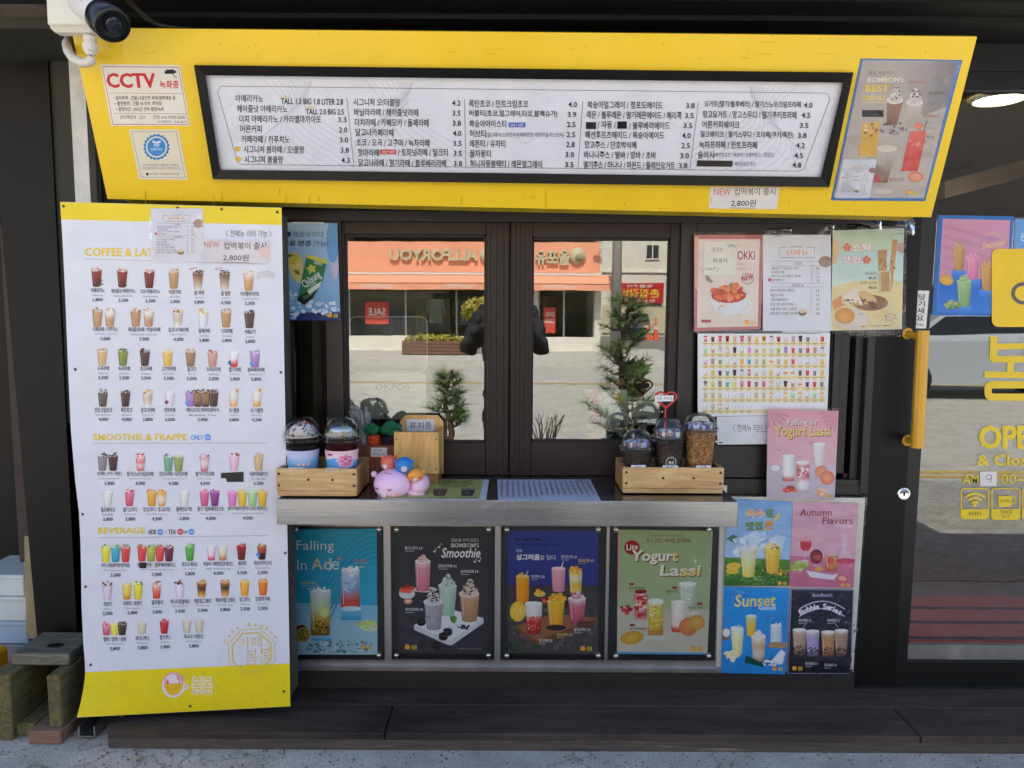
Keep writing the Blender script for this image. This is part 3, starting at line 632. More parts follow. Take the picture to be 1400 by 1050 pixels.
c_ = V((.98, -3.3, .82)); MB().lathe([(.0, -.11), (.07, -.1), (.12, -.02), (.11, .05), (.09, .05), (.0, .03)], c_, 18).build('bowl', mat('terracotta', (128, 82, 54), .8), sp)
MB().tube([c_ + V((0, 0, -.1)), (c_.x, c_.y, 0)], .008, 6).build('stake', M_dark, sp); shrub('foliage', c_ + V((0, 0, .1)), (.1, .1), .09, 160, .1, M_pine, '', '', sp, 8)
tw = thing('twig_pot', 'bare twiggy shrub in a dark pot mirrored low in the right sash', 'plant', (.26, -3.3, 0))
MB().lathe([(.0, 0), (.2, 0), (.25, .2), (.22, .2), (.0, .17)], (.26, -3.3, 0), 20).build('pot', mat('dark_pot', (60, 50, 46), .6), tw)
b = MB(); r = random.Random(5)
for k in range(26):
    a = r.uniform(0, 6.28); q = [V((.26, -3.3, .17))]
    for s_ in range(4): q.append(q[-1] + V((math.cos(a) * .035 + r.uniform(-.03, .03), math.sin(a) * .035 + r.uniform(-.03, .03), .1)))
    b.tube(q, [.006, .005, .004, .003, .002], 5)
b.build('twigs', mat('twig', (70, 52, 40), .8), tw)
# pole, far building, red sign, cars, cones
pw = thing('utility_pole', 'grey concrete utility pole mirrored beside the orange shop', 'pole', (3.25, -20.5, 0)); MB().lathe([(.0, 0), (.17, 0), (.13, 9), (.0, 9)], (3.25, -20.5, 0), 18).build('shaft', mat('pole_concrete', (150, 148, 142), .8, var=.1), pw)
for z in (5.2, 6.2): b = MB(); b.bbox(2.6, 3.9, -20.56, -20.44, z, z + .1, .01); b.build('crossarm', M_alu, pw)
b = MB()
for z, y1 in ((5.3, -30), (5.1, -26), (6.3, -32)): b.tube([(3.25 - .5, -20.5, z), (8, y1, z - .5), (14, -40, z + .6)], .012, 5)
b.build('cable', M_dark, pw)
fb = thing('white_building', 'white rendered building with a small window far up the side street', 'building', (9, -44, 0))
b = MB(); b.box(5.6, 20, -52, -44, 0, 12); b.box(5.6, 20, -44, -43.9, 4.0, 4.1); b.build('wall', M_wallw, fb)
b = MB(); b.box(5.7, 11.5, -43.99, -43.9, .2, 2.0)
for k in range(12): b.box(5.7, 11.5, -43.9, -43.88, .25 + k * .15, .33 + k * .15)
b.build('shutter', mat('shutter', (214, 206, 176), .6), fb)
b = MB(); b.box(8.4, 9.2, -44.0, -43.95, 4.9, 5.7); b.box(8.34, 9.26, -43.96, -43.92, 4.82, 4.9); b.box(8.34, 9.26, -43.96, -43.92, 5.7, 5.78); b.box(8.34, 8.42, -43.96, -43.92, 4.9, 5.7); b.box(9.18, 9.26, -43.96, -43.92, 4.9, 5.7); b.box(8.76, 8.84, -43.96, -43.92, 4.9, 5.7); b.m = [1] * 6 + [0] * (len(b.f) - 6)
b.build('window', [M_white, mat('dark_pane', (50, 54, 56), .15)], fb)
flat_sign('restaurant_sign', 'long red restaurant sign with yellow letters on the far white building', 'sign', 6.5, 9.5, 2.1, 3.35, -43.7, .15, mat('sign_deep_red', (190, 34, 40), .6), [('촌집갈비', 6.75, 9.25, 2.45, 3.0, mat('sign_yellow', (236, 204, 60), .6)), ('전 문 점 053', 7.0, 9.0, 2.18, 2.34, M_white), ('숯불구이', 7.2, 8.8, 3.08, 3.26, M_white)])
def car(loc, rz, paint, label):
    o = thing('parked_car', label, 'car', loc, 'cars parked across the street'); 
    prof = [(-2.2, .28), (-2.25, .6), (-2.15, .9), (-1.55, .98), (-.9, 1.42), (.55, 1.45), (1.25, 1.0), (2.05, .88), (2.25, .62), (2.2, .28)]
    b = MB(); W = .88; vs = []
    for s_ in (-1, 1):
        for x, z in prof: vs.append((x, s_ * (W if z < 1.05 else W * .8), z))
    n_ = len(prof); b.add(vs, [list(range(n_))[::-1] if 0 else list(range(n_)), [n_ + i for i in range(n_)][::-1]] + [[i, i + n_, (i + 1) % n_ + n_, (i + 1) % n_] for i in range(n_)], 0)
    body = b.build('body', paint); body.parent = o
    b = MB(); gm = mat('car_glass', (30, 34, 38), .08)
    for s_ in (-1, 1): b.hexa([(-1.35, s_ * .845, 1.02), (1.1, s_ * .845, 1.02), (.5, s_ * .73, 1.39), (-.85, s_ * .73, 1.39)], [(-1.35, s_ * .86, 1.02), (1.1, s_ * .86, 1.02), (.5, s_ * .745, 1.39), (-.85, s_ * .745, 1.39)])
    b.hexa([(1.24, -.72, 1.02), (1.24, .72, 1.02), (.6, .62, 1.43), (.6, -.62, 1.43)], [(1.27, -.72, 1.02), (1.27, .72, 1.02), (.63, .62, 1.43), (.63, -.62, 1.43)])
    q = b.build('window', gm); q.parent = o
    for x in (-1.4, 1.4):
        for s_ in (-1, 1):
            b = MB(); b.lathe([(.18, -.1), (.31, -.1), (.33, 0), (.31, .1), (.18, .1), (.18, -.1)], (x, s_ * .8, .33), 22, axis=(0, 1, 0)); q = b.build('wheel', M_dark); q.parent = o
            b = MB(); b.lathe([(0, .09), (.19, .075), (.19, -.09), (0, -.09)], (x, s_ * .8, .33), 16, axis=(0, s_, 0)); r_ = b.build('rim', M_alu); r_.parent = q
    for s_ in (-1, 1):
        b = MB(); b.ball((2.17, s_ * .62, .7), (.09, .2, .08), 12); q = b.build('headlight', M_white); q.parent = o
    o.rotation_euler.z = rz; return o
car((7.2, -40.6, 0), R(100), mat('paint_navy', (26, 30, 44), .25, coat=.6), 'dark navy car parked head on far up the side street')
car((8.1, -10.3, 0), R(4), mat('paint_silver', (168, 174, 178), .3, coat=.5), 'silver car parked along the road, mirrored in the glass door')
def cone(x, y, h_, label):
    o = thing('traffic_cone', label, 'traffic cone', (x, y, 0), 'orange traffic cones'); mo = mat('cone_orange', (236, 96, 40), .5)
    MB().box(x - .2, x + .2, y - .2, y + .2, 0, .05).build('base', mo, o); MB().lathe([(.16, .05), (.1, h_ * .5), (.04, h_), (0, h_)], (x, y, 0), 16).build('body', mo, o); MB().lathe([(.118, h_ * .45), (.092, h_ * .62)], (x, y, 0), 16).build('band', M_white, o)
cone(7.55, -38, .8, 'smaller orange traffic cone with a white band by the dark car'); cone(8.0, -38.2, 1.2, 'taller orange traffic cone with a white band by the dark car')
ob = thing('grey_building', 'pale grey building beyond the clothes shop, mirrored in the glass door', 'building', (15, -26, 0))
b = MB(); b.box(10.5, 30, -34, -26, 0, 5.2); b.build('wall', mat('grey_render', (190, 196, 204), .85, var=.1, scale=2), ob); b = MB(); b.box(10.4, 30, -34, -25.9, 5.2, 15); b.build('upper_reflection_block', mat('reflection_dark', (48, 44, 42), .8, var=.2, scale=2), ob)  # dark upper block is added to keep the reflection high in the door dark
for x in (12, 15, 18, 21):
    f_ = MB().box(x, x + 1.8, -26, -25.94, 1.0, 2.6).build('window', M_alu, ob); MB().box(x + .06, x + 1.74, -25.94, -25.93, 1.06, 2.54).build('pane', mat('dark_pane', (50, 54, 56), .15), f_)
ob = thing('brick_building', 'tan brick building left of the clothes shop across the street', 'building', (-11, -23, 0))
b = MB(); b.box(-30, -5.9, -32, -23, 0, 9); b.build('wall', mat('tan_brick', (176, 160, 138), .85, var=.2, scale=16), ob)
for x in (-20, -16.5, -13, -9):
    f_ = MB().box(x, x + 2.2, -23, -22.94, .6, 2.5).build('window', M_alu, ob); MB().box(x + .08, x + 2.12, -22.94, -22.93, .68, 2.42).build('pane', mat('dark_pane', (50, 54, 56), .15), f_)
# the photographer, standing in the shade and mirrored at the edges of the two sashes
ps = MB()
from mathutils import noise as mnoise
def skinbody(name, joints, edges, m, parent, sub=2, folds=0):
    me = bpy.data.meshes.new(name); me.from_pydata([j[:3] for j in joints], edges, []); o = bpy.data.objects.new(name, me); COL.objects.link(o)
    o.modifiers.new('skin', 'SKIN'); s_ = o.modifiers.new('sub', 'SUBSURF'); s_.levels = s_.render_levels = sub
    for v, j in zip(me.skin_vertices[0].data, joints): v.radius = (j[3], j[4] if len(j) > 4 else j[3])
    me.skin_vertices[0].data[0].use_root = True
    dg = bpy.context.evaluated_depsgraph_get(); nm = bpy.data.meshes.new_from_object(o.evaluated_get(dg)); o.modifiers.clear(); o.data = nm; nm.materials.clear(); nm.materials.append(m)
    if folds:
        for v in nm.vertices: v.co += v.normal * folds * (mnoise.noise(V((v.co.x * 5, v.co.y * 5, v.co.z * 22))) + .5 * mnoise.noise(v.co * 16))
    for p in nm.polygons: p.use_smooth = True
    adopt(o, parent); return o
PX, PYY = -.05, -3.12
ppl = thing('person', 'person in a dark coat holding up a phone, mirrored between the two sashes', 'person', (PX, PYY, 0))
J = [(PX, PYY, .8, .2, .15), (PX, PYY, 1.1, .2, .16), (PX, PYY, 1.36, .2, .14), (PX, PYY + .01, 1.47, .06), (PX, PYY + .03, 1.56, .055),
     (PX - .19, PYY, 1.40, .065), (PX - .30, PYY + .1, 1.1, .075), (PX - .12, PYY + .44, 1.33, .05), (PX + .19, PYY, 1.40, .075), (PX + .28, PYY + .1, 1.1, .075), (PX + .13, PYY + .44, 1.33, .04),
     (PX - .1, PYY, .86, .1), (PX - .11, PYY + .02, .48, .07), (PX - .11, PYY, .08, .05), (PX + .1, PYY, .86, .1), (PX + .11, PYY + .02, .48, .07), (PX + .11, PYY, .08, .05), (PX - .12, PYY + .14, .04, .04), (PX + .12, PYY + .14, .04, .04)]
E_ = [(0, 1), (1, 2), (2, 3), (3, 4), (2, 5), (5, 6), (6, 7), (2, 8), (8, 9), (9, 10), (0, 11), (11, 12), (12, 13), (0, 14), (14, 15), (15, 16), (13, 17), (16, 18)]
skinbody('coat', J, E_, mat('dark_coat', (30, 30, 36), .8, var=.4, scale=14, bump=.6, bscale=30), ppl, 3, .022)
M_skin = mat('skin', (206, 160, 132), .55)
hd = MB(); hd.ball((PX, PYY + .05, 1.66), (.078, .095, .115), 20); hd.ball((PX, PYY + .145, 1.645), (.013, .018, .02), 8); hd.ball((PX - .08, PYY + .04, 1.65), (.012, .02, .03), 8); hd.ball((PX + .08, PYY + .04, 1.65), (.012, .02, .03), 8)
head = hd.build('head', M_skin, ppl)
MB().ball((PX, PYY + .02, 1.70), (.088, .098, .1), 18).build('hair', mat('hair', (22, 18, 16), .5), ppl)
e_ = MB()
for s_ in (-1, 1): e_.ball((PX + s_ * .032, PYY + .138, 1.665), (.012, .006, .007), 10)
e_.build('eyes', M_dark, head)
for s_ in (-1, 1):
    h_ = V((PX + s_ * .1, PYY + .47, 1.36)); J2 = [(h_.x, h_.y - .03, h_.z - .03, .022, .018), (h_.x - s_ * .012, h_.y, h_.z, .026, .014)]; E2 = [(0, 1)]
    for k in range(4):
        i0 = len(J2); b0 = (h_.x - s_ * .02, h_.y + .012, h_.z + .02 - k * .017); J2 += [b0 + (.0085,), (b0[0] - s_ * .022, b0[1] + .012, b0[2] + .003, .008), (b0[0] - s_ * .034, b0[1] + .003, b0[2] + .003, .007)]; E2 += [(1, i0), (i0, i0 + 1), (i0 + 1, i0 + 2)]
    i0 = len(J2); J2 += [(h_.x - s_ * .012, h_.y - .02, h_.z + .03, .009), (h_.x - s_ * .03, h_.y - .022, h_.z + .036, .008)]; E2 += [(1, i0), (i0, i0 + 1)]
    skinbody('hand', J2, E2, M_skin, ppl, 1)
ph = MB().bbox(-.08, .08, -2.585, -2.576, 1.35, 1.428, .002); tag(ph.build('phone', M_dark), 'dark phone held up by the person mirrored in the window', 'phone')
# ================================================================ yellow sign board
pb, pt_ = at(700, 294, -.20), at(700, 44, -.41)
n_ = V((0, -(pt_.z - pb.z), (pt_.y - pb.y))).normalized()
if n_.y > 0: n_ = -n_
SG = Pl(pb, n_)
sg = thing('sign_board', 'long yellow sign board leaning out over the serving window', 'sign', tuple(pb))
q = [SG.p(x, y) for x, y in ((97, 38), (1336, 50), (1273, 297), (147, 272))]
b = MB(); b.hexa([p - n_ * .03 for p in q[::-1]], q[::-1]); M_ysign = mat('sign_yellow_sheet', (238, 200, 14), .4, var=.04, scale=2.5, bump=.08, bscale=5, coat=.2, scuff=((170, 140, 20), 9, .66, .45))
b.build('panel', M_ysign, sg)
b = MB(); u0, u1 = q[3], q[2]
b.hexa([u0 - n_ * .031 + V((.01, 0, .006)), u1 - n_ * .031 + V((-.01, 0, .006)), u1 + V((-.01, .12, .004)), u0 + V((.01, .12, .004))], [u0 - n_ * .031 + V((.01, 0, .03)), u1 - n_ * .031 + V((-.01, 0, .03)), u1 + V((-.01, .12, .03)), u0 + V((.01, .12, .03))]); b.build('return_edge', mat('yellow_return', (214, 184, 34), .5, var=.15), sg)
b = MB(); b.hexa([q[0] - n_ * .032 + V((.02, 0, -.02)), q[0] - n_ * .08 + V((.02, 0, -.02)), q[3] - n_ * .08 + V((.02, 0, .02)), q[3] - n_ * .032 + V((.02, 0, .02))], [p + V((.03, 0, 0)) for p in (q[0] - n_ * .032 + V((.02, 0, -.02)), q[0] - n_ * .08 + V((.02, 0, -.02)), q[3] - n_ * .08 + V((.02, 0, .02)), q[3] - n_ * .032 + V((.02, 0, .02)))])
b.build('bracket', M_black, sg)

BK = (42, 40, 42); GR = (112, 112, 116); WH = (228, 230, 236); YL = (236, 204, 60); CR_ = (222, 216, 208)
# --- long menu in a black frame
mf = thing('menu_board', 'wide white price menu in a black frame on the yellow sign', 'menu board', tuple(SG.p(700, 175)))
o4 = [(265, 89), (1167, 99), (1134, 256), (291, 245)]; i4 = [(281, 103), (1153, 113), (1122, 242), (301, 232)]
b = MB(); vs = [SG.p(x, y, .002) for x, y in o4] + [SG.p(x, y, .024) for x, y in o4] + [SG.p(x, y, .02) for x, y in i4] + [SG.p(x, y, .002) for x, y in i4]
b.add(vs, [[i, (i + 1) % 4, 4 + (i + 1) % 4, 4 + i] for i in range(4)] + [[4 + i, 4 + (i + 1) % 4, 8 + (i + 1) % 4, 8 + i] for i in range(4)] + [[8 + i, 8 + (i + 1) % 4, 12 + (i + 1) % 4, 12 + i] for i in range(4)])
b.build('frame', mat('frame_black', (17, 16, 16), .35, var=.1, spec=.25), mf)
A = Art(SG, base=.006); A.sheet((279, 101), (1155, 111), (1124, 244), (299, 234), (226, 229, 238), .004)
def bl(u, v, c=((283, 105), (1151, 115), (1120, 240), (303, 230))):
    (ax, ay), (bx, by), (cx, cy), (dx, dy) = c
    return ((ax * (1 - u) + bx * u) * (1 - v) + (dx * (1 - u) + cx * u) * v, (ay * (1 - u) + by * u) * (1 - v) + (dy * (1 - u) + cy * u) * v)
rr_ = random.Random(11)
for (cu, side) in ((.09, 1), (.93, -1), (.25, 1)):                         # pale engraved wave ornament on the sheet
    for k in range(13):
        pts = [bl(min(.995, max(.005, cu + side * (.02 * k * .5 + .035 * math.sin(t * .5 + k * .25)) * (.6 + .05 * t))), .03 + .94 * t / 11) for t in range(12)]
        A.line(pts, .7, (198, 203, 216))
for k in range(26):
    u0, v0 = rr_.uniform(.02, .97), rr_.uniform(.05, .8); pts = [bl(min(.99, u0 + .02 * math.cos(t * .5 + k)), min(.97, v0 + .15 * math.sin(t * .4) ** 2)) for t in range(8)]; A.line(pts, .6, (204, 208, 220))
A.line([bl(u, .1) for u in (.02, .98)], .8, (120, 122, 130)); A.line([bl(u, .955) for u in (.035, .965)], .8, (120, 122, 130)); A.line([bl(.02, .1), bl(.013, .16), bl(.028, .93), bl(.035, .955)], .8, (120, 122, 130)); A.line([bl(.98, .1), bl(.987, .16), bl(.972, .93), bl(.965, .955)], .8, (120, 122, 130))
for (xa, ya, xb, yb) in ((474, 133, 484, 228), (635, 135, 637, 230), (797, 138, 790, 231), (955, 140, 943, 232)): A.line([(xa, ya), (xb, yb)], .8, (130, 132, 140))
def row(s, x0, x1, y, price, px0, px1, h=10.5): A.text(s, x0, y - h / 2, x1, y + h / 2, BK, .012, 0, .01); price and A.text(price, px0, y + (px0 - x0) * .01 - 3.8, px1, y + (px0 - x0) * .01 + 3.8, BK, .02, 0, .008)
L1 = [('아메리카노', 322, 360), ('헤이즐넛 아메리카노', 324, 393), ('더치 아메리카노 / 카라멜마끼아또', 327, 439), ('어른커피', 328, 358), ('카페라떼 / 카푸치노', 330, 396), ('시그니처 봄라떼 / 오!블랑', 333, 416), ('시그니처 봄블랑', 334, 387)]
for i, (s, a, c) in enumerate(L1): row(s, a, c, 134.5 + i * 13.9, (None, None, '3.3', '2.0', '3.0', '3.8', '4.3')[i], 460 + i * 1.1, 471.5 + i * 1.1)
A.text('TALL 1.3 BIG 1.8 LITER 2.8', 384, 134, 469, 142.5, BK, .02, 0, .012); A.text('TALL 2.0 BIG 2.5', 418, 148.5, 470, 156.5, BK, .02, 0, .012); A.text('EVENT', 384, 130.5, 398, 133.5, YL); A.text('EVENT', 418, 145, 432, 148, YL)
for y in (203.5, 217.5): A.ell(325 + (y > 210), y, 4.6, 3.3, (226, 180, 60)); A.ell(327 + (y > 210), y - .6, 2.2, 1.2, (240, 210, 120))
L2 = [('시그니처 오!더블랑', 483, 547, '4.2'), ('바닐라라떼 / 헤이즐넛라떼', 484, 572, '3.5'), ('더치라떼 / 카페모카 / 돌체라떼', 485, 586, '3.8'), ('달고나카페라떼', 486, 538, '4.0'), ('초코 / 오곡 / 고구마 / 녹차라떼', 487, 587, '3.5'), ('핫마라떼', 489, 518, '3.5'), ('달고나라떼 / 딸기라떼 / 블루베리라떼', 490, 610, '3.8')]
for i, (s, a, c, p) in enumerate(L2): row(s, a, c, 139.5 + i * 13.8, p, 618 + i * .4, 629.5 + i * .4)
A.rect(519.5, 204.5, 541.5, 211, (206, 60, 56)); A.text('ONLY HOT', 521.5, 206, 540, 210, WH, .01); A.text('/ 토피넛라떼 / 밀크티', 544, 203, 612, 214, BK, .012)
L3 = [('폭탄초코 / 민트크림초코', 641, 722, '4.0', 777), ('버블티(초코,얼그레이,타로,블랙슈가)', 641.5, 762, '3.9', 776), ('복숭아아이스티', 641.5, 692, '2.5', 775), ('허브티', 642, 664, '2.5', 774.5), ('레몬티 / 유자티', 642, 691, '2.8', 774), ('꿀자몽티', 642, 671, '3.0', 773), ('허니자몽블랙티 / 레몬얼그레이', 642.5, 741, '3.5', 772.5)]
for i, (s, a, c, p, x) in enumerate(L3): row(s, a, c, 141.5 + i * 13.7, p, x, x + 12)
A.rect(695.5, 167.5, 718, 174, (70, 90, 190)); A.text('ONLY ICED', 697.5, 169, 716, 173, WH, .01); A.text('(얼그레이/스위트자바/페퍼민트/캐모마일/자스민티)', 665, 181, 771, 188.5, BK)
L4 = [('복숭아얼그레이 / 청포도에이드', 803, 906, '3.8', 938), ('레몬 / 블루레몬 / 딸기레몬에이드 / 체리콕', 802, 932, '3.5', 936.5), ('/ 자몽 /', 817, 842, '3.5', 934.5), ('패션후르츠에이드 / 복숭아에이드', 800, 908, '4.0', 932.5), ('망고주스 / 단호박식혜', 799.5, 870, '2.5', 931.5), ('바나나주스 / 딸바 / 망바 / 초바', 798.5, 897, '3.0', 930), ('딸기주스 / 마나나 / 마몬드 / 플레인요거트', 798, 923, '3.8', 928)]
for i, (s, a, c, p, x) in enumerate(L4): row(s, a, c, 143 + i * 13.7, p, x, x + 12)
A.rect(801, 167, 815, 176.5, (24, 22, 24)); A.rect(844, 166, 857, 176, (24, 22, 24)); A.text('/ 블루베리에이드', 860, 166.5, 916, 177, BK, .012)
L5 = [('요거트(딸기/블루베리) / 딸기스노우크림프라페', 963, 1095, '4.0', 1099), ('망고요거트 / 망고스무디 / 딸기쿠키프라페', 961, 1089, '4.5', 1096), ('어른커피쉐이크', 960, 1011, '3.5', 1093.5), ('밀크쉐이크 / 딸기스무디 / 프라페(쿠키/폭탄)', 958, 1085, '3.8', 1091), ('녹차프라페 / 민트프라페', 956, 1035, '4.2', 1088.5), ('슬러시', 954, 976, '4.5', 1086), ]
for i, (s, a, c, p, x) in enumerate(L5): row(s, a, c, 142.5 + i * 13.8, p, x, x + 12)
A.text('(패션후르츠 / 복숭아 / 오렌지망고 / 청포도)', 976.5, 208.5, 1058, 216, BK); A.poly([(953, 219), (1002, 220), (1001, 228), (952.5, 227.5)], (52, 46, 42)); A.text('패션후르츠 주스', 1005, 220.5, 1033, 227.5, (70, 70, 140)); A.text('4.8', 1083.5, 222, 1095.5, 229.5, BK, .02)
A.build('menu_sheet', mf)
film('clear_cover', SG, (282, 104), (1152, 114), (1121, 241), (302, 231), .0125, mf, .0004, 10, clear('acrylic_cover', (254, 254, 255), bump=.05, bscale=3, rough=.03, ior=1.3), 3)

A = Art(SG, base=.0006)
for _ in range(46): x, y = rr_.uniform(150, 1270), rr_.choice((rr_.uniform(46, 88), rr_.uniform(262, 290))); A.ell(x, y, rr_.uniform(.4, 1.5), rr_.uniform(.3, .8), (150, 122, 26), 6, rr_.uniform(0, 3))
for _ in range(16): x, y = rr_.uniform(180, 1250), rr_.uniform(258, 272); A.line([(x, y), (x + rr_.uniform(-.6, .6), y + rr_.uniform(6, 20))], rr_.uniform(.5, 1.2), (200, 164, 20))
for _ in range(10): x, y = rr_.uniform(180, 1250), rr_.uniform(48, 84); A.line([(x, y), (x + rr_.uniform(4, 22), y + rr_.uniform(-3, 3))], .5, (190, 156, 26))
A.build('scuff_marks', sg, ink('sign_marks', .5, .2))
# --- stickers on the sign
A = Art(SG, base=.001); A.sheet((137, 88), (246, 89), (260, 172), (152, 172), (232, 226, 216), .0008)
A.line([(140, 91), (244, 92), (257.5, 170), (154.5, 170)], 1, (150, 40, 70), True)
A.text('CCTV', 146.5, 99.5, 214, 120.5, (206, 50, 62), .05, -.12); A.text('녹화중', 218, 110, 244.5, 121, (206, 50, 62), .03)
A.rect(227, 95, 238, 101, (40, 44, 46)); A.rect(238, 96.5, 241, 100, (60, 64, 66)); A.line([(236, 101), (240, 106), (242, 106)], 1, (40, 44, 46)); A.rect(225, 97, 227, 101, (40, 44, 46))
A.line([(150, 127), (249, 128)], .5, (120, 110, 110)); A.line([(156, 155), (255, 155.5)], .5, (120, 110, 110))
for i, (s, x1) in enumerate((('• 설치목적 : 건물,시설안전 화재,범죄예방 등', 240), ('• 촬영범위 : 건물 내·외부, 주차장', 221), ('• 촬영시간 : 24시간 연속 촬영/녹화', 224))): A.text(s, 155 + i * 2.2, 131 + i * 7.6, x1, 137 + i * 7.6, (50, 46, 50), .01)
A.text('관리책임자 : 김수', 164, 157.5, 199, 163, (60, 56, 60)); A.text('전화 010 9750 0330', 209, 157.5, 253, 163, (60, 56, 60)); A.text('시스템관리 : 1544-6271', 215, 164.5, 254, 168.5, (60, 56, 60))
tag(A.build('cctv_notice', None), 'red and white CCTV notice sticker at the left end of the yellow sign', 'sticker')
A = Art(SG, base=.001); A.sheet((176, 177), (244, 177), (257, 246), (190, 245), (226, 218, 196), .0008)
A.line([(180, 180), (241, 180), (253, 243), (193, 242)], .7, (60, 110, 160), True)
A.poly([(214 + (18.6 if k % 2 else 16.4) * math.cos(k * math.pi / 20), 201 + (18.6 if k % 2 else 16.4) * math.sin(k * math.pi / 20)) for k in range(40)], (60, 130, 196)); A.ell(214, 201, 14.6, 14.6, (226, 220, 204), 24); A.ell(214, 201, 12.6, 12.6, (66, 140, 204), 24)
A.text('착한', 210, 196, 218, 201, WH, .02); A.text('프랜차이즈', 206, 202.5, 222, 206, WH, .01); A.poly([(208, 192), (214, 194), (220, 192), (219, 195), (214, 196), (209, 195)], WH)
A.text('공정거래위원회와 가맹본부가 함께하는', 195, 224, 244, 227.4, (40, 80, 140)); A.text('착한프랜차이즈로 선정된 가맹본부입니다', 194, 228.4, 247, 231.8, (40, 80, 140)); A.ell(201.5, 238, 2, 2, (40, 44, 60)); A.text('공정거래위원회', 205, 236.6, 217, 239.4, (60, 60, 70)); A.text('한국공정거래조정원', 219, 236.6, 245, 239.4, (60, 60, 70))
tag(A.build('award_sticker', None), 'cream sticker with a blue scalloped seal under the CCTV notice', 'sticker')

# --- paper under the frame
def notice(pl, base, tl, tr, br, bl_, x, y, sc_=1.0):
    A = Art(pl, base=base); A.sheet(tl, tr, br, bl_, (226, 222, 220), .0006); w_ = tr[0] - tl[0]; h_ = bl_[1] - tl[1]
    return A
A = notice(SG, .0012, (971, 256), (1066, 256), (1062, 286), (969, 285), 0, 0)
A.text('NEW', 976, 257.5, 999, 267, (206, 96, 90), .0); A.text('컵떡볶이 출시', 1004, 257, 1060, 267, (56, 52, 54), .0); A.text('2,800원', 999, 273, 1033, 283, (56, 52, 54), .01, .1); A.line([(998, 284.3), (1033, 284.5)], .7, (56, 52, 54))
tag(A.build('paper_notice', None), 'small white new item paper with price 2,800 taped below the black menu frame', 'notice')

# --- reusable poster drinks
COKE = [(60, 40, 34), (90, 66, 52)]; STR = [(214, 52, 48), (236, 96, 80), (190, 36, 40)]; ICE = [(236, 240, 244), (210, 222, 232), (250, 250, 252)]; MAN = [(250, 190, 50), (255, 210, 90), (240, 160, 30)]; CHO = [(44, 34, 34), (70, 52, 46), (26, 22, 24)]
def logo(A, x, y, s=1.0, tx=YL):
    for k in range(5): A.ell(x - 2 * s + k * s, y - 2 * s - (1 if k in (1, 2, 3) else 0) * s, 1.6 * s, 1.6 * s, (238, 120, 110))
    A.ell(x, y, 4 * s, 3.2 * s, (244, 180, 50)); A.text('봄봄', x + 6 * s, y - 3.4 * s, x + 14 * s, y + 3.4 * s, tx, .02)
def price_tag(A, x, y, wd, s, col=WH): A.text(s, x, y, x + wd, y + 4.6, col, .015); A.rect(x, y + 6, x + wd * .5, y + 7, mixc(col, (90, 90, 90), .4))
# --- BEST MENU poster on the sign
A = Art(SG, base=.0012); A.sheet((1177, 80), (1316, 82), (1265, 275), (1136, 274), (70, 116, 176), .001)
A.quad((1180, 82), (1309, 84), (1263, 271), (1140, 270), (172, 162, 156), (188, 180, 172)); A.raw([(1236, 84), (1309, 84), (1294, 146), (1262, 158), (1240, 130)], [[0, 1, 2, 3, 4]], [(172, 162, 156), (118, 112, 124), (124, 118, 128), (150, 142, 142), (172, 162, 156)])
A.text('봄봄, 새옵하다.', 1188, 97, 1222, 102, (110, 104, 100)); A.text('BOMBOM\'s', 1186, 105.5, 1235, 112.5, (226, 220, 200), .02, .12); A.text('BEST', 1183, 116, 1215, 125.5, (240, 206, 40), .04, .12); A.text('MENU', 1180, 130.5, 1209, 137, (236, 206, 70), .03, .15); A.line([(1179, 140), (1212, 140)], .6, (230, 206, 100))
A.rect(1178.5, 150.5, 1208, 160, (30, 28, 30))
for (x, y, wt, st, tops) in ((1224, 138, 22, [(0, (150, 110, 100)), (1, (128, 88, 84))], CHO), (1251, 141, 22, [(0, (190, 180, 172)), (1, (170, 160, 154))], CHO)):
    A.quad((x - wt / 2, y), (x + wt / 2, y), (x + wt / 2 - 9, y + 33), (x - wt / 2 - 1, y + 33), st[0][1], st[1][1]); A.cream(x, y - 1, wt * 1.05, 18, (226, 220, 214), (190, 180, 174), tops, 20)
A.text('딸기쿠키 4.5', 1243, 110, 1263, 114, (160, 60, 50)); A.text('쿠키프라페 3.8', 1270, 125, 1293, 129.5, (50, 46, 46)); A.text('레드자몽 3.5', 1262, 157, 1282, 161, (200, 70, 50)); A.text('달고나 4.0', 1216, 243, 1236, 247, (190, 80, 50))
A.bits(1222, 176, 18, 9, [(86, 82, 84), (120, 116, 116)], 20, 3); A.bits(1262, 190, 18, 14, [(120, 118, 126), (190, 186, 184)], 24, 3)
A.quad((1179, 168), (1204, 166), (1197, 214), (1173, 214), (206, 170, 100), (222, 168, 50)); A.bits(1190, 178, 11, 9, [(226, 210, 150), (216, 170, 80), (150, 100, 60)], 16, 3)
A.quad((1244, 180), (1267, 178), (1255, 234), (1232, 234), (222, 96, 90), (206, 66, 62)); A.bits(1252, 196, 10, 10, [(236, 150, 140), (214, 84, 74)], 16, 3); A.ell(1256, 172, 6, 5, (226, 130, 100)); A.line([(1262, 180), (1268, 165)], 1, (70, 66, 66))
A.quad((1199, 203), (1227, 203), (1213, 250), (1192, 249), (196, 188, 178), (128, 82, 60)); A.ell(1213, 203, 14, 5, (216, 206, 190)); A.ell(1252, 242, 10.5, 7, (222, 120, 90)); A.ell(1252, 242, 8, 5, (232, 160, 130)); A.ell(1199, 244, 4, 6, (190, 50, 50)); A.ell(1205, 262, 16, 4, (206, 200, 192)); logo(A, 1243, 263, .8)
tag(A.build('menu_poster', None), 'grey best menu poster with tall drinks at the right end of the yellow sign', 'poster')
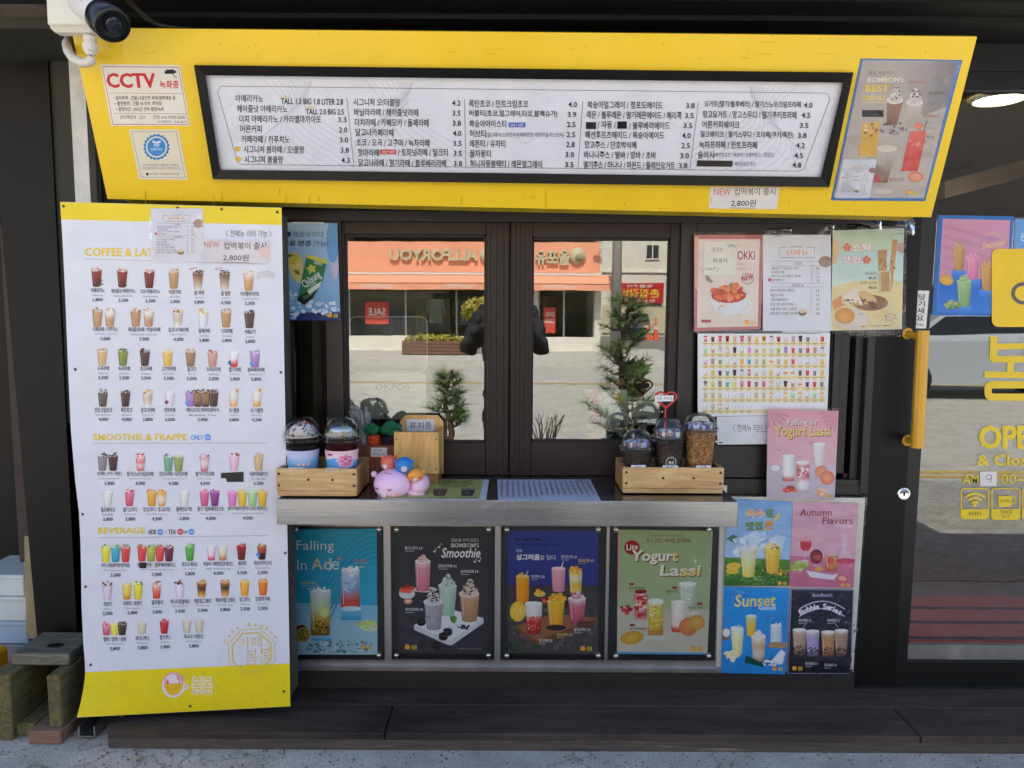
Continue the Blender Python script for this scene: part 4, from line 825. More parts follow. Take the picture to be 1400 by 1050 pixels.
def pricelist(pl, base, x0, y0, w_, h_, sk, nm, label, tl=None):
    A = Art(pl, base=base)
    def P(u, v): return (x0 + u * w_ + sk * v * h_, y0 + v * h_)
    A.sheet(P(0, 0), P(1, 0), P(1, 1), P(0, 1), (222, 222, 228), .0006)
    def T(s, u0, v0, u1, v1, c=BK, bold=0):
        a = P(u0, v0); e = P(u1, v1); A.text(s, a[0] + sk * (v1 - v0) * h_ * .5, a[1], e[0] - sk * (v1 - v0) * h_ * .5, e[1], c, bold)
    A.line([P(.36, .13), P(.24, .13), P(.24, .24), P(.76, .24), P(.76, .13), P(.64, .13)], max(.35, w_ * .008), (110, 108, 112)); T('CAFE BOMBOM', .4, .115, .6, .135, GR); T('신메뉴', .33, .155, .67, .215, (226, 156, 80), .02)
    for v in (.275, .325, .505, .545): A.line([P(.12, v), P(.9, v)], max(.3, w_ * .005), (130, 128, 132))
    T('디저트', .46, .283, .58, .317); T('시즌음료', .42, .512, .6, .541)
    for i, s in enumerate(('꿀약과 그릭치즈 쿠키', '우리쌀 찐빵', '헤이즈넛(크림어 듬뿍)', '컵떡볶이')): T(s, .13, .337 + i * .04, (.52, .32, .56, .3)[i], .368 + i * .04); T(('3.5', '1.2', '1.5', '2.8')[i], .78, .34 + i * .042, .83, .366 + i * .042)
    for i, s in enumerate(('딸기라떼(얼그레이)', '해운드라떼', '자몽허블랙티디', '초코 얼그레이 라떼', '더블 복분 히비스 포테트', '레트로샷 카라멜 프라페')): T(s, .11, .565 + i * .048, (.46, .3, .37, .44, .5, .5)[i], .598 + i * .048); T(('3.8', '3.8', '3.9', '4.3', '3.8', '3.8')[i], .78, .568 + i * .048, .83, .595 + i * .048)
    A.line([P(.72, .34), P(.72, .49)], max(.3, w_ * .004), GR); A.line([P(.71, .565), P(.71, .83)], max(.3, w_ * .004), GR)
    a = P(.92, .28); A.ell(a[0], a[1], w_ * .1, w_ * .085, (164, 136, 120), 14, 0, (190, 162, 146)); a = P(.58, .81); A.ell(a[0], a[1], w_ * .065, w_ * .05, (120, 100, 70)); A.ell(a[0], a[1] - w_ * .02, w_ * .06, w_ * .03, (216, 200, 150)); a = P(.1, .47); A.ell(a[0], a[1], w_ * .026, w_ * .026, (206, 80, 90))
    return tag(A.build(nm, None), label, 'price list')
pricelist(SG, .0026, 1153, 218, 46, 53, -.2, 'price_list', 'small new menu price list stuck on the lower left of the grey best menu poster')
fm = film('tape_strip', SG, (1150, 208), (1212, 208), (1204, 272), (1138, 272), .006, bpy.data.objects['price_list'], .002, 8)
fm = film('poster_sleeve', SG, (1178, 81), (1314, 83), (1264, 273), (1138, 272), .0035, bpy.data.objects['menu_poster'], .0012, 14, None, 5)

# --- security camera with its junction box, gland and conduit
cc = thing('security_camera', 'white bullet security camera with a black face at the top left corner', 'camera', tuple(at(110, 20, -.55)))
yb = -.5
def P3(px, py, y=yb): return at(px, py, y)
b = MB(); a, e = P3(70, -40, -.46), P3(136, 48, -.46); b.bbox(a.x, e.x, -.49, -.44, e.z, a.z, .012); b.bbox(a.x + .004, e.x - .004, -.498, -.488, e.z + .012, a.z, .004); b.build('junction_box', mat('cream_plastic', (222, 220, 206), .4, var=.03), cc)
tip, bk_ = P3(151, 31, -.60), P3(86, -22, -.47); ax = (tip - bk_).normalized()
b = MB(); b.lathe([(0, 0), (.036, .0), (.041, .01), (.041, .155), (.036, .17)], tip - ax * .165, 26, axis=ax); b.build('camera_housing', M_white, cc)
b = MB(); b.lathe([(.0405, -.05), (.045, -.04), (.046, .01), (.043, .018), (.03, .014), (.0, .013)], tip, 26, axis=ax); b.build('lens_hood', mat('hood_black', (16, 17, 20), .25), cc)
b = MB(); b.lathe([(.018, .0135), (.019, .0175), (.014, .017), (.0, .020)], tip, 22, axis=ax, m=0); b.build('lens', mat('lens_glass', (40, 42, 56), .05, coat=.5), cc)
sd_ = ax.cross(V((0, 0, 1))).normalized(); upv = sd_.cross(ax)
vs, fs, a0, a1, c0, c1 = glyphs('Tiandy', 0); fb_ = (sd_ * -.2 + upv * .1 + V((0, -1, 0)) * .9); fb_ = (fb_ - ax * fb_.dot(ax)).normalized(); tg = ax
cr = tg.cross(fb_)
b = MB(); b.add([tip - ax * (.125 - .05 * (x - a0) / (a1 - a0)) + (fb_ + cr * (-(y - c0) / (c1 - c0) + 1.1) * .32).normalized() * .0416 for x, y in vs], fs); b.build('lettering', mat('logo_green', (40, 140, 90), .5), cc)
b = MB(); g0 = P3(123, 50, -.455)
b.lathe([(.0, 0), (.017, 0), (.017, -.012), (.014, -.013), (.014, -.018), (.0195, -.02), (.0195, -.038), (.014, -.044), (.011, -.05), (.0, -.05)], g0, 12, smooth=False); b.build('cable_gland', M_white, cc)
b = MB(); pth = [P3(127, 79, -.455), P3(122, 85, -.455), P3(112, 86, -.45), P3(100, 80, -.44), P3(93, 70, -.42), P3(91, 60, -.38), P3(96, 52, -.3)]; fine = []
for i in range(len(pth) - 1):
    for k in range(8): fine.append(pth[i].lerp(pth[i + 1], k / 8))
b.tube(fine, [.0115 + (.0012 if k % 2 else 0) for k in range(len(fine))], 12); b.build('conduit', mat('conduit_white', (210, 208, 200), .45), cc)
b = MB()
for k in range(3): b.tube([P3(123 + k * 1.3, 74, -.458), P3(125 + k, 79, -.46), P3(126 + k, 82, -.458)], .0022, 6, k)
b.build('wires', [mat('wire_red', (150, 30, 40), .5), M_dark, M_white], cc)
b = MB()
for k in range(3): b.tube([P3(152 + k * 4, -30, -.4), P3(176 + k * 6, 5 + k * 3, -.42), P3(200 + k * 9, 28 + k * 4, -.4), P3(240 + 10 * k, 38, -.36)], .002, 6)
tag(b.build('loose_cables', mat('cable_dark', (46, 44, 38), .5)), 'thin dark loose cables trailing above the yellow sign beside the security camera', 'cables')
# ================================================================ big menu banner on the left
BY = -.26
def bbump(px, py):                                   # the banner's lower left corner curls out, its left edge waves a little
    t = max(0, (py - 860) / 120); s_ = max(0, 1 - (px - 105) / 130)
    return .03 * t * t * s_ + .004 * math.sin(py / 70) * max(0, 1 - (px - 90) / 120)
BN = Pl((0, BY, 0), (0, -1, 0), bbump)
bd = thing('banner_backing', 'grey wooden board box standing behind the tall left menu banner', 'board', tuple(at(250, 950, BY)))
b = MB(); c0 = at(384, 290, BY + .004); c1 = at(398, 962, BY + .004); c1.x = c0.x = at(381, 500, BY + .004).x; l0 = at(86, 290, BY + .004); l1 = at(118, 900, BY + .004)
b.hexa([(l1.x, BY + .004, c1.z), (c1.x, BY + .004, c1.z), (c1.x, BY + .13, c1.z + .0), (l1.x, BY + .13, c1.z)], [(l0.x, BY + .004, c0.z), (c0.x, BY + .004, c0.z), (c0.x, BY + .13, c0.z), (l0.x, BY + .13, c0.z)])
b.build('box', mat('weathered_board', (92, 86, 78), .8, col2=(58, 54, 48), scale=12, stretch=(1, 1, .2), bump=.3), bd)
bn = thing('menu_banner', 'tall white menu banner with yellow bands and rows of small drinks', 'banner', tuple(at(250, 620, BY)))
A = Art(BN, base=.001)
Lf = [(82, 276), (85, 320), (89, 400), (93, 500), (97, 590), (103, 660), (108, 700), (110, 740), (111, 790), (111.5, 830), (114, 880), (116, 905), (116.5, 922), (114, 942), (110, 962), (105, 981)]
Rt = lambda y: 385 + (y - 284) * 12 / 681
def sl(yl, k=None):                                   # banner row lines: slope falls from + to - going down
    t = (yl - 276) / 700; return 8 * (1 - t) - 15 * t * t
NC = 36; vs = []; Lf0 = Lf
Lf = [(a[0] + (e[0] - a[0]) * k / 6, a[1] + (e[1] - a[1]) * k / 6) for a, e in zip(Lf, Lf[1:]) for k in range(6)] + [Lf[-1]]
for (x, y) in Lf:
    for i in range(NC + 1):
        u = i / NC; vs.append((x + (Rt(y + sl(y)) - x) * u, y + sl(y) * u))
fs = [[j * (NC + 1) + i, j * (NC + 1) + i + 1, (j + 1) * (NC + 1) + i + 1, (j + 1) * (NC + 1) + i] for j in range(len(Lf) - 1) for i in range(NC)]
A.raw(vs, fs, (224, 226, 236))
A.back(0.0); A.raw(vs, [f[::-1] for f in fs], (200, 200, 206)); A.back(.0016)
def band(ya, yb_, col):
    def le(y):
        for (x0, y0), (x1, y1) in zip(Lf, Lf[1:]):
            if y <= y1: return x0 + (x1 - x0) * (y - y0) / (y1 - y0)
        return Lf[-1][0]
    n = 16; vs = []
    for j in range(n + 1):
        y = ya + (yb_ - ya) * j / n; x = le(y)
        for i in range(NC + 1): u = i / NC; vs.append((x + (Rt(y + sl(y)) - x) * u, y + sl(y) * u))
    A.raw(vs, [[j * (NC + 1) + i, j * (NC + 1) + i + 1, (j + 1) * (NC + 1) + i + 1, (j + 1) * (NC + 1) + i] for j in range(n) for i in range(NC)], col)
band(276.2, 300, (238, 212, 40)); band(919, 980.8, (240, 218, 24))
A.text('COFFEE & LATTE', 116, 338.5, 226, 350.5, (236, 204, 60), .045, 0, .008); A.line([(116, 354), (360, 361)], 1, (190, 182, 186))
A.text('SMOOTHIE & FRAPPE', 127, 593, 256, 602.5, (236, 204, 60), .045, 0, -.001); A.text('ONLY', 261, 594.5, 278, 601.5, (90, 150, 226), .02); A.ell(284, 598, 4.4, 4.4, (80, 150, 236)); A.text('ICED', 281, 596.5, 287, 599.5, WH, .02); A.line([(127, 606), (364, 605.5)], 1, (190, 182, 186))
A.text('BEVERAGE', 134, 721, 199, 730, (236, 204, 60), .045, 0, -.005); A.text('ADE', 202.5, 724, 213.5, 730.5, BK, .02); A.ell(219, 727.5, 4.2, 4.2, (80, 150, 236)); A.line([(225.5, 730), (228, 724)], .5, GR); A.text('TEA', 230, 724, 240.5, 730.5, BK, .02); A.ell(246.5, 727, 4.4, 4.2, (206, 56, 80)); A.text('or', 252, 725.5, 256.5, 729.5, BK); A.ell(261.5, 727, 4.2, 4.2, (80, 150, 236)); A.text('ICED', 216, 726, 222, 729, WH, .02); A.text('HOT', 244, 725.5, 249, 728.5, WH, .02); A.text('ICED', 258.5, 725.5, 264.5, 728.5, WH, .02); A.line([(134, 735.5), (366, 732)], 1, (190, 182, 186))
LAT = (196, 150, 112); C2 = lambda a, b: [(0, a), (1, b)]
K = {  # drinks: gradient down the cup, topping colours
 'am': ([(0, (150, 60, 50)), (1, (96, 30, 32))], [(226, 206, 196), (190, 130, 110), (240, 230, 226)]), 'la': (C2((200, 156, 118), (186, 136, 96)), [(206, 170, 140), (150, 104, 74), (226, 200, 176)]), 'bl': ([(0, (110, 76, 56)), (.4, (176, 136, 104)), (1, (222, 214, 202))], [(120, 90, 70), (90, 62, 48)]),
 'ca': ([(0, (236, 226, 214)), (.3, (214, 170, 120)), (1, (200, 146, 96))], [(240, 226, 200), (230, 190, 120)]), 'fo': ([(0, (238, 232, 226)), (.3, (226, 210, 196)), (.5, (190, 146, 110)), (1, (196, 152, 118))], [(240, 236, 232), (200, 150, 110)]),
 'da': ([(0, (226, 216, 206)), (.5, (206, 186, 166)), (1, (236, 232, 226))], [(222, 170, 80), (180, 110, 40), (240, 200, 130)]), 'do': ([(0, (240, 226, 180)), (.2, (232, 232, 232)), (1, (224, 226, 232))], [(226, 190, 110)]), 'mo': (C2((98, 70, 64), (80, 54, 52)), CHO + [(190, 170, 160)]),
 'og': (C2((222, 190, 146), (206, 172, 126)), [(232, 206, 166), (200, 160, 110)]), 'gr': (C2((140, 150, 84), (116, 130, 60)), [(120, 140, 60), (220, 224, 190), (90, 110, 40)]), 'ch': (C2((90, 64, 60), (66, 46, 46)), [(90, 60, 56), (60, 40, 40), (140, 110, 100)]), 'ye': (C2((240, 200, 110), (230, 180, 80)), [(240, 226, 180), (236, 210, 130)]),
 'mt': (C2((176, 136, 104), (150, 108, 78)), [(226, 206, 176), (200, 170, 130)]), 'pk': (C2((214, 170, 156), (196, 144, 130)), [(220, 190, 180), (190, 90, 80)]), 'st': ([(0, (236, 236, 240)), (.55, (236, 226, 230)), (.7, (226, 70, 80)), (1, (206, 40, 56))], None), 'bb': (C2((190, 160, 214), (150, 110, 180)), [(120, 80, 160), (226, 206, 236)]),
 'mi': (C2((108, 96, 88), (80, 66, 60)), [(150, 206, 180), (190, 226, 206), (40, 36, 36)]), 'po': (C2((90, 50, 50), (60, 32, 36)), [(230, 226, 224), (90, 50, 46), (50, 30, 30)]), 'hm': (C2((232, 228, 234), (232, 216, 226)), None), 'bt': ([(0, (160, 120, 96)), (.7, (140, 104, 84)), (1, (50, 38, 40))], [(120, 84, 64), (70, 50, 44)]), 'or': ([(0, (232, 232, 226)), (.5, (232, 226, 206)), (1, (236, 160, 60))], None),
 'fr': (C2((150, 144, 152), (128, 120, 130)), [(236, 234, 236), (60, 54, 56), (30, 28, 30)]), 'sn': ([(0, (236, 226, 226)), (.4, (226, 120, 116)), (.7, (240, 226, 226)), (1, (190, 60, 66))], STR), 'fm': (C2((130, 180, 156), (100, 160, 132)), [(230, 236, 232), (60, 56, 56), (170, 210, 190)]), 'fg': (C2((160, 176, 110), (130, 150, 76)), [(240, 240, 234), (220, 220, 190)]), 'sk': ([(0, (226, 160, 166)), (.5, (240, 226, 228)), (1, (206, 90, 100))], [(50, 40, 42), (190, 50, 60), (236, 226, 226)]),
 'ps': (C2((240, 206, 216), (232, 180, 196)), [(240, 232, 230), (190, 110, 90), (200, 60, 60)]), 'ws': (C2((236, 234, 228), (222, 220, 212)), None), 'ss': (C2((232, 140, 166), (206, 60, 96)), STR + [(240, 230, 230)]), 'ms': (C2((240, 186, 80), (226, 150, 40)), MAN + [(220, 110, 50)]), 'my': ([(0, (240, 170, 60)), (.5, (240, 232, 220)), (1, (232, 150, 60))], MAN), 'pp': (C2((226, 120, 156), (200, 80, 120)), [(236, 150, 180)]), 'vi': (C2((160, 70, 160), (120, 40, 120)), [(190, 110, 190)]),
 'sp': (C2((240, 150, 206), (226, 110, 180)), [(244, 170, 216)]), 'sy': (C2((240, 206, 80), (226, 180, 40)), [(244, 220, 120)]), 'sg': (C2((190, 226, 170), (150, 206, 130)), [(206, 236, 190)]), 'le': (C2((240, 232, 80), (222, 214, 50)), [(240, 240, 170), (90, 150, 60)]), 'bu': (C2((90, 190, 206), (40, 150, 190)), [(200, 226, 190), (80, 140, 80)]), 're': (C2((232, 90, 84), (214, 56, 60)), [(240, 190, 180), (222, 80, 76), (100, 150, 70)]),
 'lm': (C2((206, 206, 90), (150, 156, 60)), [(226, 226, 140), (110, 150, 60)]), 'bk': (C2((120, 50, 80), (86, 36, 62)), [(236, 220, 226), (150, 40, 60)]), 'gp': (C2((110, 190, 90), (60, 150, 60)), [(140, 206, 120), (60, 130, 50)]), 'pc': ([(0, (232, 226, 234)), (.6, (236, 206, 220)), (1, (206, 40, 90))], None), 'pf': ([(0, (236, 232, 222)), (.6, (232, 214, 170)), (1, (170, 110, 50))], None), 'co': (C2((170, 40, 46), (90, 22, 30)), STR + [(90, 140, 60)]), 'it': ([(0, (214, 110, 56)), (.5, (150, 60, 36)), (.6, (40, 26, 30)), (1, (36, 24, 28))], [(226, 190, 170), (100, 130, 60)]),
 'ht': (C2((226, 216, 226), (222, 206, 220)), [(120, 76, 56)]), 'yu': ([(0, (240, 216, 110)), (.6, (244, 206, 70)), (1, (226, 120, 40))], None), 'rg': ([(0, (236, 226, 214)), (.5, (226, 110, 80)), (1, (220, 60, 50))], [(226, 110, 70), (110, 150, 70)]), 'hb': (C2((230, 224, 236), (224, 216, 230)), [(90, 50, 40)]), 'lb': ([(0, (200, 120, 50)), (.4, (70, 46, 36)), (.7, (220, 140, 60)), (1, (240, 190, 100))], [(226, 170, 90)]), 'oj': (C2((246, 186, 70), (240, 160, 50)), [(250, 206, 110)]), 'ok': (C2((236, 140, 50), (220, 106, 30)), [(244, 170, 80)]),
 'bj': (C2((222, 214, 190), (206, 200, 170)), None), 'sj': (C2((214, 60, 76), (186, 30, 50)), [(226, 90, 100)]), 'pj': (C2((240, 170, 196), (206, 70, 110)), [(240, 140, 160), (200, 60, 90)]), 'yj': (C2((240, 232, 110), (232, 220, 80)), None)}
def drink(A, x, y0, y1, w_, k, dome=False):
    st, tp = K[k]; A.cup(x, y0, y1, w_, w_ * .7, st, 5, .88, 1.06); A.ell(x, y0, w_ / 2, w_ * .13, mixc(st[0][1], (240, 240, 240), .55), 10)
    if tp: A.bits(x, y0 - (y1 - y0) * .05, w_ * .46, (y1 - y0) * .14, tp, 13, w_ * .13)
    else: A.ell(x, y0, w_ * .42, w_ * .1, mixc(st[0][1], (250, 250, 250), .3), 10)
    A.line([(x - w_ * .3, y0 + 3), (x - w_ * .22, y1 - 3)], .45, mixc(st[1][1], (255, 255, 255), .45))
def item(keys, xs, y0, y1, name, en, price, nx, ny, nw, w_=14.5, tall=()):
    m0 = A.mark()
    for k, x in zip(keys, xs): drink(A, x, y0, y1, w_, k)
    if name: A.ctext(name, nx, ny, nw, 6.6, (66, 64, 68), .012); A.ctext(en, nx, ny + 6.6, nw * .82, 2.4, (120, 118, 122))
    if price: A.ctext(price, nx, ny + 13.2, 13.6, 5.4, (56, 54, 58), .015)
    A.back(m0)
row1 = [('am', 132, '아메리카노', 'Americano', '1,800', 19), ('am', 167, '헤이즐넛 아메리카노', 'Hazelnut Americano', '2,500', 33), ('am', 204, '더치 아메리카노', 'Dutch Americano', '3,300', 27), ('la', 237.5, '어른커피', 'Mix Coffee', '2,000', 16), ('bl', 270.5, '봄 라떼', 'Signature Bom Latte', '3,800', 13), ('bl', 307, '봄 블랑', 'Signature Cream Latte', '4,300', 13), ('ca', 340, '카라멜마끼아또', 'Caramel Macchiato', '3,300', 26)]
for i, (k, x, n, e, p, w_) in enumerate(row1): item([k], [x], 369 + i * .9, 391.5 + i * .9, n, e, p, x + 1.6, 397 + i * .8, w_)
for x, s in ((262, 'Signature'), (297, 'Signature')): A.text(s, x - 4, 366.5, x + 7, 370, (206, 90, 84), 0, .2, -.2)
A.text('+ 500', 127, 382, 140, 385.4, BK, .02); A.text('+ 1,000', 127, 387, 141, 390.4, BK, .02); A.text('+ 700', 161, 388, 173, 391.4, BK, .02)
A.poly([(352, 372), (366, 369), (376, 374), (374, 380), (362, 379), (350, 382)], (206, 206, 212))
for ks, xs, y0, n, e, p, nx, w_ in ((['la', 'fo'], [133, 150], 425, '카페라떼 / 카푸치노', 'Cafe Latte / Cappuccino', '3,000', 144, 35), (['la', 'fo'], [185.5, 203], 425, '헤이즐넛라떼 / 바닐라라떼', 'Hazelnut Latte / Vanilla Latte', '3,500', 197, 44), (['da'], [243], 425, '달고나카페라떼', 'Dalgona Cafe Latte', '4,000', 244, 27), (['do'], [277.5], 426, '돌체라떼', 'Condensed Milk Latte', '3,800', 279, 15), (['la'], [309], 426, '더치라떼', 'Dutch Latte', '3,800', 310, 15), (['mo'], [341], 427, '카페모카', 'Cafe Mocha', '3,800', 342, 15)):
    item(ks, xs, y0, y0 + 21, n, e, p, nx, y0 + 25 + (nx - 130) * .009, w_)
for i, (k, x, n, e, p, w_) in enumerate((('og', 139.5, '오곡라떼', 'Five Grains Latte', '3,500', 16), ('gr', 168, '녹차라떼', 'Green Tea Latte', '3,500', 16), ('ch', 198, '초코라떼', 'Chocolate Latte', '3,500', 16), ('ye', 229, '고구마라떼', 'Sweet Potato Latte', '3,500', 19), ('mt', 260.5, '밀크티', 'Milk Tea Latte', '3,500', 12), ('pk', 290.5, '토피넛라떼', 'Toffeenut Latte', '3,500', 19), ('st', 319.5, '딸기라떼', 'Strawberry Latte', '3,800', 16), ('bb', 348.5, '블루베리라떼', 'Blueberry Latte', '3,800', 23))): item([k], [x], 479.5 + i * .35, 499 + i * .35, n, e, p, x + 1.5, 503.5 + i * .3, w_, 14)
for x, y in ((314, 496), (344, 497)): A.ell(x, y, 2.8, 2.8, (80, 150, 236))
for ks, xs, n, e, p, nx, w_ in ((['mi'], [140.5], '민트크림초코', 'Mint Cream Chocolate', '4,000', 141.5, 24), (['po'], [171.5], '폭탄초코', 'Bomb Chocolate', '4,000', 173, 16), (['da'], [201.5], '달고나라떼', 'Dalgona Latte', '3,800', 202, 19), (['hm'], [232], '핫마라떼', 'Hot Yam Latte', '3,500', 232, 15), (['bb', 'bt', 'bt', 'ch'], [260, 270.5, 281, 292], '버블티(초코/얼그레이/타로/블랙슈가)', 'Bubble Tea', '3,900', 277, 45), (['or'], [319.5], '오! 블랑', 'Orange Cream Latte', '3,800', 320, 14), (['or'], [351], '오! 더블랑', 'Orange Cream Dutch Latte', '4,200', 351, 17)):
    item(ks, xs, 536, 555.5, n, e, p, nx, 560.5 + (nx - 140) * .003, w_, 13.5)
A.ell(228, 550, 2.7, 2.7, (206, 56, 90)); A.ell(256, 551, 2.9, 2.9, (80, 150, 236))
for x in (325, 356): A.poly([(x - 2, 531), (x + 1.5, 532), (x, 537), (x - 3, 536)], (240, 170, 40))
for ks, xs, y0, n, e, p, nx, w_ in ((['fr', 'po'], [140, 154.5], 623, '프라페 ( 쿠키 / 폭탄 )', 'Frappe (Cookie/Bomb)', '3,800', 149.5, 34), (['sn'], [192], 623, '딸기스노우크림프라페', 'Strawberry Snow Cream Frappe', '4,000', 191.5, 36), (['fm', 'fg'], [230, 244], 624, '민트프라페 / 녹차프라페', 'Mint Frappe / Green Tea Frappe', '4,200', 237, 38), (['sk'], [279.5], 624, '딸기쿠키프라페', 'Strawberry Cookie Frappe', '4,500', 280, 25), (['ps'], [320], 623, None, '', None, 0, 0), (['wd'] if 0 else ['og'], [353.5], 623, '어른커피쉐이크', 'Mix Coffee Shake', '3,500', 353.5, 25)):
    item(ks, xs, y0, 643 + (y0 - 623), n, e, p, nx, 648, w_, 13.5)
A.poly([(302, 646.5), (333, 645), (333, 659), (310, 659), (309, 654), (302, 654)], (26, 24, 26))
for ks, xs, n, e, p, nx, w_ in ((['ws'], [147], '밀크쉐이크', 'Milk Shake', '3,800', 147.5, 19), (['ss'], [177], '딸기스무디', 'Strawberry Smoothie', '3,800', 178, 19), (['ms', 'my'], [207.5, 221], '망고스무디 / 망고요거트', 'Mango Smoothie / Mango Yogurt', '4,500', 214.5, 37), (['ws'], [252], '플레인요거트', 'Plain Yogurt', '3,800', 252, 22), (['pp', 'vi'], [279.5, 293.5], '딸기 / 블루베리요거트', 'Strawberry / Blueberry Yogurt', '4,000', 288, 36), (['sp', 'sy', 'sg', 'sy'], [317.5, 331, 345, 358.5], '슬러시 (복숭아/오렌지망고/청포도/패션후르츠)', 'Slush (Peach/Orange Mango/Green Grape/Passion)', '4,500', 338.5, 54)):
    item(ks, xs, 672.5, 691.5, n, e, p, nx, 697 - (nx - 147) * .008, w_, 13)
for ks, xs, n, e, p, nx, w_ in ((['le', 'bu', 're'], [144.5, 158, 171.5], '에이드 (레몬/블루레몬/딸기레몬)', 'Ade (Lemon/Blue Lemon/Strawberry Lemon)', '3,500', 158, 39), (['re', 'lm', 're', 'bk'], [194, 206.5, 218.5, 231], '라임 / 자몽 / 블루베리에이드', 'Lime / Grapefruit / Blueberry Ade', '3,500', 214, 53), (['gp'], [259.5], '청포도에이드', 'Green Grape Ade', '3,800', 259.5, 22), (['pc', 'pf'], [289, 304.5], '복숭아 / 패션후르츠에이드', 'Peach / Passion Fruit Ade', '4,000', 298.5, 41), (['co'], [330], '체리콕', 'Cherry Coke', '3,500', 331, 11), (['it'], [358], '복숭아아이스티', 'Peach Iced Tea', '2,500', 359, 24)):
    item(ks, xs, 748.5 - (nx - 140) * .012, 768.5 - (nx - 140) * .018, n, e, p, nx, 773.5 - (nx - 150) * .018, w_, 13)
A.rect(190.5, 769, 200, 777, (26, 24, 26)); A.ell(352.5, 758.5, 2.6, 2.6, (80, 150, 236))
for ks, xs, n, e, p, nx, w_ in ((['ht'], [146.5], '허브티', 'Herb Tea', '2,500', 147, 11), (['yu', 'le'], [173.5, 188.5], '유자티 / 레몬티', 'Citron Tea / Lemon Tea', '2,800', 181, 25), (['rg'], [214], '꿀자몽티', 'Honey Grapefruit Tea', '3,000', 215, 16), (['hb'], [245.5], '허니자몽블랙티', 'Honey Grapefruit Black Tea', '3,500', 246, 26), (['lb'], [275.5], '레몬얼그레이', 'Lemon Earl Grey', '3,500', 277, 23), (['lb'], [307.5], '복숭아얼그레이', 'Peach Earl Grey', '3,800', 307.5, 26), (['oj'], [334.5], '망고주스', 'Mango Juice', '2,500', 335, 15), (['ok'], [359.5], '단호박식혜', 'Sweet Pumpkin Sikhye', '2,500', 359, 19)):
    item(ks, xs, 799.5 - (nx - 147) * .022, 820 - (nx - 147) * .03, n, e, p, nx, 826 - (nx - 147) * .034, w_, 13)
for ks, xs, n, e, p, nx, w_ in ((['pj', 'yj', 'ch'], [145.5, 156.5, 167], '딸바 / 망바 / 초바', 'Strawberry, Mango, Choco & Banana', '3,800', 157, 31), (['bj'], [194], '바나나주스', 'Banana Juice', '3,800', 195, 19), (['sj'], [224.5], '딸기주스', 'Strawberry Juice', '3,800', 226, 15), (['bj', 'bj'], [255.5, 272.5], '마나나 / 마몬드', 'Yam & Banana / Yam & Almond Juice', '3,800', 265, 27)):
    item(ks, xs, 853 - (nx - 157) * .05, 868 - (nx - 157) * .03, n, e, p, nx, 874 - (nx - 157) * .035, w_, 12.5)
# octagon stamp, cup logo
def octa(r_, wd): A.line([(344 + r_ * math.cos(R(22.5 + 45 * k - 4)), 892 + r_ * math.sin(R(22.5 + 45 * k - 4))) for k in range(8)], wd, (234, 206, 84), True)
octa(34, .9); octa(28.5, 1.8)
A.text('카페', 326, 873, 358, 889, (234, 206, 84), -.012, 0, -.16); A.text('봄봄', 336, 889, 370, 910, (234, 206, 84), -.012, 0, -.14)
for k, ch in enumerate('Cafe BomBom'):
    if ch != ' ': a = R(-158 + 12.6 * k); A.glyph(ch, 344 + 38.5 * math.cos(a), 890 + 36.5 * math.sin(a), 5.2, (234, 206, 84), a + math.pi / 2)
A.ell(237, 937.5, 16, 16.5, (240, 226, 226), 24)
for k in range(9): a = R(180 + 22.5 * k); A.ell(237 + 10.5 * math.cos(a), 931 + 8 * math.sin(a), 4, 4, (244, 170, 180))
for k in range(6): a = R(185 + 34 * k); A.ell(237 + 6 * math.cos(a), 933 + 5 * math.sin(a), 3.2, 3.2, (226, 80, 106))
A.poly([(224, 935), (250, 934), (249, 941), (245, 948), (238, 951), (231, 949), (226, 943)], (240, 190, 40)); A.line([(250, 936), (256, 936), (257, 941), (250, 944)], 2.4, (240, 226, 226)); A.text('cafe', 229, 938.5, 246, 945.5, WH, .03)
A.text('봄봄', 261, 924, 292, 950, (244, 236, 200), .09, 0, -.01); A.text('봄봄', 262.5, 925.5, 290.5, 948.5, (240, 206, 30), .0, 0, -.01)
rr_ = random.Random(4)
for _ in range(110): x, y = rr_.uniform(120, 390), rr_.uniform(880, 972); A.ell(x, y - (x - 120) * .03, rr_.uniform(.25, .7), rr_.uniform(.25, .6), (96, 84, 50), 5)
for _ in range(70): x, y = rr_.uniform(110, 385), rr_.uniform(310, 880); A.ell(x, y, .35, .35, (150, 146, 140), 5)
A.build('printed_sheet', bn, ink('banner_vinyl', .38, .4, dirt=.03))
for (x, y) in ((87, 282), (379, 290), (103, 505), (384, 509), (113, 703), (117, 802), (390, 756), (124, 909), (388, 945), (260, 965), (243, 284), (303, 286)):
    p = BN.p(x, y, .0015); MB().lathe([(.0045, 0), (.004, .002), (.0, .0028)], p, 10, axis=(0, -1, 0)).build('screw', M_screw, bn)
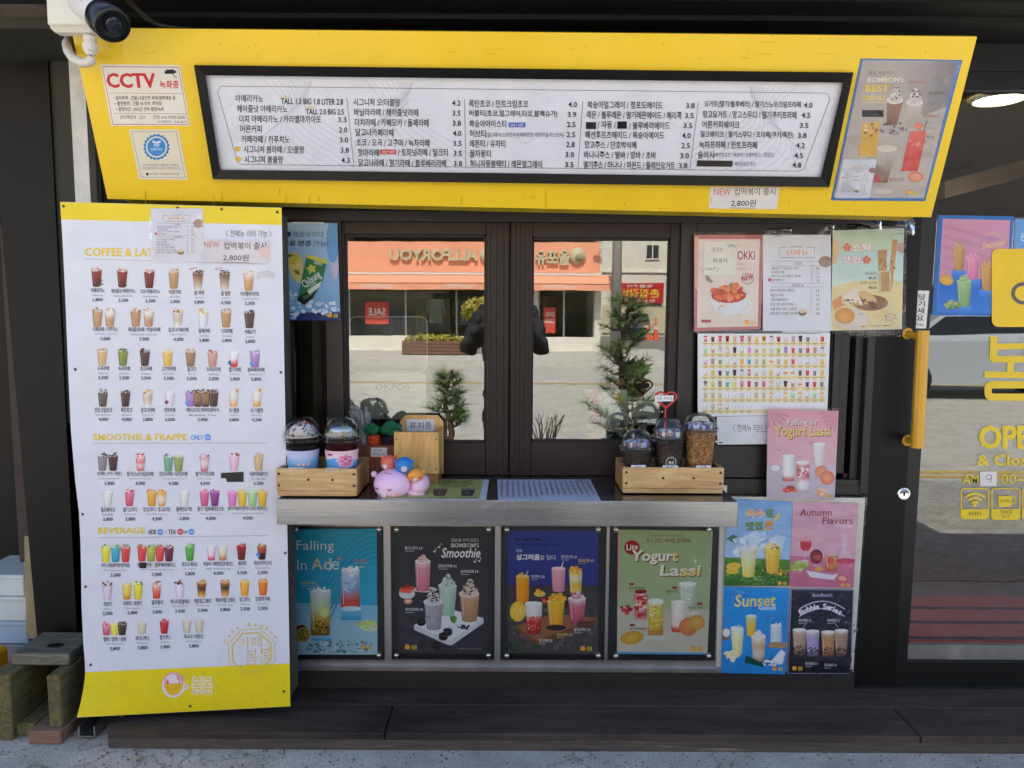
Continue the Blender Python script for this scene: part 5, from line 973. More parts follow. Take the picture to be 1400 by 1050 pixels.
# taped sheets on the banner
pricelist(BN, .004, 206, 285, 71, 73.5, 0, 'price_list', 'new menu price list in a crumpled clear sleeve at the top of the tall banner')
pl1 = [o for o in COL.objects if o.name.startswith('price_list') and o.name != 'price_list'][0]
film('sleeve', BN, (204, 284), (279, 284), (281, 360), (205, 361), .007, pl1, .006, 12, clear('crumpled_film', (252, 252, 255), refl=.02, bump=.6, bscale=16, rough=.08), 7)
A = Art(BN, base=.003); A.sheet((276, 327), (368, 329), (369, 360), (277, 358), (224, 220, 222), .0006)
A.text('NEW', 279, 330, 300, 338, (206, 96, 90), 0, 0, .01); A.text('컵떡볶이 출시', 306, 331, 364, 341, (62, 58, 60), .01, 0, .005); A.text('2,800원', 305, 347.5, 340, 357, (62, 58, 60), .012, 0, .012); A.line([(305, 358.3), (340, 358.8)], .6, (62, 58, 60)); A.poly([(356, 339), (368, 336), (368.5, 359), (353, 347)], (236, 206, 196))
o = A.build('paper_notice', None); tag(o, 'white new item paper with price 2,800 under tape on the tall banner', 'notice')
film('tape', BN, (272, 325), (371, 327), (372, 362), (274, 361), .006, o, .005, 12, MT['crumpled_film'], 8)
A = Art(BN, base=.002); A.text('〈 전메뉴 리터 가능 〉', 309, 314, 371, 324, (96, 94, 100), .0, 0, .01); o = A.build('handwriting', bn)

# ================================================================ posters
def poster_obj(A, nm, label, cat='poster', m=None): return tag(A.build(nm, None, m), label, cat)
WPL = PY(-.012)
# cider poster, partly behind the banner
A = Art(PY(-.022), base=.0); A.sheet((378, 304), (461, 305), (465.5, 438), (382, 438), (176, 208, 236), .001, (110, 164, 214))
A.quad((383, 427), (465, 427), (465.5, 438), (382, 438), (44, 62, 120)); A.ell(458, 360, 5, 22, (206, 190, 220), 14, 0, (214, 204, 226))
A.ell(455, 330, 9, 30, (110, 170, 224), 14, 0, (150, 196, 232)); A.bits(400, 415, 26, 20, [(150, 196, 232), (206, 226, 242), (226, 236, 246), (120, 176, 222)], 60, 4); A.bits(446, 422, 18, 10, [(190, 214, 236), (226, 236, 246)], 26, 4)
A.rect(389, 317, 397.5, 322.5, (40, 60, 110)); A.poly([(392, 322), (396, 322), (394, 325)], (40, 60, 110)); A.text('제로사이다', 399.5, 316.5, 442, 324.5, (50, 54, 80), -.006, .15); A.text('무료 변경', 386, 328.5, 424, 336.5, (36, 36, 52), .03, .1); A.text('가능!', 428, 329.5, 448, 337, (50, 54, 80), 0, .15)
A.poly([(390, 347), (405, 345), (414, 354), (414, 372), (410, 388), (402, 382), (394, 366)], (232, 206, 110)); A.bits(404, 363, 8, 14, [(236, 214, 130), (220, 190, 80)], 14, 4); A.poly([(388, 349), (396, 347), (402, 349), (396, 352), (390, 352)], (96, 120, 50)); A.poly([(401, 368), (409, 370), (410, 376), (404, 374)], (110, 130, 50))
A.poly([(419.5, 349), (447, 357), (441, 385), (428, 408), (416, 417), (406, 411)], (60, 128, 80)); A.poly([(420, 347.5), (447, 355.5), (446.5, 361), (419, 352.5)], (222, 206, 80)); A.poly([(408, 405), (434, 392), (428, 407), (416, 417), (406, 411)], (40, 46, 44)); A.poly([(420, 398), (440, 384), (437, 392), (423, 403)], (226, 232, 228)); A.poly([(424, 361), (428, 364), (432, 363), (430, 368), (432, 373), (427, 371), (423, 375), (422, 369), (418, 367), (422, 365)], (206, 206, 90))
A.text('Chilsung', 412, 376, 440, 390, (240, 244, 240), .01, 0, 0, -.62); A.text('CIDER', 420, 388, 434, 393, (226, 236, 228), 0, 0, 0, -.55); A.text('ZERO', 429, 358, 441, 362, (240, 240, 236), .02, 0, 0, .28); A.text('SUGAR', 414, 402, 428, 406, (140, 190, 130), 0, 0, 0, -.5); logo(A, 451, 431.5, .8)
poster_obj(A, 'drink_poster', 'blue zero cider poster with a green can left of the serving window')

# upper right trio
UR = PY(-.03)
A = Art(UR, base=.0); A.sheet((949, 321), (1044, 321), (1040, 450), (949, 453), (192, 116, 116), .001); A.quad((954, 327), (1039, 327), (1036, 446), (953, 448), (230, 214, 202), (228, 212, 196))
A.poly([(950, 324), (955, 323), (954, 400), (950, 392)], (222, 180, 150)); A.text('OKKI', 1006, 340.5, 1034, 357.5, (238, 232, 228), .1); A.text('OKKI', 1008, 342.5, 1032.5, 355.5, (176, 60, 70), .02); A.text('TTEOKBOKKI', 1007, 366, 1019, 369, (190, 110, 100)); A.line([(1020, 367.5), (1033, 367.5)], .4, (190, 130, 120)); A.text('컵 떡볶이', 1007, 360, 1017, 363, (190, 110, 100))
A.line([(1022 + 8 * math.cos(k * .4), 381 + 7.2 * math.sin(k * .4)) for k in range(16)], .9, (176, 50, 60), True); A.text('NEW', 1014.5, 377.5, 1029.5, 385, (176, 40, 50), .04, 0, -.2)
A.ell(997, 404, 27, 14, (206, 204, 206), 20); A.poly([(970, 402), (1023, 403), (1020, 418), (1010, 428), (996, 432), (984, 428), (974, 417)], (226, 224, 226)); A.line([(1012, 414), (1022, 411), (1028, 417), (1026, 425), (1014, 428), (1008, 424)], 4, (220, 220, 224)); A.ell(996, 404, 24, 10.5, (196, 70, 46)); A.bits(996, 400, 22, 10, [(226, 110, 66), (214, 84, 56), (236, 140, 90), (190, 60, 44)], 44, 5); A.ell(1000, 391, 3.6, 4.6, (150, 130, 80)); A.ell(1006, 390, 5, 4, (230, 120, 70)); A.bits(984, 418, 5, 5, [(236, 190, 140)], 6, 2)
A.line([(958, 367), (966, 378)], .8, (150, 120, 110)); A.poly([(964, 378), (968, 377), (975, 385), (973, 387), (966, 384)], (150, 140, 140)); A.rect(959, 437, 972, 441, (190, 80, 80)); logo(A, 1021, 441.5, .9); A.text('TASTE', 1007, 430, 1014, 432, (190, 130, 120))
po = poster_obj(A, 'food_poster', 'pink bordered poster with a mug of red rice cakes at the upper right')
film('sleeve', UR, (949, 318), (1045, 318), (1041, 453), (948, 455), .004, po, .003, 16, None, 12)
A = Art(UR, base=.0022); A.sheet((963, 330), (1007, 331), (1007, 374), (962, 376), (232, 228, 218), .0005); HW = (84, 82, 86)
A.text('맛있는', 973, 338, 989, 344, HW); A.text('"신메뉴"', 994, 332.5, 1008, 337.5, HW, 0, 0, .15); A.text('떡볶이', 975, 353, 994, 360, HW); A.text('HOT', 968, 365.5, 979, 370, HW); A.line([(964, 369), (967, 367.5)], .6, HW); A.line([(980, 366), (983, 367), (980, 372)], .6, HW)
poster_obj(A, 'handwritten_note', 'square handwritten note taped over the pink bordered rice cake poster', 'note')
o = pricelist(UR, .001, 1043, 321, 93, 131, 0, 'price_list', 'large new menu price list hung between the rice cake and pastry posters')
film('sleeve', UR, (1043, 318), (1139, 318), (1135, 454), (1042, 455), .005, o, .003, 16, None, 14)
A = Art(UR, base=.0018); A.sheet((1139, 315), (1236, 312), (1233, 450), (1136, 452), (186, 206, 180), .001, (232, 222, 176))
A.quad((1139, 345), (1235, 343), (1234.5, 392), (1138, 396), (182, 214, 208), (206, 222, 206)); A.poly([(1138, 392), (1160, 386), (1190, 382), (1234, 386), (1233, 449), (1137, 451)], (226, 208, 150)); A.poly([(1139, 325), (1146, 330), (1147, 345), (1143, 362), (1138, 360)], (230, 190, 140))
def jelly(s, x0, y0, x1, y1, cols):
    n = len(s); w_ = (x1 - x0) / n
    for i, ch in enumerate(s): A.text(ch, x0 + i * w_, y0, x0 + (i + .95) * w_, y1, (222, 130, 104), .1); 
    for i, ch in enumerate(s): A.text(ch, x0 + i * w_ + .6, y0 + .6, x0 + (i + .95) * w_ - .6, y1 - .6, cols[i], .05)
jelly('슈스틱', 1152, 332, 1191, 344, [(226, 96, 66), WH, WH]); jelly('맛있슈', 1151, 349, 1192, 361, [WH, WH, (226, 96, 66)])
for x0, x1, yt, yb_ in ((1203, 1206, 342, 398), (1210, 1208, 341, 396), (1224, 1216, 328, 396)): A.poly([(x0 - 3, yt), (x0 + 3, yt), (x1 + 3.2, yb_), (x1 - 3.2, yb_)], (190, 140, 80)); A.bits((x0 + x1) / 2, (yt + yb_) / 2, 3, 26, [(214, 166, 100), (160, 108, 60)], 18, 2)
A.poly([(1201, 370), (1218, 370), (1219, 399), (1203, 400)], (206, 190, 146)); A.poly([(1204, 372), (1216, 372), (1216, 398), (1205, 398)], (192, 146, 90)); A.poly([(1225, 334), (1235, 332), (1235, 347), (1231, 346), (1224, 341)], (200, 150, 140))
for i, s in enumerate(('초코 슈스틱', '₩1,500', '요거트 슈스틱', '₩1,500')): A.text(s, (1183, 1188, 1176, 1188)[i], 371.5 + i * 6.6, 1198, 375.8 + i * 6.6, (80, 74, 60) if i != 2 else (110, 150, 140), .01)
A.ell(1190, 414, 24, 11, (150, 108, 78), 20); A.poly([(1152, 405), (1170, 393), (1180, 418), (1160, 412)], (230, 214, 196)); A.ell(1186, 406, 14, 6, (216, 180, 116), 14, .5); A.bits(1172, 414, 22, 5, [(96, 66, 46), (206, 170, 110)], 24, 2.5); A.ell(1193, 417, 7, 4, (110, 70, 50), 12, .6); A.ell(1163, 436, 24, 14, (222, 204, 190), 20); A.ell(1155, 432, 14, 11, (210, 140, 60), 18, 0, (230, 170, 84)); A.text('슈크림', 1173, 428, 1180, 431, (110, 80, 60)); A.ell(1205, 430, 10, 5, (224, 200, 130), 12, -.5); A.bits(1218, 436, 12, 7, [(170, 170, 150), (196, 186, 140)], 20, 2); A.poly([(1138, 412), (1150, 404), (1152, 418), (1140, 424)], (222, 150, 90))
po = poster_obj(A, 'food_poster', 'pale green and yellow pastry stick poster at the upper right corner')
film('sleeve', UR, (1138, 311), (1240, 308), (1238, 453), (1135, 456), .005, po, .004, 16, None, 16)
# tape ends
for i, (q4) in enumerate((((1170, 300), (1205, 300), (1206, 317), (1172, 317)), ((1205, 298), (1251, 300), (1250, 322), (1207, 320)), ((1116, 306), (1140, 304), (1141, 322), (1117, 322)), ((1045, 313), (1082, 311), (1083, 323), (1046, 323)), ((1160, 446), (1240, 444), (1238, 460), (1162, 462)))):
    o = film('tape', UR, *q4, .007, None, .007, 7, MT['crumpled_film'], 30 + i); tag(o, ('crumpled clear tape above the middle of the pastry stick poster', 'crumpled clear tape at the top right corner of the pastry stick poster', 'crumpled clear tape at the top left corner of the pastry stick poster', 'crumpled clear tape above the large new menu price list', 'crumpled clear tape along the bottom of the pastry stick poster')[i], 'tape', 'strips of clear tape')
# grid of little drinks
A = Art(UR, base=.0002); A.sheet((954, 456), (1135, 456), (1131, 566), (954, 570), (232, 232, 234), .001)
def gp_(u, v): return (959.5 + u * (1129.5 - 1.5 * v - 959.5), 457.5 + v * 108)
for j in range(7):
    m0 = A.mark(); a, b_, c_, d_ = gp_(0, (j + .62) / 7), gp_(1, (j + .62) / 7), gp_(1, (j + .97) / 7), gp_(0, (j + .97) / 7); A.quad(a, b_, c_, d_, (238, 220, 170))
    for i in range(17):
        if j == 6 and i > 6: continue
        x, y = gp_((i + .5) / 17, (j + .06) / 7); k = rr_.choice(list(K.keys())) if j < 5 else rr_.choice(['ws', 'bj', 'og', 'st', 'my', 'ws', 'pf', 'sg'])
        if (j, i) in ((2, 9), (3, 11), (3, 12), (4, 13)): A.ell(x, y + 5, 3.4, 2, (222, 160, 80)); A.ell(x, y + 4, 2.6, 1.2, (240, 200, 130)); continue
        st, tp = K[k]; A.cup(x, y + 1.5, y + 8.6, 5, 3.6, st, 2); tp and A.ell(x, y + 1.5, 2.6, 1.1, tp[0], 8)
        A.rect(x - 3.6, y + 11, x + 3.6, y + 11.7, (120, 110, 90)); A.rect(x - 1.6, y + 13.2, x + 1.6, y + 13.9, (140, 120, 80)); A.rect(x + 4.9, y, x + 5.05, y + 14.6, (226, 220, 206))
    A.back(m0)
po = poster_obj(A, 'menu_chart', 'white chart of many tiny drinks in rows below the upper right posters', 'menu')
A = Art(UR, base=.0004); A.sheet((980, 570), (1062, 568), (1060, 607), (981, 608), (226, 228, 230), .0008)
A.text('〈 전메뉴 리터 가능 〉', 1003, 580, 1064, 590, (60, 60, 66), 0, -.1); A.line([(1035, 590.5), (1049, 590)], .6, (60, 60, 66)); A.rect(983, 604.5, 988, 606, (50, 50, 54))
poster_obj(A, 'handwritten_note', 'white handwritten strip below the chart of tiny drinks, half behind the pink poster', 'note')
# pink yogurt poster
LP = PY(-.055); A = Art(LP, base=.0); A.sheet((1050, 559), (1146.5, 562), (1141, 683), (1048, 681), (222, 150, 164), .0012, (226, 190, 200)); A.quad((1050.5, 636), (1143, 637), (1141, 683), (1048, 681), (206, 190, 206), (196, 180, 190))
for k in range(9): a = R(20 + k * 17); A.poly([(1052, 560), (1052 + 30 * math.cos(a), 560 + 24 * math.sin(a)), (1052 + 30 * math.cos(a + .12), 560 + 24 * math.sin(a + .12))], (206, 130, 146))
for k in range(8): a = R(95 + k * 15); A.poly([(1145, 563), (1145 + 24 * math.cos(a), 563 + 26 * math.sin(a)), (1145 + 24 * math.cos(a + .13), 563 + 26 * math.sin(a + .13))], (208, 134, 150))
A.text('Falling In\'', 1077, 574, 1119, 584.5, (150, 96, 76), .03); A.text('Falling In\'', 1076, 573, 1118, 583.5, (240, 224, 216), .01); A.text('Yogurt Lassi', 1059.5, 583, 1136, 601.5, (150, 100, 60), .03); A.text('Yogurt Lassi', 1058.5, 581.8, 1135, 600, (236, 206, 120), .015)
def glass(A, x, y0, y1, wt, wb, st, tops=None, foam=None): 
    A.cup(x, y0, y1, wt, wb, st, 8, .9, 1.04); A.ell(x, y0, wt / 2, wt * .12, foam or mixc(st[0][1], (245, 245, 245), .5), 14)
    if tops: A.bits(x, y0 - 1, wt * .42, wt * .2, tops, 16, wt * .1)
    A.line([(x - wt * .36, y0 + (y1 - y0) * .1), (x - wt * .36 + (wt - wb) * .3, y1 - (y1 - y0) * .12)], wt * .04, mixc(st[1][1], (255, 255, 255), .5))
glass(A, 1120, 607, 637, 17, 13, C2((226, 222, 220), (220, 214, 214))); glass(A, 1078, 623, 657, 16.5, 16, [(0, (232, 228, 224)), (.8, (232, 226, 224)), (.92, (206, 80, 90)), (1, (206, 70, 84))]); glass(A, 1098, 632, 669, 18, 17, [(0, (236, 226, 224)), (.15, (214, 90, 100)), (.55, (206, 80, 92)), (.65, (236, 232, 230)), (1, (232, 226, 226))]); A.bits(1098, 645, 8, 9, [(236, 226, 226), (206, 70, 84), (226, 150, 156)], 24, 3)
A.ell(1123, 645, 9, 8.5, (226, 130, 90), 16, 0, (236, 160, 110)); A.ell(1131, 653, 10, 10, (222, 110, 80), 16, 0, (240, 166, 120)); A.bits(1079, 670, 9, 4, STR, 12, 4); A.bits(1123, 671, 6, 6, [(226, 160, 110), (240, 210, 180)], 10, 4); A.ell(1060, 640, 6, 4, (236, 232, 230)); logo(A, 1128, 678, .7); A.text('딸기', 1063, 614, 1069, 616.6, (200, 90, 110)); A.text('요거트라떼', 1105, 604, 1113, 606.5, (200, 90, 110)); A.text('딸기라씨', 1091, 624, 1099, 626.5, (200, 90, 110))
po = poster_obj(A, 'drink_poster', 'pink yogurt drink poster hanging low at the right end of the window'); film('sleeve', LP, (1049, 556), (1147, 558), (1141, 685), (1047, 683), .004, po, .002, 12, None, 18)

# four posters in one clear sheet below it
LQ = PY(-.052); A = Art(PY(-.046), base=0); A.sheet((984, 679), (1183, 681), (1166, 925), (979, 922), (214, 210, 196), .002); o = tag(A.build('poster_backing', None), 'off white backing sheet behind the block of four small posters', 'board')
film('sleeve', PY(-.046), (984, 677), (1186, 679), (1168, 927), (978, 924), .015, o, .004, 22, None, 21)
A = Art(LQ, base=0); A.sheet((993.5, 682), (1084, 686), (1078, 801), (989.5, 801), (120, 170, 222), .0006, (186, 214, 236))
A.bits(1035, 745, 36, 16, [(206, 226, 242), (226, 238, 246), (190, 216, 238)], 30, 8); A.quad((991, 762), (1080, 765), (1078, 801), (989.5, 801), (86, 140, 50), (50, 104, 40)); A.bits(1034, 783, 42, 16, [(70, 126, 46), (100, 156, 60), (44, 96, 36), (120, 170, 70)], 240, 2.2)
A.text('옥수', 1019, 695.5, 1046, 708.5, (240, 232, 210), .1); A.text('옥수', 1020, 696.5, 1045, 707.5, (232, 150, 60), .03); A.text('로', 1047, 695.5, 1058.5, 708, (110, 150, 70), .06); A.text('맛있', 1020, 713, 1044, 726, (110, 150, 70), .06); A.text('콘', 1045, 712, 1058.5, 724.5, (232, 150, 60), .06); A.ell(1062, 707, 2, 7, (236, 200, 60), 10, .6)
glass(A, 1023, 749, 788, 24, 16, [(0, (226, 230, 210)), (.5, (222, 220, 150)), (1, (226, 206, 90))], ICE); glass(A, 1056, 747, 783, 23, 16, C2((240, 210, 90), (226, 176, 50)), [(240, 226, 150), (160, 120, 60)])
A.ell(1003, 774, 10, 5, (240, 200, 70), 14, -.1, (226, 176, 50)); A.ell(1001, 781, 9, 4, (232, 186, 60), 14); A.bits(1069, 782, 9, 4, [(236, 190, 60), (200, 150, 40)], 18, 2); A.poly([(992, 737), (1002, 731), (1009, 734), (1001, 737), (1005, 744), (996, 738)], (60, 120, 90)); A.text('옥수수식혜', 1017, 735, 1027, 738, WH); A.text('옥수수라떼', 1049, 733, 1062, 736, WH); logo(A, 1066, 797.5, .7)
poster_obj(A, 'drink_poster', 'green and blue sweet corn drink poster, top left of the block of four')
A = Art(LQ, base=0); A.sheet((1084.5, 686), (1173, 688), (1167, 804), (1078.5, 802), (214, 160, 178), .0006, (226, 176, 190)); A.quad((1081, 760), (1169, 764), (1167, 804), (1078.5, 802), (206, 120, 146), (196, 110, 140))
A.text('Autumn', 1093, 695.5, 1137, 705.5, (150, 46, 76), .02, .1); A.text('Flavors', 1124, 707, 1166, 716.5, (150, 46, 76), .02, .1); A.text('In Cafe BomBom', 1142, 718, 1165, 721, WH)
A.ell(1101.5, 744, 8, 10, (206, 40, 70), 16); A.line([(1101.5, 752), (1100.5, 766)], 1.2, (220, 190, 200)); A.ell(1100, 767, 6, 1.6, (226, 200, 210)); A.rect(1094, 735, 1109, 740, (226, 150, 170)); A.ell(1116, 761, 9, 10, (126, 34, 46), 16, 0, (150, 46, 46)); A.ell(1119, 762, 3.4, 4, (190, 70, 60)); A.ell(1116, 773, 7, 1.8, (206, 160, 170)); glass(A, 1137, 758, 780, 18, 15, [(0, (190, 120, 100)), (.4, (226, 170, 90)), (1, (190, 90, 60))]); A.ell(1136, 767, 5, 5, (206, 60, 60))
A.poly([(1149, 729), (1160, 730), (1158, 744), (1166, 768), (1146, 766), (1152, 744)], (226, 186, 200)); A.ell(1155, 767, 13, 4, (206, 60, 90)); A.bits(1092, 774, 11, 6, [(170, 186, 90), (150, 170, 70), (196, 206, 130)], 30, 4); A.poly([(1102, 780), (1138, 786), (1146, 784), (1140, 793), (1108, 789)], (232, 220, 226)); A.ell(1120, 778, 6, 3, (226, 176, 80)); A.ell(1152, 792, 8, 5, (222, 96, 100), 14, .2); A.ell(1152, 791, 6, 3, (236, 170, 160), 14, .2); logo(A, 1152, 800, .7)
poster_obj(A, 'drink_poster', 'pink poster of red autumn drinks, top right of the block of four')
A = Art(LQ, base=0); A.sheet((990, 802), (1079, 804), (1074, 922), (986, 920), (30, 150, 226), .0006, (40, 140, 214))
for (cx, cy) in ((1002, 806), (1070, 838)):
    for k in range(8): a = R(k * 24 - 20); A.poly([(cx, cy), (cx + 26 * math.cos(a), cy + 20 * math.sin(a)), (cx + 24 * math.cos(a + .16), cy + 18 * math.sin(a + .16))], (24, 132, 206))
A.text('Sunset', 1004, 813, 1060, 830, (240, 216, 120), .02, .12, -.02); A.text('Coconut', 1037.5, 828, 1061, 833.5, WH, .03); A.text('and', 1029, 828, 1036, 832, (40, 90, 170), .02)
glass(A, 1027, 842, 869, 15, 11, [(0, (200, 220, 190)), (.5, (240, 196, 60)), (1, (240, 170, 40))]); glass(A, 1061, 855, 882, 15, 16, C2((214, 226, 230), (190, 214, 224)), ICE); A.ell(1063, 882, 14, 4.5, (170, 140, 100)); glass(A, 1008, 860, 894, 18, 13, C2((236, 236, 200), (222, 226, 150)), [(240, 240, 230)]); glass(A, 1037, 870, 904, 20, 15, [(0, (240, 232, 222)), (.4, (206, 170, 130)), (.7, (236, 226, 210)), (1, (170, 120, 84))]); A.cream(1037, 870, 19, 8, (244, 238, 232), (226, 214, 200))
A.ell(992, 867, 6, 9, (120, 110, 100)); A.ell(993, 865, 5, 6, (236, 236, 232)); for_ = [A.poly([(1020, 896), (1042, 906), (1060, 898), (1044, 912), (1018, 906)], (20, 80, 70)), A.bits(999, 897, 10, 6, [(240, 230, 170), (250, 240, 200)], 18, 4), A.poly([(1052, 906), (1068, 888), (1074, 892), (1070, 908)], (236, 240, 242)), A.bits(1055, 907, 12, 4, ICE, 16, 3), A.ell(1057, 915, 0.1, .1, WH), logo(A, 1059, 914.5, .8)]
poster_obj(A, 'drink_poster', 'bright blue coconut drink poster, bottom left of the block of four')
A = Art(LQ, base=0); A.sheet((1081.5, 805), (1167.5, 806), (1163.5, 923), (1075.5, 922), (34, 32, 50), .0006, (28, 30, 38)); A.line([(1082, 806), (1167, 807), (1163, 921), (1077, 920.5)], 1.6, (150, 150, 190), True)
for _ in range(22): x, y = rr_.uniform(1086, 1160), rr_.uniform(812, 850); A.ell(x, y, rr_.uniform(.4, 2), rr_.uniform(.4, 2), (66, 62, 84), 8)
A.text('BomBom\'s', 1111, 811, 1138, 816, (190, 190, 220), .01)
def arc(y, h): return [(1124 + (k - 8) * 3.9, y - h * (1 - ((k - 8) / 8) ** 2)) for k in range(17)]
A.line(arc(833, 11), 1.3, (206, 206, 226)); A.line(arc(841 + 2, 11), 1.0, (206, 206, 226))
for k, ch in enumerate('Bubble Series'):
    if ch != ' ': u = (k - 6) / 6.4; A.glyph(ch, 1124 + (-28.5, -23.5, -18.4, -13.6, -10.2, -6.6, 0, 3.6, 8.6, 13, 16.4, 20, 25)[k], 829 + u * u * 9, 7.6, (232, 232, 240), u * .5, .035)
for x, y0, st in ((1093, 861, (190, 160, 130)), (1150, 862, (170, 140, 116)), (1111, 863, (176, 160, 200)), (1132, 864, (190, 140, 90))):
    glass(A, x, y0, y0 + 34, 18.5, 15, [(0, (226, 214, 206)), (.15, st), (.7, st), (1, mixc(st, (40, 30, 34), .6))]); A.bits(x, y0 + 27, 7.4, 6, [(30, 22, 26), (46, 34, 36)], 26, 1.5)
A.quad((1078, 896), (1165, 898), (1164, 906), (1078, 905), (56, 54, 60), (34, 34, 40))
for x, y in ((1092, 846), (1131, 846), (1101, 905), (1127, 907)): price_tag(A, x, y, 17, '흑당버블티 3.9', (206, 206, 220))
A.line([(1104, 850), (1098, 858)], .4, WH); A.line([(1140, 850), (1146, 858)], .4, WH); logo(A, 1086, 914, .8)
poster_obj(A, 'drink_poster', 'black bubble tea series poster, bottom right of the block of four')

# ================================================================ steel front with four acrylic holders
SP = -.045
b = MB(); c0, c1 = at(395, 718, SP), at(986, 915, SP); b.bbox(c0.x, c1.x, SP, SP + .06, c1.z, .80, .002); b.bbox(c0.x, c1.x, SP - .012, SP + .02, Z(700, 919, SP - .012), Z(700, 912, SP - .012), .002)
cl = tag(b.build('counter_cladding', M_alu), 'brushed metal panel below the counter carrying four black poster holders', 'panel')
M_hold = mat('holder_black', (30, 29, 30), .3, var=.25, scale=10, spec=.5)
HS = PY(SP - .004)
def holder(x0, x1, y0, y1, label):
    h = thing('poster_holder', label, 'poster holder', tuple(HS.p((x0 + x1) / 2, y1)), 'black poster holders under the counter')
    b = MB(); a, e = at(x0, y0, SP), at(x1, y1, SP); b.bbox(a.x, e.x, SP - .004, SP - .0005, e.z, a.z, .0015); b.build('backing', M_hold, h)
    b = MB(); b.box(a.x, e.x, SP - .0125, SP - .0095, e.z, a.z); b.build('acrylic_sheet', clear('acrylic', (252, 254, 254), bump=.04, bscale=4, rough=.02, ior=1.2), h)
    for x in (x0 + 8, x1 - 8):
        for y in (y0 + 5, y1 - 6):
            p = at(x, y, SP - .0125); MB().lathe([(.0085, .009), (.0085, -.004), (.0075, -.006), (.0, -.0065)], p, 16, axis=(0, 1, 0)).build('standoff_bolt', mat('bolt_metal', (206, 204, 190), .3, 1), h)
    return h
holder(396, 526, 719, 902, 'black holder at the left end under the counter, half hidden by the banner'); holder(534, 676, 719, 902, 'black holder with the dark smoothie poster, second under the counter'); holder(685, 826, 719, 902.5, 'black holder with the navy mango poster, third under the counter'); holder(834, 977, 719, 903, 'black holder with the pale green poster, right end under the counter')
# 1 Falling in Ade
A = Art(HS, base=.0006); A.sheet((400, 724), (515, 723), (516, 895), (401, 895), (40, 158, 196), .0006, (50, 166, 206)); A.quad((400, 824), (516, 828), (516, 895), (401, 895), (130, 190, 220), (170, 206, 220))
for k in range(7): A.line([(515 - t * 9, 727 + k * 7 + t * t * .9 * (1 + k * .12)) for t in range(9)], 1.8, (36, 140, 178))
A.text('Falling', 405.5, 739, 456.5, 756, (240, 240, 240), -.008); A.text('In', 406.5, 765, 419, 779, (240, 240, 240), -.008); 
for i, ch in enumerate('Ade'): A.text(ch, (426, 442.5, 453)[i], (763, 763, 767)[i], (441, 453, 464)[i], (779, 779, 779)[i], ((240, 206, 130), (236, 226, 190), (200, 226, 236))[i], .0)
A.poly([(461, 764), (465, 761), (468, 765)], (232, 120, 100)); A.line([(464, 764), (462, 775)], .5, (236, 200, 150))
glass(A, 479, 779, 832, 25, 26, [(0, (206, 222, 236)), (.45, (140, 176, 214)), (.62, (190, 130, 140)), (.75, (214, 84, 76)), (1, (206, 70, 66))], ICE); A.bits(479, 783, 10, 5, ICE, 16, 3); A.bits(479, 800, 10, 10, [(190, 210, 232), (120, 164, 210)], 20, 2.5); A.rect(466, 832, 494, 848, (120, 196, 226), (40, 150, 206)); A.ell(480, 832, 14, 3.4, (196, 226, 240))
glass(A, 438, 809, 868, 28, 26, [(0, (214, 230, 232)), (.4, (206, 214, 170)), (.65, (206, 160, 50)), (1, (120, 84, 30))], ICE); A.bits(438, 811, 12, 5, ICE, 18, 3); A.ell(443, 837, 7, 8, (222, 222, 130)); A.ell(443, 837, 5, 6, (236, 232, 160)); A.bits(438, 856, 12, 11, [(50, 36, 24), (190, 140, 40), (230, 190, 80), (70, 50, 30)], 60, 1.6); A.rect(425, 869, 454, 876, (150, 206, 232), (60, 160, 214))
A.ell(412, 866, 10, 12, (110, 50, 46)); A.ell(415, 868, 9.5, 10.5, (206, 170, 90)); A.ell(415, 868, 7.6, 8.6, (150, 130, 50)); A.bits(415, 868, 6, 7, [(40, 36, 26), (200, 170, 60)], 30, 1.4)
A.ell(505, 856, 16, 7, (200, 222, 190), 20, .1); A.bits(503, 853, 12, 5, [(206, 222, 140), (186, 206, 110)], 20, 4); A.bits(465, 884, 48, 9, [(120, 160, 176), (200, 222, 230), (90, 130, 150)], 60, 3)
A.text('패션후르츠 에이드', 411, 795, 433, 799, (226, 206, 90), .01); A.text('4.0', 421, 803.5, 427, 807, WH); A.line([(411, 801), (433, 801)], .3, WH); A.line([(434, 799), (438, 806)], .4, WH); A.text('복숭아에이드', 485, 764.5, 502, 768.5, (232, 90, 90), .01); A.line([(485, 770), (503, 770)], .3, WH); A.text('4.0', 492, 773.5, 498, 777, WH); A.line([(483, 771), (480, 777)], .4, WH); logo(A, 497, 885, .85)
poster_obj(A, 'drink_poster', 'turquoise poster with two iced ade glasses, leftmost under the counter')
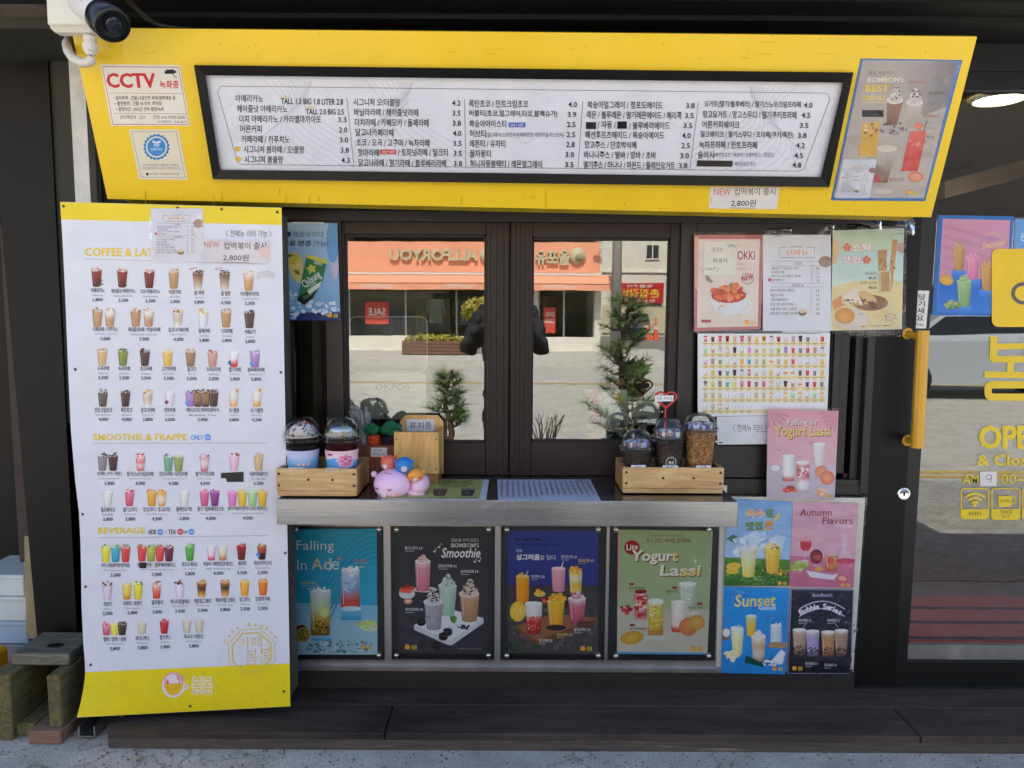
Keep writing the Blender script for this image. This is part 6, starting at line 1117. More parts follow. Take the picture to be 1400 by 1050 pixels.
# 2 smoothie
A = Art(HS, base=.0006); A.sheet((543, 725), (667, 726), (667, 894), (545, 893), (56, 54, 60), .0006, (62, 58, 68)); A.bits(605, 850, 58, 40, [(66, 63, 72), (56, 53, 62)], 60, 9); A.bits(600, 860, 56, 30, [(120, 116, 124)], 40, .6)
A.text('봄봄,쿨~하게 음맞다', 617, 736, 655, 741, (206, 204, 206)); A.text('BOMBOM\'S', 617, 742.5, 655, 748.5, (214, 212, 214), .02); A.text('Smoothie', 603, 749, 656, 762.5, (240, 238, 240), .015, .2)
for x, y in ((594, 750), (600, 744), (649, 764), (655, 763)): A.ell(x, y + 4, 1.6, 1.2, WH); A.line([(x + 1.4, y + 4), (x + 2, y - 1), (x + 4, y)], .6, WH)
A.ell(581, 806, 17, 4, (206, 206, 212)); glass(A, 578, 767, 807, 21, 18, [(0, (236, 226, 228)), (.2, (226, 150, 166)), (1, (206, 110, 130))]); A.cream(578, 768, 20, 9, (240, 232, 230), (226, 206, 200), [(220, 100, 60), (206, 70, 50), (230, 140, 90)], 22)
A.ell(556.5, 812, 11, 7, (220, 220, 226)); A.ell(556.5, 808, 11, 3.6, (196, 196, 204)); A.bits(556.5, 805, 9, 5, STR, 18, 3.6); A.ell(558, 822, 6, 4, (226, 130, 110)); A.ell(558, 822, 3.6, 2.2, (240, 206, 190))
A.poly([(566, 855), (605, 830), (661, 845), (661, 852), (618, 882), (613, 882), (566, 861)], (206, 208, 220)); A.poly([(566, 855), (605, 830), (661, 845), (616, 876)], (226, 228, 238))
glass(A, 612, 801, 841, 25, 18, C2((190, 214, 200), (160, 196, 176))); A.cream(612, 801, 25, 15, (206, 226, 214), (180, 206, 192), [(50, 44, 44), (80, 72, 70), (150, 140, 136)], 26); glass(A, 642, 812, 849, 27, 20, C2((200, 160, 124), (176, 130, 96))); A.cream(642, 812, 28, 19, (226, 210, 200), (190, 166, 150), [(90, 62, 50), (120, 90, 76), (60, 42, 38)], 30); glass(A, 593, 823, 860, 26, 19, C2((176, 172, 184), (156, 152, 166))); A.bits(593, 840, 9, 14, [(120, 116, 126), (196, 192, 202)], 30, 1.2); A.cream(593, 823, 27, 17, (230, 226, 228), (196, 190, 194), [(40, 34, 36), (66, 58, 58), (26, 22, 24)], 34)
for x, y in ((576, 848), (612, 862), (606, 868), (597, 880)): A.ell(x, y + 3, 6.4, 5, (28, 24, 26)); A.ell(x, y, 6.4, 3.6, (52, 46, 48)); A.ell(x, y, 4.4, 2.2, (36, 32, 34))
A.bits(634, 857, 8, 3.6, [(30, 24, 26), (50, 42, 42)], 26, 1.8); A.bits(620, 846, 4, 4, [(90, 150, 60), (60, 120, 44)], 8, 3)
price_tag(A, 553.5, 747, 24, '딸기스무디 3.8'); price_tag(A, 599.5, 771.5, 25, '민트프라페 4.2'); price_tag(A, 630, 779, 24, '모카프라페 3.8'); price_tag(A, 554, 831, 24, '쿠키프라페 3.8'); logo(A, 557, 885, .95); A.text('실제 이미지와 차이가 있을 수 있습니다', 626, 886, 659, 888, (170, 168, 172))
poster_obj(A, 'drink_poster', 'dark grey poster of four creamy smoothies, second under the counter')
# 3 mango and strawberry
A = Art(HS, base=.0006); A.sheet((694.5, 725), (818, 725), (818, 894), (694.5, 893), (52, 64, 150), .0006, (40, 44, 90)); A.quad((694.5, 800), (818, 801), (818, 894), (694.5, 893), (66, 62, 66), (80, 76, 78)); A.bits(756, 860, 58, 30, [(90, 86, 88), (70, 66, 68), (104, 100, 100)], 90, 5)
A.text('BOMBOM\'s', 705.5, 735, 743, 739.5, (24, 24, 50), .015); A.text('Strawberry & Mango Series', 705.5, 742, 765, 747, (24, 28, 70), .0); A.text('봄봄,', 705.5, 751, 715, 755, (214, 216, 236)); A.text('싱그러움', 705.5, 757.5, 738, 766, (240, 240, 246), .05, .05); A.text('을 담다', 738.5, 759, 760, 765.5, (240, 240, 246), -.005)
A.poly([(706, 857), (755, 840), (818, 846), (818, 852), (736, 882), (731, 882), (706, 862)], (120, 76, 52)); A.poly([(706, 856), (755, 839), (818, 845), (733, 876)], (150, 100, 70))
glass(A, 714.5, 788, 823, 18, 17, C2((246, 166, 30), (240, 140, 20)), [(250, 190, 80)]); A.line([(718, 789), (722, 780)], 1.2, (226, 226, 222)); A.ell(708, 836, 11, 14, (240, 196, 60), 16, .1, (250, 214, 100)); A.line([(702, 828), (714, 846)], .6, (220, 160, 40)); A.line([(712, 824), (702, 846)], .6, (220, 160, 40))
glass(A, 763.5, 777, 808, 19, 16, C2((232, 170, 190), (222, 140, 166))); A.line([(767, 777), (770, 768)], 1.3, (236, 226, 226)); glass(A, 787, 782, 810, 18, 15, [(0, (240, 200, 90)), (.3, (236, 232, 210)), (.6, (240, 190, 60)), (1, (240, 214, 130))]); A.bits(787, 779, 8, 4, MAN, 18, 3.2)
A.ell(738, 812, 8, 4, (226, 196, 90)); A.bits(737, 809, 6, 3, MAN, 10, 3); A.ell(772, 822, 30, 8, (54, 34, 34)); A.bits(756, 820, 16, 5, STR, 18, 3)
glass(A, 729.5, 825, 866, 24, 18, [(0, (232, 230, 234)), (.4, (226, 214, 220)), (.52, (206, 66, 62)), (1, (160, 34, 36))]); A.bits(729.5, 852, 9, 10, STR, 24, 3); glass(A, 760, 822, 857, 24, 17, [(0, (246, 190, 60)), (1, (236, 160, 30))]); A.bits(760, 818, 11, 6, MAN, 30, 4); A.ell(760, 858, 14, 4, (40, 36, 38)); glass(A, 789, 818, 852, 24, 18, [(0, (236, 226, 230)), (.22, (214, 120, 140)), (1, (176, 80, 100))]); A.cream(789, 818, 24, 9, (236, 226, 228), (214, 190, 196), STR, 26)
for x in (793, 800, 806): A.ell(x, 852 + (x % 3), 4.4, 5.6, (110, 60, 50), 10, .5)
A.bits(703, 885, 8, 6, [(50, 80, 50), (36, 60, 40)], 14, 4); A.bits(733, 885, 5, 3, [(50, 80, 50)], 5, 3); A.bits(697, 848, 4, 4, [(60, 100, 56)], 6, 4)
price_tag(A, 767.5, 759, 21, '딸기요거트 4.0'); price_tag(A, 791, 764, 21, '망고요거트 4.5', (236, 214, 120)); price_tag(A, 726.5, 786, 18, '망고주스 2.5'); price_tag(A, 785, 858.5, 22, '딸기스무디 3.8'); price_tag(A, 761.5, 865.5, 21, '망고스무디 4.5', (236, 214, 120)); price_tag(A, 737, 873.5, 18, '딸기라떼 3.8'); logo(A, 797, 887, .9)
poster_obj(A, 'drink_poster', 'navy poster of mango and strawberry drinks, third under the counter')
# 4 yogurt lassi
A = Art(HS, base=.0006); A.sheet((845, 724), (974.5, 726), (967, 895), (843.5, 894), (158, 178, 130), .0006, (176, 190, 154)); A.quad((844, 830), (970, 834), (967, 895), (843.5, 894), (196, 192, 172), (206, 200, 184)); A.quad((843.5, 891), (967, 892.5), (967, 895.5), (843.5, 894), (90, 160, 214)); A.quad((845, 724), (848, 724), (846, 820), (844.3, 820), (220, 150, 140))
A.text('상큼하게 즐기는 봄봄의 요거트', 890, 731, 935, 734, (130, 70, 50)); A.text('맛 × 건강 / 라이트 요거라씨', 884, 736, 944, 742.5, (130, 66, 46), .02); A.ell(864, 748.5, 10.6, 10, (166, 32, 40), 22); A.text('Lite', 856.5, 744.5, 872, 752.5, (240, 232, 226), .025, 0, -.1)
for dx, dy, c1_, bo in ((1.2, 1.4, (120, 36, 36), .06), (0, 0, (240, 234, 226), .04)):
    A.text('Yogurt', 862 + dx, 752 + dy, 926 + dx, 772 + dy, c1_, bo, .12, -.0); A.text('Lassi', 902 + dx, 772 + dy, 957 + dx, 787.5 + dy, c1_, bo, .12)
A.text('ssi', 931, 775.5, 957, 787.5, (236, 206, 110), .04, .12); A.text('t', 919, 755, 926.5, 766, (236, 206, 110), .04, .12); A.bits(951, 768, 4, 3, [WH], 4, 1.6)
glass(A, 940, 798, 834, 24, 17, [(0, (226, 228, 220)), (.1, (206, 214, 196)), (1, (190, 204, 176))]); A.bits(940, 812, 8, 10, [(230, 232, 222), (190, 204, 180)], 16, 2); A.quad((926, 833), (955, 836), (955, 842), (926, 840), (214, 210, 196)); glass(A, 876, 809, 848, 19.5, 16, [(0, (226, 206, 206)), (.15, (206, 90, 84)), (.5, (232, 210, 206)), (.8, (206, 70, 66)), (1, (226, 200, 196))]); A.bits(876, 828, 8, 15, [(206, 60, 54), (236, 222, 218), (190, 44, 44)], 34, 3); A.ell(876, 809, 9, 3, (150, 40, 40)); A.rect(859, 849, 886, 856, (206, 202, 190)); A.bits(855, 834, 7, 6, [(170, 40, 44), (206, 70, 66), (232, 170, 160)], 12, 4.4)
glass(A, 896.5, 822, 868, 22, 20, [(0, (236, 234, 220)), (.12, (220, 206, 110)), (.8, (206, 180, 60)), (.92, (190, 90, 50)), (1, (206, 160, 60))]); A.bits(896.5, 845, 9, 16, [(230, 214, 100), (206, 176, 50), (236, 230, 170)], 40, 3); A.ell(896.5, 822, 10.5, 4, (232, 230, 224)); A.bits(896.5, 821, 8, 3, ICE, 10, 2.6); A.rect(881, 869, 909, 877, (214, 212, 206), (200, 198, 190))
glass(A, 927.5, 823, 863, 20, 19, [(0, (236, 230, 220)), (.75, (232, 218, 206)), (.9, (206, 90, 76)), (1, (190, 60, 56))]); A.ell(941, 857, 13, 12.5, (214, 120, 60), 20, 0, (228, 150, 90)); A.ell(953, 851, 11, 10.5, (206, 150, 70), 20, 0, (222, 176, 100)); A.ell(864, 872, 16, 9, (206, 150, 40), 18, -.15, (230, 190, 80))
for k in range(3): A.line([(854 + k * 8, 878), (860 + k * 8, 866)], .6, (190, 130, 30))
for x, y, wd, s in ((860, 801, 22, '딸기요거라씨'), (911, 806, 16, '플레인요거라씨'), (940, 828, 21, '복숭아요거라씨'), (861, 857, 22, '망고요거라씨')): A.rect(x + (0 if x < 900 else wd - 8), y - 4, x + (7 if x < 900 else wd - 1), y - 1, (170, 50, 50)); A.text(s, x, y + 1, x + wd, y + 4.4, (130, 60, 50), .01); A.text('3.9', x + 1, y + 6, x + 5, y + 8.4, (130, 60, 50))
logo(A, 948, 887, .95)
poster_obj(A, 'drink_poster', 'pale green yogurt drink poster, rightmost under the counter')

# ================================================================ on the door
DG = PY(.0155); A = Art(DG, base=.001); A.sheet((1283, 294), (1386, 296), (1376, 432), (1274, 431), (60, 116, 190), .001); A.quad((1289, 299), (1381, 301), (1376, 428), (1281, 427), (206, 150, 176), (196, 146, 176)); A.quad((1284.5, 380), (1377, 383), (1374, 428), (1281, 427), (50, 110, 200), (70, 130, 210))
for k in range(5): A.poly([(1290, 306 + k * 14), (1380, 330 + k * 14), (1380, 335 + k * 14), (1290, 312 + k * 14)], (198, 140, 168))
A.line([(1358 + 13 * math.cos(k * .35), 329 + 10 * math.sin(k * .35)) for k in range(18)], .8, (226, 190, 110), True); A.text('슬러시', 1340, 322, 1370, 332, (170, 140, 200), .0); A.text('Smoothie', 1342, 332, 1374, 341, (236, 206, 110), .0, .2, -.2)
for x, y0, y1, wt, st in ((1311, 338, 369, 17, [(0, (200, 160, 110)), (1, (186, 144, 90))]), (1330, 352, 381, 18, [(0, (226, 150, 180)), (1, (206, 120, 160))]), (1349, 364, 396, 17, [(0, (206, 160, 100)), (1, (190, 140, 84))]), (1318, 384, 418, 20, [(0, (160, 190, 140)), (1, (130, 166, 110))])): A.rect(x - 10, y1, x + 10, y1 + 12, (90, 150, 222), (60, 120, 204)); glass(A, x, y0, y1, wt, wt * .75, st); A.cream(x, y0, wt, 8, mixc(st[0][1], (240, 236, 226), .25), st[1][1], [mixc(st[0][1], (250, 250, 250), .3)], 10)
A.ell(1294, 383, 10, 7, (206, 160, 70), 16, .2, (224, 184, 100)); A.bits(1301, 417, 9, 5, [(130, 160, 100), (160, 186, 130), (100, 130, 76)], 26, 4)
poster_obj(A, 'drink_poster', 'blue and pink slush drink poster on the glass door')
A = Art(DG, base=.0012); A.sheet((1388, 299), (1470, 300), (1466, 340), (1386, 340), (110, 160, 214), .001); A.text('신메뉴', 1395, 318, 1420, 330, WH, .02); A.bits(1420, 335, 14, 10, ICE, 20, 4); poster_obj(A, 'drink_poster', 'pale blue poster cut by the right edge, behind the yellow panel on the door')
M_vin = ink('yellow_vinyl', .35, .4)
def vinyl(fn, nm='window_lettering', lift=.001): A = Art(DG, base=lift); fn(A); o = A.build(nm, dr, M_vin); return o
def _panel(A):
    pts = A.rr(1356, 340, 1500, 447, 9); l0 = A.l; A.poly(pts, (240, 200, 30)); n = len(pts); 
vinyl(_panel, 'yellow_panel', .004)
vinyl(lambda A: (A.line([(1400 + 15 * math.cos(R(60 + k * 16)), 401 + 13 * math.sin(R(60 + k * 16))) for k in range(16)], 5, (86, 92, 96)), A.text('afe', 1420, 388, 1470, 414, (86, 92, 96), .04)), 'window_lettering', .0052)
def _bom(A):
    Y_ = (238, 202, 36)
    for dx in (0, 92):
        x = 1347 + dx
        A.line([(x + 12, 460), (x + 11, 493)], 10, Y_); A.line([(x + 60, 458), (x + 59, 493)], 10, Y_); A.line([(x + 8, 474), (x + 62, 473)], 8, Y_); A.line([(x + 8, 491), (x + 62, 491)], 9, Y_); A.line([(x + 35, 491), (x + 34, 512)], 9, Y_); A.line([(x - 1, 512), (x + 72, 513)], 8.5, Y_)
        A.line(A.rr(x + 4, 526, x + 66, 543, 5), 10, Y_, True)
vinyl(_bom); YV = (238, 206, 40)
vinyl(lambda A: A.text('OPEN', 1338, 581, 1437, 614.5, YV, .05)); vinyl(lambda A: A.text('& Closed', 1336, 621, 1428, 637, YV, .04)); vinyl(lambda A: (A.text('AM', 1316, 649.5, 1338, 661.5, YV, .02), A.text(':00~', 1364, 648, 1402, 662, YV, .0)))
def _wifi(A):
    A.frame(1314, 668, 1351.5, 709, 1.6, YV, 4); A.poly([(1314, 696), (1351.5, 696), (1351.5, 706), (1349, 709), (1316, 709), (1314, 706)], YV); A.text('WIFI', 1323.5, 699.5, 1340.5, 705, (70, 66, 40), .0)
    for r_ in (18, 12, 6): A.line([(1333 + r_ * math.cos(R(222 + k * 12)), 692 + r_ * .95 * math.sin(R(222 + k * 12))) for k in range(9)], 3, YV)
    A.ell(1333, 690.5, 2.6, 2.4, YV)
def _take(A):
    for x in (1356, 1398): A.frame(x, 668, x + 38, 710, 1.6, YV, 4); A.poly([(x, 696), (x + 38, 696), (x + 38, 707), (x + 35, 710), (x + 3, 710), (x, 707)], YV)
    A.text('TAKE', 1367, 697.5, 1384, 702.5, (70, 66, 40)); A.text('OUT', 1369, 704, 1381, 708.5, (70, 66, 40)); A.poly([(1365, 678), (1383, 678), (1383, 690), (1381, 693), (1367, 693), (1365, 690)], YV); A.line([(1383, 680), (1388, 680.5), (1388, 687), (1383, 688.5)], 1.8, YV); A.text('COFFEE', 1367, 683, 1381, 687, (70, 66, 40)); A.line([(1378, 676), (1380, 673)], .8, YV)
vinyl(_wifi, 'wifi_symbol'); vinyl(_take, 'takeout_symbol')
A = Art(DG, base=.002); A.sheet((1340, 645), (1363, 644.5), (1362.5, 664.5), (1340, 665), (232, 228, 222), .0006); A.line([(1356, 650), (1350, 649), (1347.5, 653), (1350, 656), (1355, 654), (1356, 650), (1354, 660)], .9, (60, 60, 64)); poster_obj(A, 'paper_note', 'small white paper with a handwritten 9 stuck over the opening time', 'note')
DS = PY(-.0075); A = Art(DS, base=.0005); A.sheet((1251, 397), (1270.5, 397.5), (1266, 449), (1247.5, 449), (226, 226, 224), .001)
for i, ch in enumerate('당기세요'): A.text(ch, 1255.6 - i * .9, 402 + i * 9.3, 1265.4 - i * .9, 410.2 + i * 9.3, (40, 40, 44), .02)
A.text('PULL', 1251.5, 441.5, 1263.5, 445.5, (60, 60, 64), .01); poster_obj(A, 'pull_sign', 'white upright pull sticker above the yellow door handle', 'sticker')
# ================================================================ counter and the things on it
FY = -.34                                               # front of the counter
zc = at(700, 684.5, FY).z; zlow = at(700, 719, FY).z
ct = thing('serving_counter', 'brushed stainless steel counter shelf under the serving window', 'counter', (0, FY, zc))
cx0, cx1 = at(378, 700, FY).x, at(1009, 700, FY).x
b = MB(); b.bbox(cx0, cx1, FY, FY + .004, zlow, zc + .0005, .0015); b.box(cx0, cx0 + .004, FY + .0045, -.05, zlow, zc - .002); b.box(cx1 - .004, cx1, FY + .0045, -.05, zlow, zc - .002); b.build('apron', M_steel, ct)
MB().box(cx0 + .0045, cx1 - .0045, FY + .0045, .012, zc - .03, zc).build('top', mat('steel_top', (150, 150, 152), .22, 1, var=.15, scale=7, bump=.04, bscale=120), ct)
TOP = PZ(zc + .0005)
for i, q4 in enumerate((((660, 683), (692, 683.5), (690, 697), (658, 695)), ((516, 684), (556, 684), (552, 692), (520, 690)), ((808, 684.5), (834, 685), (832, 694), (812, 692)))):
    o = film('tape', PY(FY), *q4, .0012, None, .001, 8, MT['crumpled_film'], 50 + i); tag(o, ('clear tape folded over the counter edge below the gap between the two cards', 'clear tape on the counter edge below the lilac pig', 'clear tape on the counter edge below the right end of the grid card')[i], 'tape', 'strips of clear tape')
# cards lying on the counter
A = Art(TOP, base=.0006); A.sheet((575, 655.5), (668.5, 655.5), (664.5, 682.5), (520, 682.5), (214, 220, 232), .0008); A.quad((575, 655.8), (661, 655.8), (655, 682), (522, 682), (178, 186, 112))
A.text('NEW COFFEE BEAN EVENT', 590, 657, 646, 659.6, (50, 54, 40), .03); A.text('# BEST CUP TODAY', 600, 660.4, 648, 663.2, (50, 54, 40), .03); A.text('# SIZE UP', 603, 663.9, 640, 666.2, (50, 54, 40), .03)
for x, c in ((600, (110, 80, 66)), (638, (76, 76, 78))): A.quad((x - 8, 669), (x + 12, 669), (x + 8, 678), (x - 7, 678), c, mixc(c, (40, 36, 36), .4)); A.quad((x - 8.5, 667.6), (x + 12.5, 667.6), (x + 12, 669.6), (x - 8, 669.6), mixc(c, (220, 220, 216), .4)); A.ell(x + 1, 674, 4, 2, mixc(c, (160, 140, 120), .5))
for x, s in ((566, '오리지널 블렌드'), (600, '콜드 브루 블렌드 커피'), (638, '다크 로스트 원두')): A.text(s, x - 14, 679.5, x + 14, 681.3, (60, 60, 46), .02)
poster_obj(A, 'counter_card', 'green laminated card lying flat on the counter beside the wooden bin', 'card')
A = Art(TOP, base=.0006); A.sheet((680, 655.5), (807, 655.5), (821, 683.5), (681, 683.5), (196, 204, 226), .0008)
def cq(u, v): return (686 + u * (802 + 13 * v - 686), 658 + v * 22)
for j in range(7):
    for i in range(17):
        if j == 6 and i > 6: continue
        x, y = cq(i / 16.0, (j + .3) / 7); c = rr_.choice([(84, 76, 74), (120, 100, 84), (150, 130, 110), (170, 150, 140), (130, 120, 90), (150, 120, 126)]); A.quad((x - 1.3, y - 1), (x + 1.3, y - 1), (x + 1, y + .7), (x - 1, y + .7), c); A.rect(x - 1.9, y + 1.2, x + 1.9, y + 1.6, (200, 180, 150))
A.text('CAFE MENU', 788, 656.5, 800, 657.8, (90, 90, 100)); poster_obj(A, 'counter_card', 'pale grid card of tiny drinks lying flat in the middle of the counter', 'card')
# --- wooden trays
M_pine_w = wood('pine_wood', (226, 186, 124), (190, 140, 84), 'X'); M_pine_z = wood('pine_wood_upright', (236, 194, 124), (204, 150, 84), 'Z')
M_oak = wood('tray_wood', (226, 192, 138), (186, 142, 88), 'X')
def tray(px0, px1, pyt, pyb, dep, label):
    p0 = PZ(zc).p(px0, pyb); y0 = p0.y; xa = p0.x; xb = at(px1, pyb, y0).x; zt = at((px0 + px1) / 2, pyt, y0).z
    o = thing('wooden_tray', label, 'tray', ((xa + xb) / 2, y0 + dep / 2, zc)); h = zt - zc; t = .012
    zb = zc + h * .22
    MB().bbox(xa, xb, y0, y0 + t, zb + .0008, zt, .0015).build('front_board', M_oak, o); MB().bbox(xa + .002, xb - .002, y0 + .0015, y0 + t, zc + .004, zb, .0015).build('front_strip', M_oak, o)
    MB().bbox(xa, xb, y0 + dep - t, y0 + dep, zc + .004, zt, .0015).build('back_board', M_oak, o)
    for x in (xa, xb - t): MB().bbox(x, x + t, y0 + t + .0006, y0 + dep - t - .0006, zc + .004, zt, .0015).build('side_board', wood('tray_wood_side', (190, 152, 100), (140, 98, 58), 'Y'), o)
    MB().box(xa + t + .001, xb - t - .001, y0 + t + .001, y0 + dep - t - .001, zc + .006, zc + .014).build('bottom_board', M_oak, o)
    for fx, fz in ((.035, .82), (.035, .42), (.4, .62), (.965, .82), (.965, .42), (.7, .62)):
        MB().lathe([(.0042, 0), (.0036, -.0008), (.0, -.001)], (xa + (xb - xa) * fx, y0 - .0003, zc + h * fz), 10, axis=(0, 1, 0)).build('screw', mat('screw_hole', (70, 54, 40), .5, .4), o)
    return o, (xa, xb, y0, dep, zt)
TL_, tl = tray(378, 488, 641, 680, .19, 'wooden tray with two capped cups at the left end of the counter')
TR_, tr_ = tray(851, 989, 639.5, 676, .165, 'wooden tray with three lidded sample cups at the right end of the counter')
# --- cups
M_clr = clear('clear_cup', (252, 253, 253), rough=.04, bump=.08, bscale=60, ior=1.25)
M_lid = clear('clear_lid', (252, 253, 254), refl=.045, rough=.05, bump=.12, bscale=45, ior=1.4)
def lidded(nm, label, cx, y, py_dome, py_rim, wr, wb_, zb, fill, fmat, fill_top, group=None, dome=True, ball=None):
    top, rim = at(cx, py_dome, y), at(cx, py_rim, y); X_ = rim.x; d = (y - CAM.y); s_ = d / F; r = wr * s_ / 2; rb = wb_ * s_ / 2; hd_ = top.z - rim.z; H = rim.z - zb
    o = thing(nm, label, 'cup', (X_, y, zb), group); c = (X_, y, zb)
    b = MB(); b.lathe([(0, .002), (rb, .002), (rb * 1.01, .01), (r * .93, H * .86), (r * .97, H * .9), (r * .97, H * .93), (r * .95, H * .95), (r * .97, H), (r * 1.0, H + .002)], c, 36); b.build('cup_wall', M_clr, o)
    b = MB(); b.lathe([(r * 1.0, H - .004), (r * 1.04, H - .002), (r * 1.05, H + .004), (r * 1.0, H + .008), (r * .97, H + .008), (r * .955, H + .012), (r * .93, H + hd_ * .35), (r * .82, H + hd_ * .65), (r * .6, H + hd_ * .88), (r * .34, H + hd_ * .985), (r * .0, H + hd_)], c, 40); b.build('dome_lid', M_lid, o)
    b = MB(); pts = [(r * 1.05 * math.cos(6.2832 * k / 40), r * 1.05 * math.sin(6.2832 * k / 40)) for k in range(41)]; b.tube([(c[0] + x, c[1] + q, zb + H + .002) for x, q in pts], .0016, 6, cap=False); b.tube([(c[0] + x * .94, c[1] + q * .94, zb + H * .93) for x, q in pts], .0014, 6, cap=False); b.build('rim_bead', M_clr, o)
    b = MB(); t = fill_top; rt = rb + (r * .93 - rb) * min(1, t / .86); b.lathe([(0, .004), (rb * .965, .004), (rt * .975, H * t), (rt * .5, H * t + .003), (0, H * t + .004)], c, 36); b.build(fill, fmat, o)
    return o, c, r, rb, H, hd_
def sleeve(o, c, r, rb, H, z0, z1, nm, paint):          # printed paper band round a cup
    N = 60; Mz = 24; vs = []; cols = []
    for j in range(Mz + 1):
        v = j / Mz; z = H * (z0 + (z1 - z0) * v); rr0 = (rb + (r * .93 - rb) * min(1, z / (H * .86))) * 1.012 + .0006
        for i in range(N + 1):
            u = i / N; a = -math.pi / 2 + (u - .5) * math.pi * 1.96; vs.append((c[0] + rr0 * math.cos(a), c[1] + rr0 * math.sin(a), c[2] + z)); cols.append(lin(paint(u, v)))
    me = bpy.data.meshes.new(nm); fs = [[j * (N + 1) + i, j * (N + 1) + i + 1, (j + 1) * (N + 1) + i + 1, (j + 1) * (N + 1) + i] for j in range(Mz) for i in range(N)]
    me.from_pydata(vs, [], fs); at_ = me.color_attributes.new('print', 'FLOAT_COLOR', 'CORNER'); fl = []
    for f in fs:
        for k in f: fl += list(cols[k])
    at_.data.foreach_set('color', fl); me.materials.append(ink('printed_paper')); 
    for p in me.polygons: p.use_smooth = True
    q = bpy.data.objects.new(nm, me); COL.objects.link(q); adopt(q, o); return q
def topping(o, c, r, H, hd_, cols, n, nm, h0, seed, sz=.006, dome_=.9):
    r_ = random.Random(seed); mats = [mat('bit_%d_%d_%d' % q, q, .6) for q in cols]; b = MB()
    for _ in range(n):
        a = r_.uniform(0, 6.28); q = math.sqrt(r_.random()); z = H + .006 + hd_ * h0 * (1 - q * q) * r_.uniform(.75, 1); s_ = sz * r_.uniform(.5, 1.1); p = V((c[0] + q * r * dome_ * math.cos(a), c[1] + q * r * dome_ * math.sin(a), c[2] + z))
        M_ = Matrix.Rotation(r_.uniform(0, 6), 3, V((r_.random(), r_.random(), r_.random() + .1)).normalized()); m_ = r_.randrange(len(mats))
        b.add([p + M_ @ (V(v) * s_) for v in ((1, 0, 0), (-1, .2, 0), (0, 1, 0), (.1, -1, 0), (0, 0, 1), (0, .1, -1))], [[0, 2, 4], [2, 1, 4], [1, 3, 4], [3, 0, 4], [2, 0, 5], [1, 2, 5], [3, 1, 5], [0, 3, 5]], m_)
    return b.build(nm, mats, o)
yt_ = tl[2] + .075
def pA(u, v):
    c = mixc((196, 206, 240), (120, 180, 232), min(1, max(0, (.82 - v) * 4 + .4 * math.sin(u * 9))))
    if .33 < u < .345: c = (226, 232, 244)
    if (u - .29) ** 2 * 8 + (v - .66) ** 2 < .018: c = (70, 60, 90) if v > .62 else (226, 190, 180)
    if .48 < u < .62 and .42 < v < .52: c = (232, 150, 176) if int(u * 60) % 3 else (240, 236, 244)
    return c
def pB(u, v):
    wv = .66 + .06 * math.sin(u * 14 + 1.2); c = (96, 170, 230) if v < wv else (240, 206, 220)
    if wv < v < wv + .05: c = (240, 236, 242)
    d = math.hypot((u - .58) * 3.0, (v - .62) * 1.0); k = math.atan2(v - .62, (u - .58) * 3)
    if d < .27 + .03 * math.cos(8 * k): c = (240, 226, 236)
    if d < .23 + .03 * math.cos(8 * k): c = (232, 130, 176)
    if d < .12: c = (190, 70, 130) if (int(u * 150) + int(v * 9)) % 2 else (240, 190, 214)
    if .38 < u < .44 and .82 < v < .9: c = (190, 60, 120)
    if math.hypot((u - .44) * 3, v - .16) < .06: c = (244, 244, 248)
    return c
M_bean = mat('coffee_dark', (44, 32, 30), .5, col2=(20, 15, 15), scale=110, bump=.8, bscale=150); M_tea = mat('red_tea', (88, 26, 24), .25, col2=(58, 16, 18), scale=9)
o, c, r, rb, H, hd_ = lidded('display_cup', 'left display cup heaped with cream, crumbs and coloured sweets, in the left tray', 413.5, yt_, 569.5, 596, 50, 33, zc + .015, 'drink', M_bean, .8, 'capped display cups')
sleeve(o, c, r, rb, H, .26, .76, 'paper_sleeve', pA); MB().lathe([(0, hd_ * .62), (r * .45, hd_ * .5), (r * .8, hd_ * .2), (r * .9, 0), (r * .86, -.006), (0, -.006)], (c[0], c[1], c[2] + H + .005), 24).build('cream', mat('cream', (236, 226, 206), .6, bump=.4, bscale=70), o)
topping(o, c, r, H, hd_, [(236, 230, 222), (60, 40, 34), (90, 60, 46), (206, 60, 60), (70, 110, 200), (226, 180, 110), (36, 26, 24), (240, 236, 230)], 190, 'toppings', .66, 5)
o, c, r, rb, H, hd_ = lidded('display_cup', 'right display cup of red tea with green and white trimmings, in the left tray', 467, yt_, 570, 596, 50, 34, zc + .015, 'drink', M_tea, .86, 'capped display cups')
sleeve(o, c, r, rb, H, .26, .76, 'paper_sleeve', pB); MB().lathe([(0, .012), (r * .85, .008), (r * .9, 0), (0, -.004)], (c[0], c[1], c[2] + H + .004), 24).build('cream', MT['cream'], o)
topping(o, c, r, H, hd_, [(150, 180, 60), (120, 160, 50), (236, 232, 224), (214, 180, 110), (180, 206, 90), (200, 150, 100)], 120, 'toppings', .28, 6)
b = MB()
for dx, h_ in ((.008, .03), (.014, .026), (.02, .03)): b.lathe([(.005, 0), (.003, h_ * .5), (.0, h_)], (c[0] + dx, c[1] - .012, c[2] + H + .012), 8)
b.build('green_leaves', mat('leaf_green', (100, 150, 50), .5), o)
b = MB(); b.lathe([(r * .6, .012), (r * .6, .02), (r * .55, .022), (0, .022)], (c[0], c[1], c[2] + H + .004), 24); b.build('white_ring', mat('icing', (206, 216, 236), .4), o)
M_coffee = mat('coffee_beans', (104, 82, 76), .45, col2=(22, 18, 18), scale=130, bump=.9, bscale=130)
ytr = tr_[2] + .075
M_paperb = mat('blue_paper', (176, 186, 216), .5, col2=(226, 230, 238), scale=60)
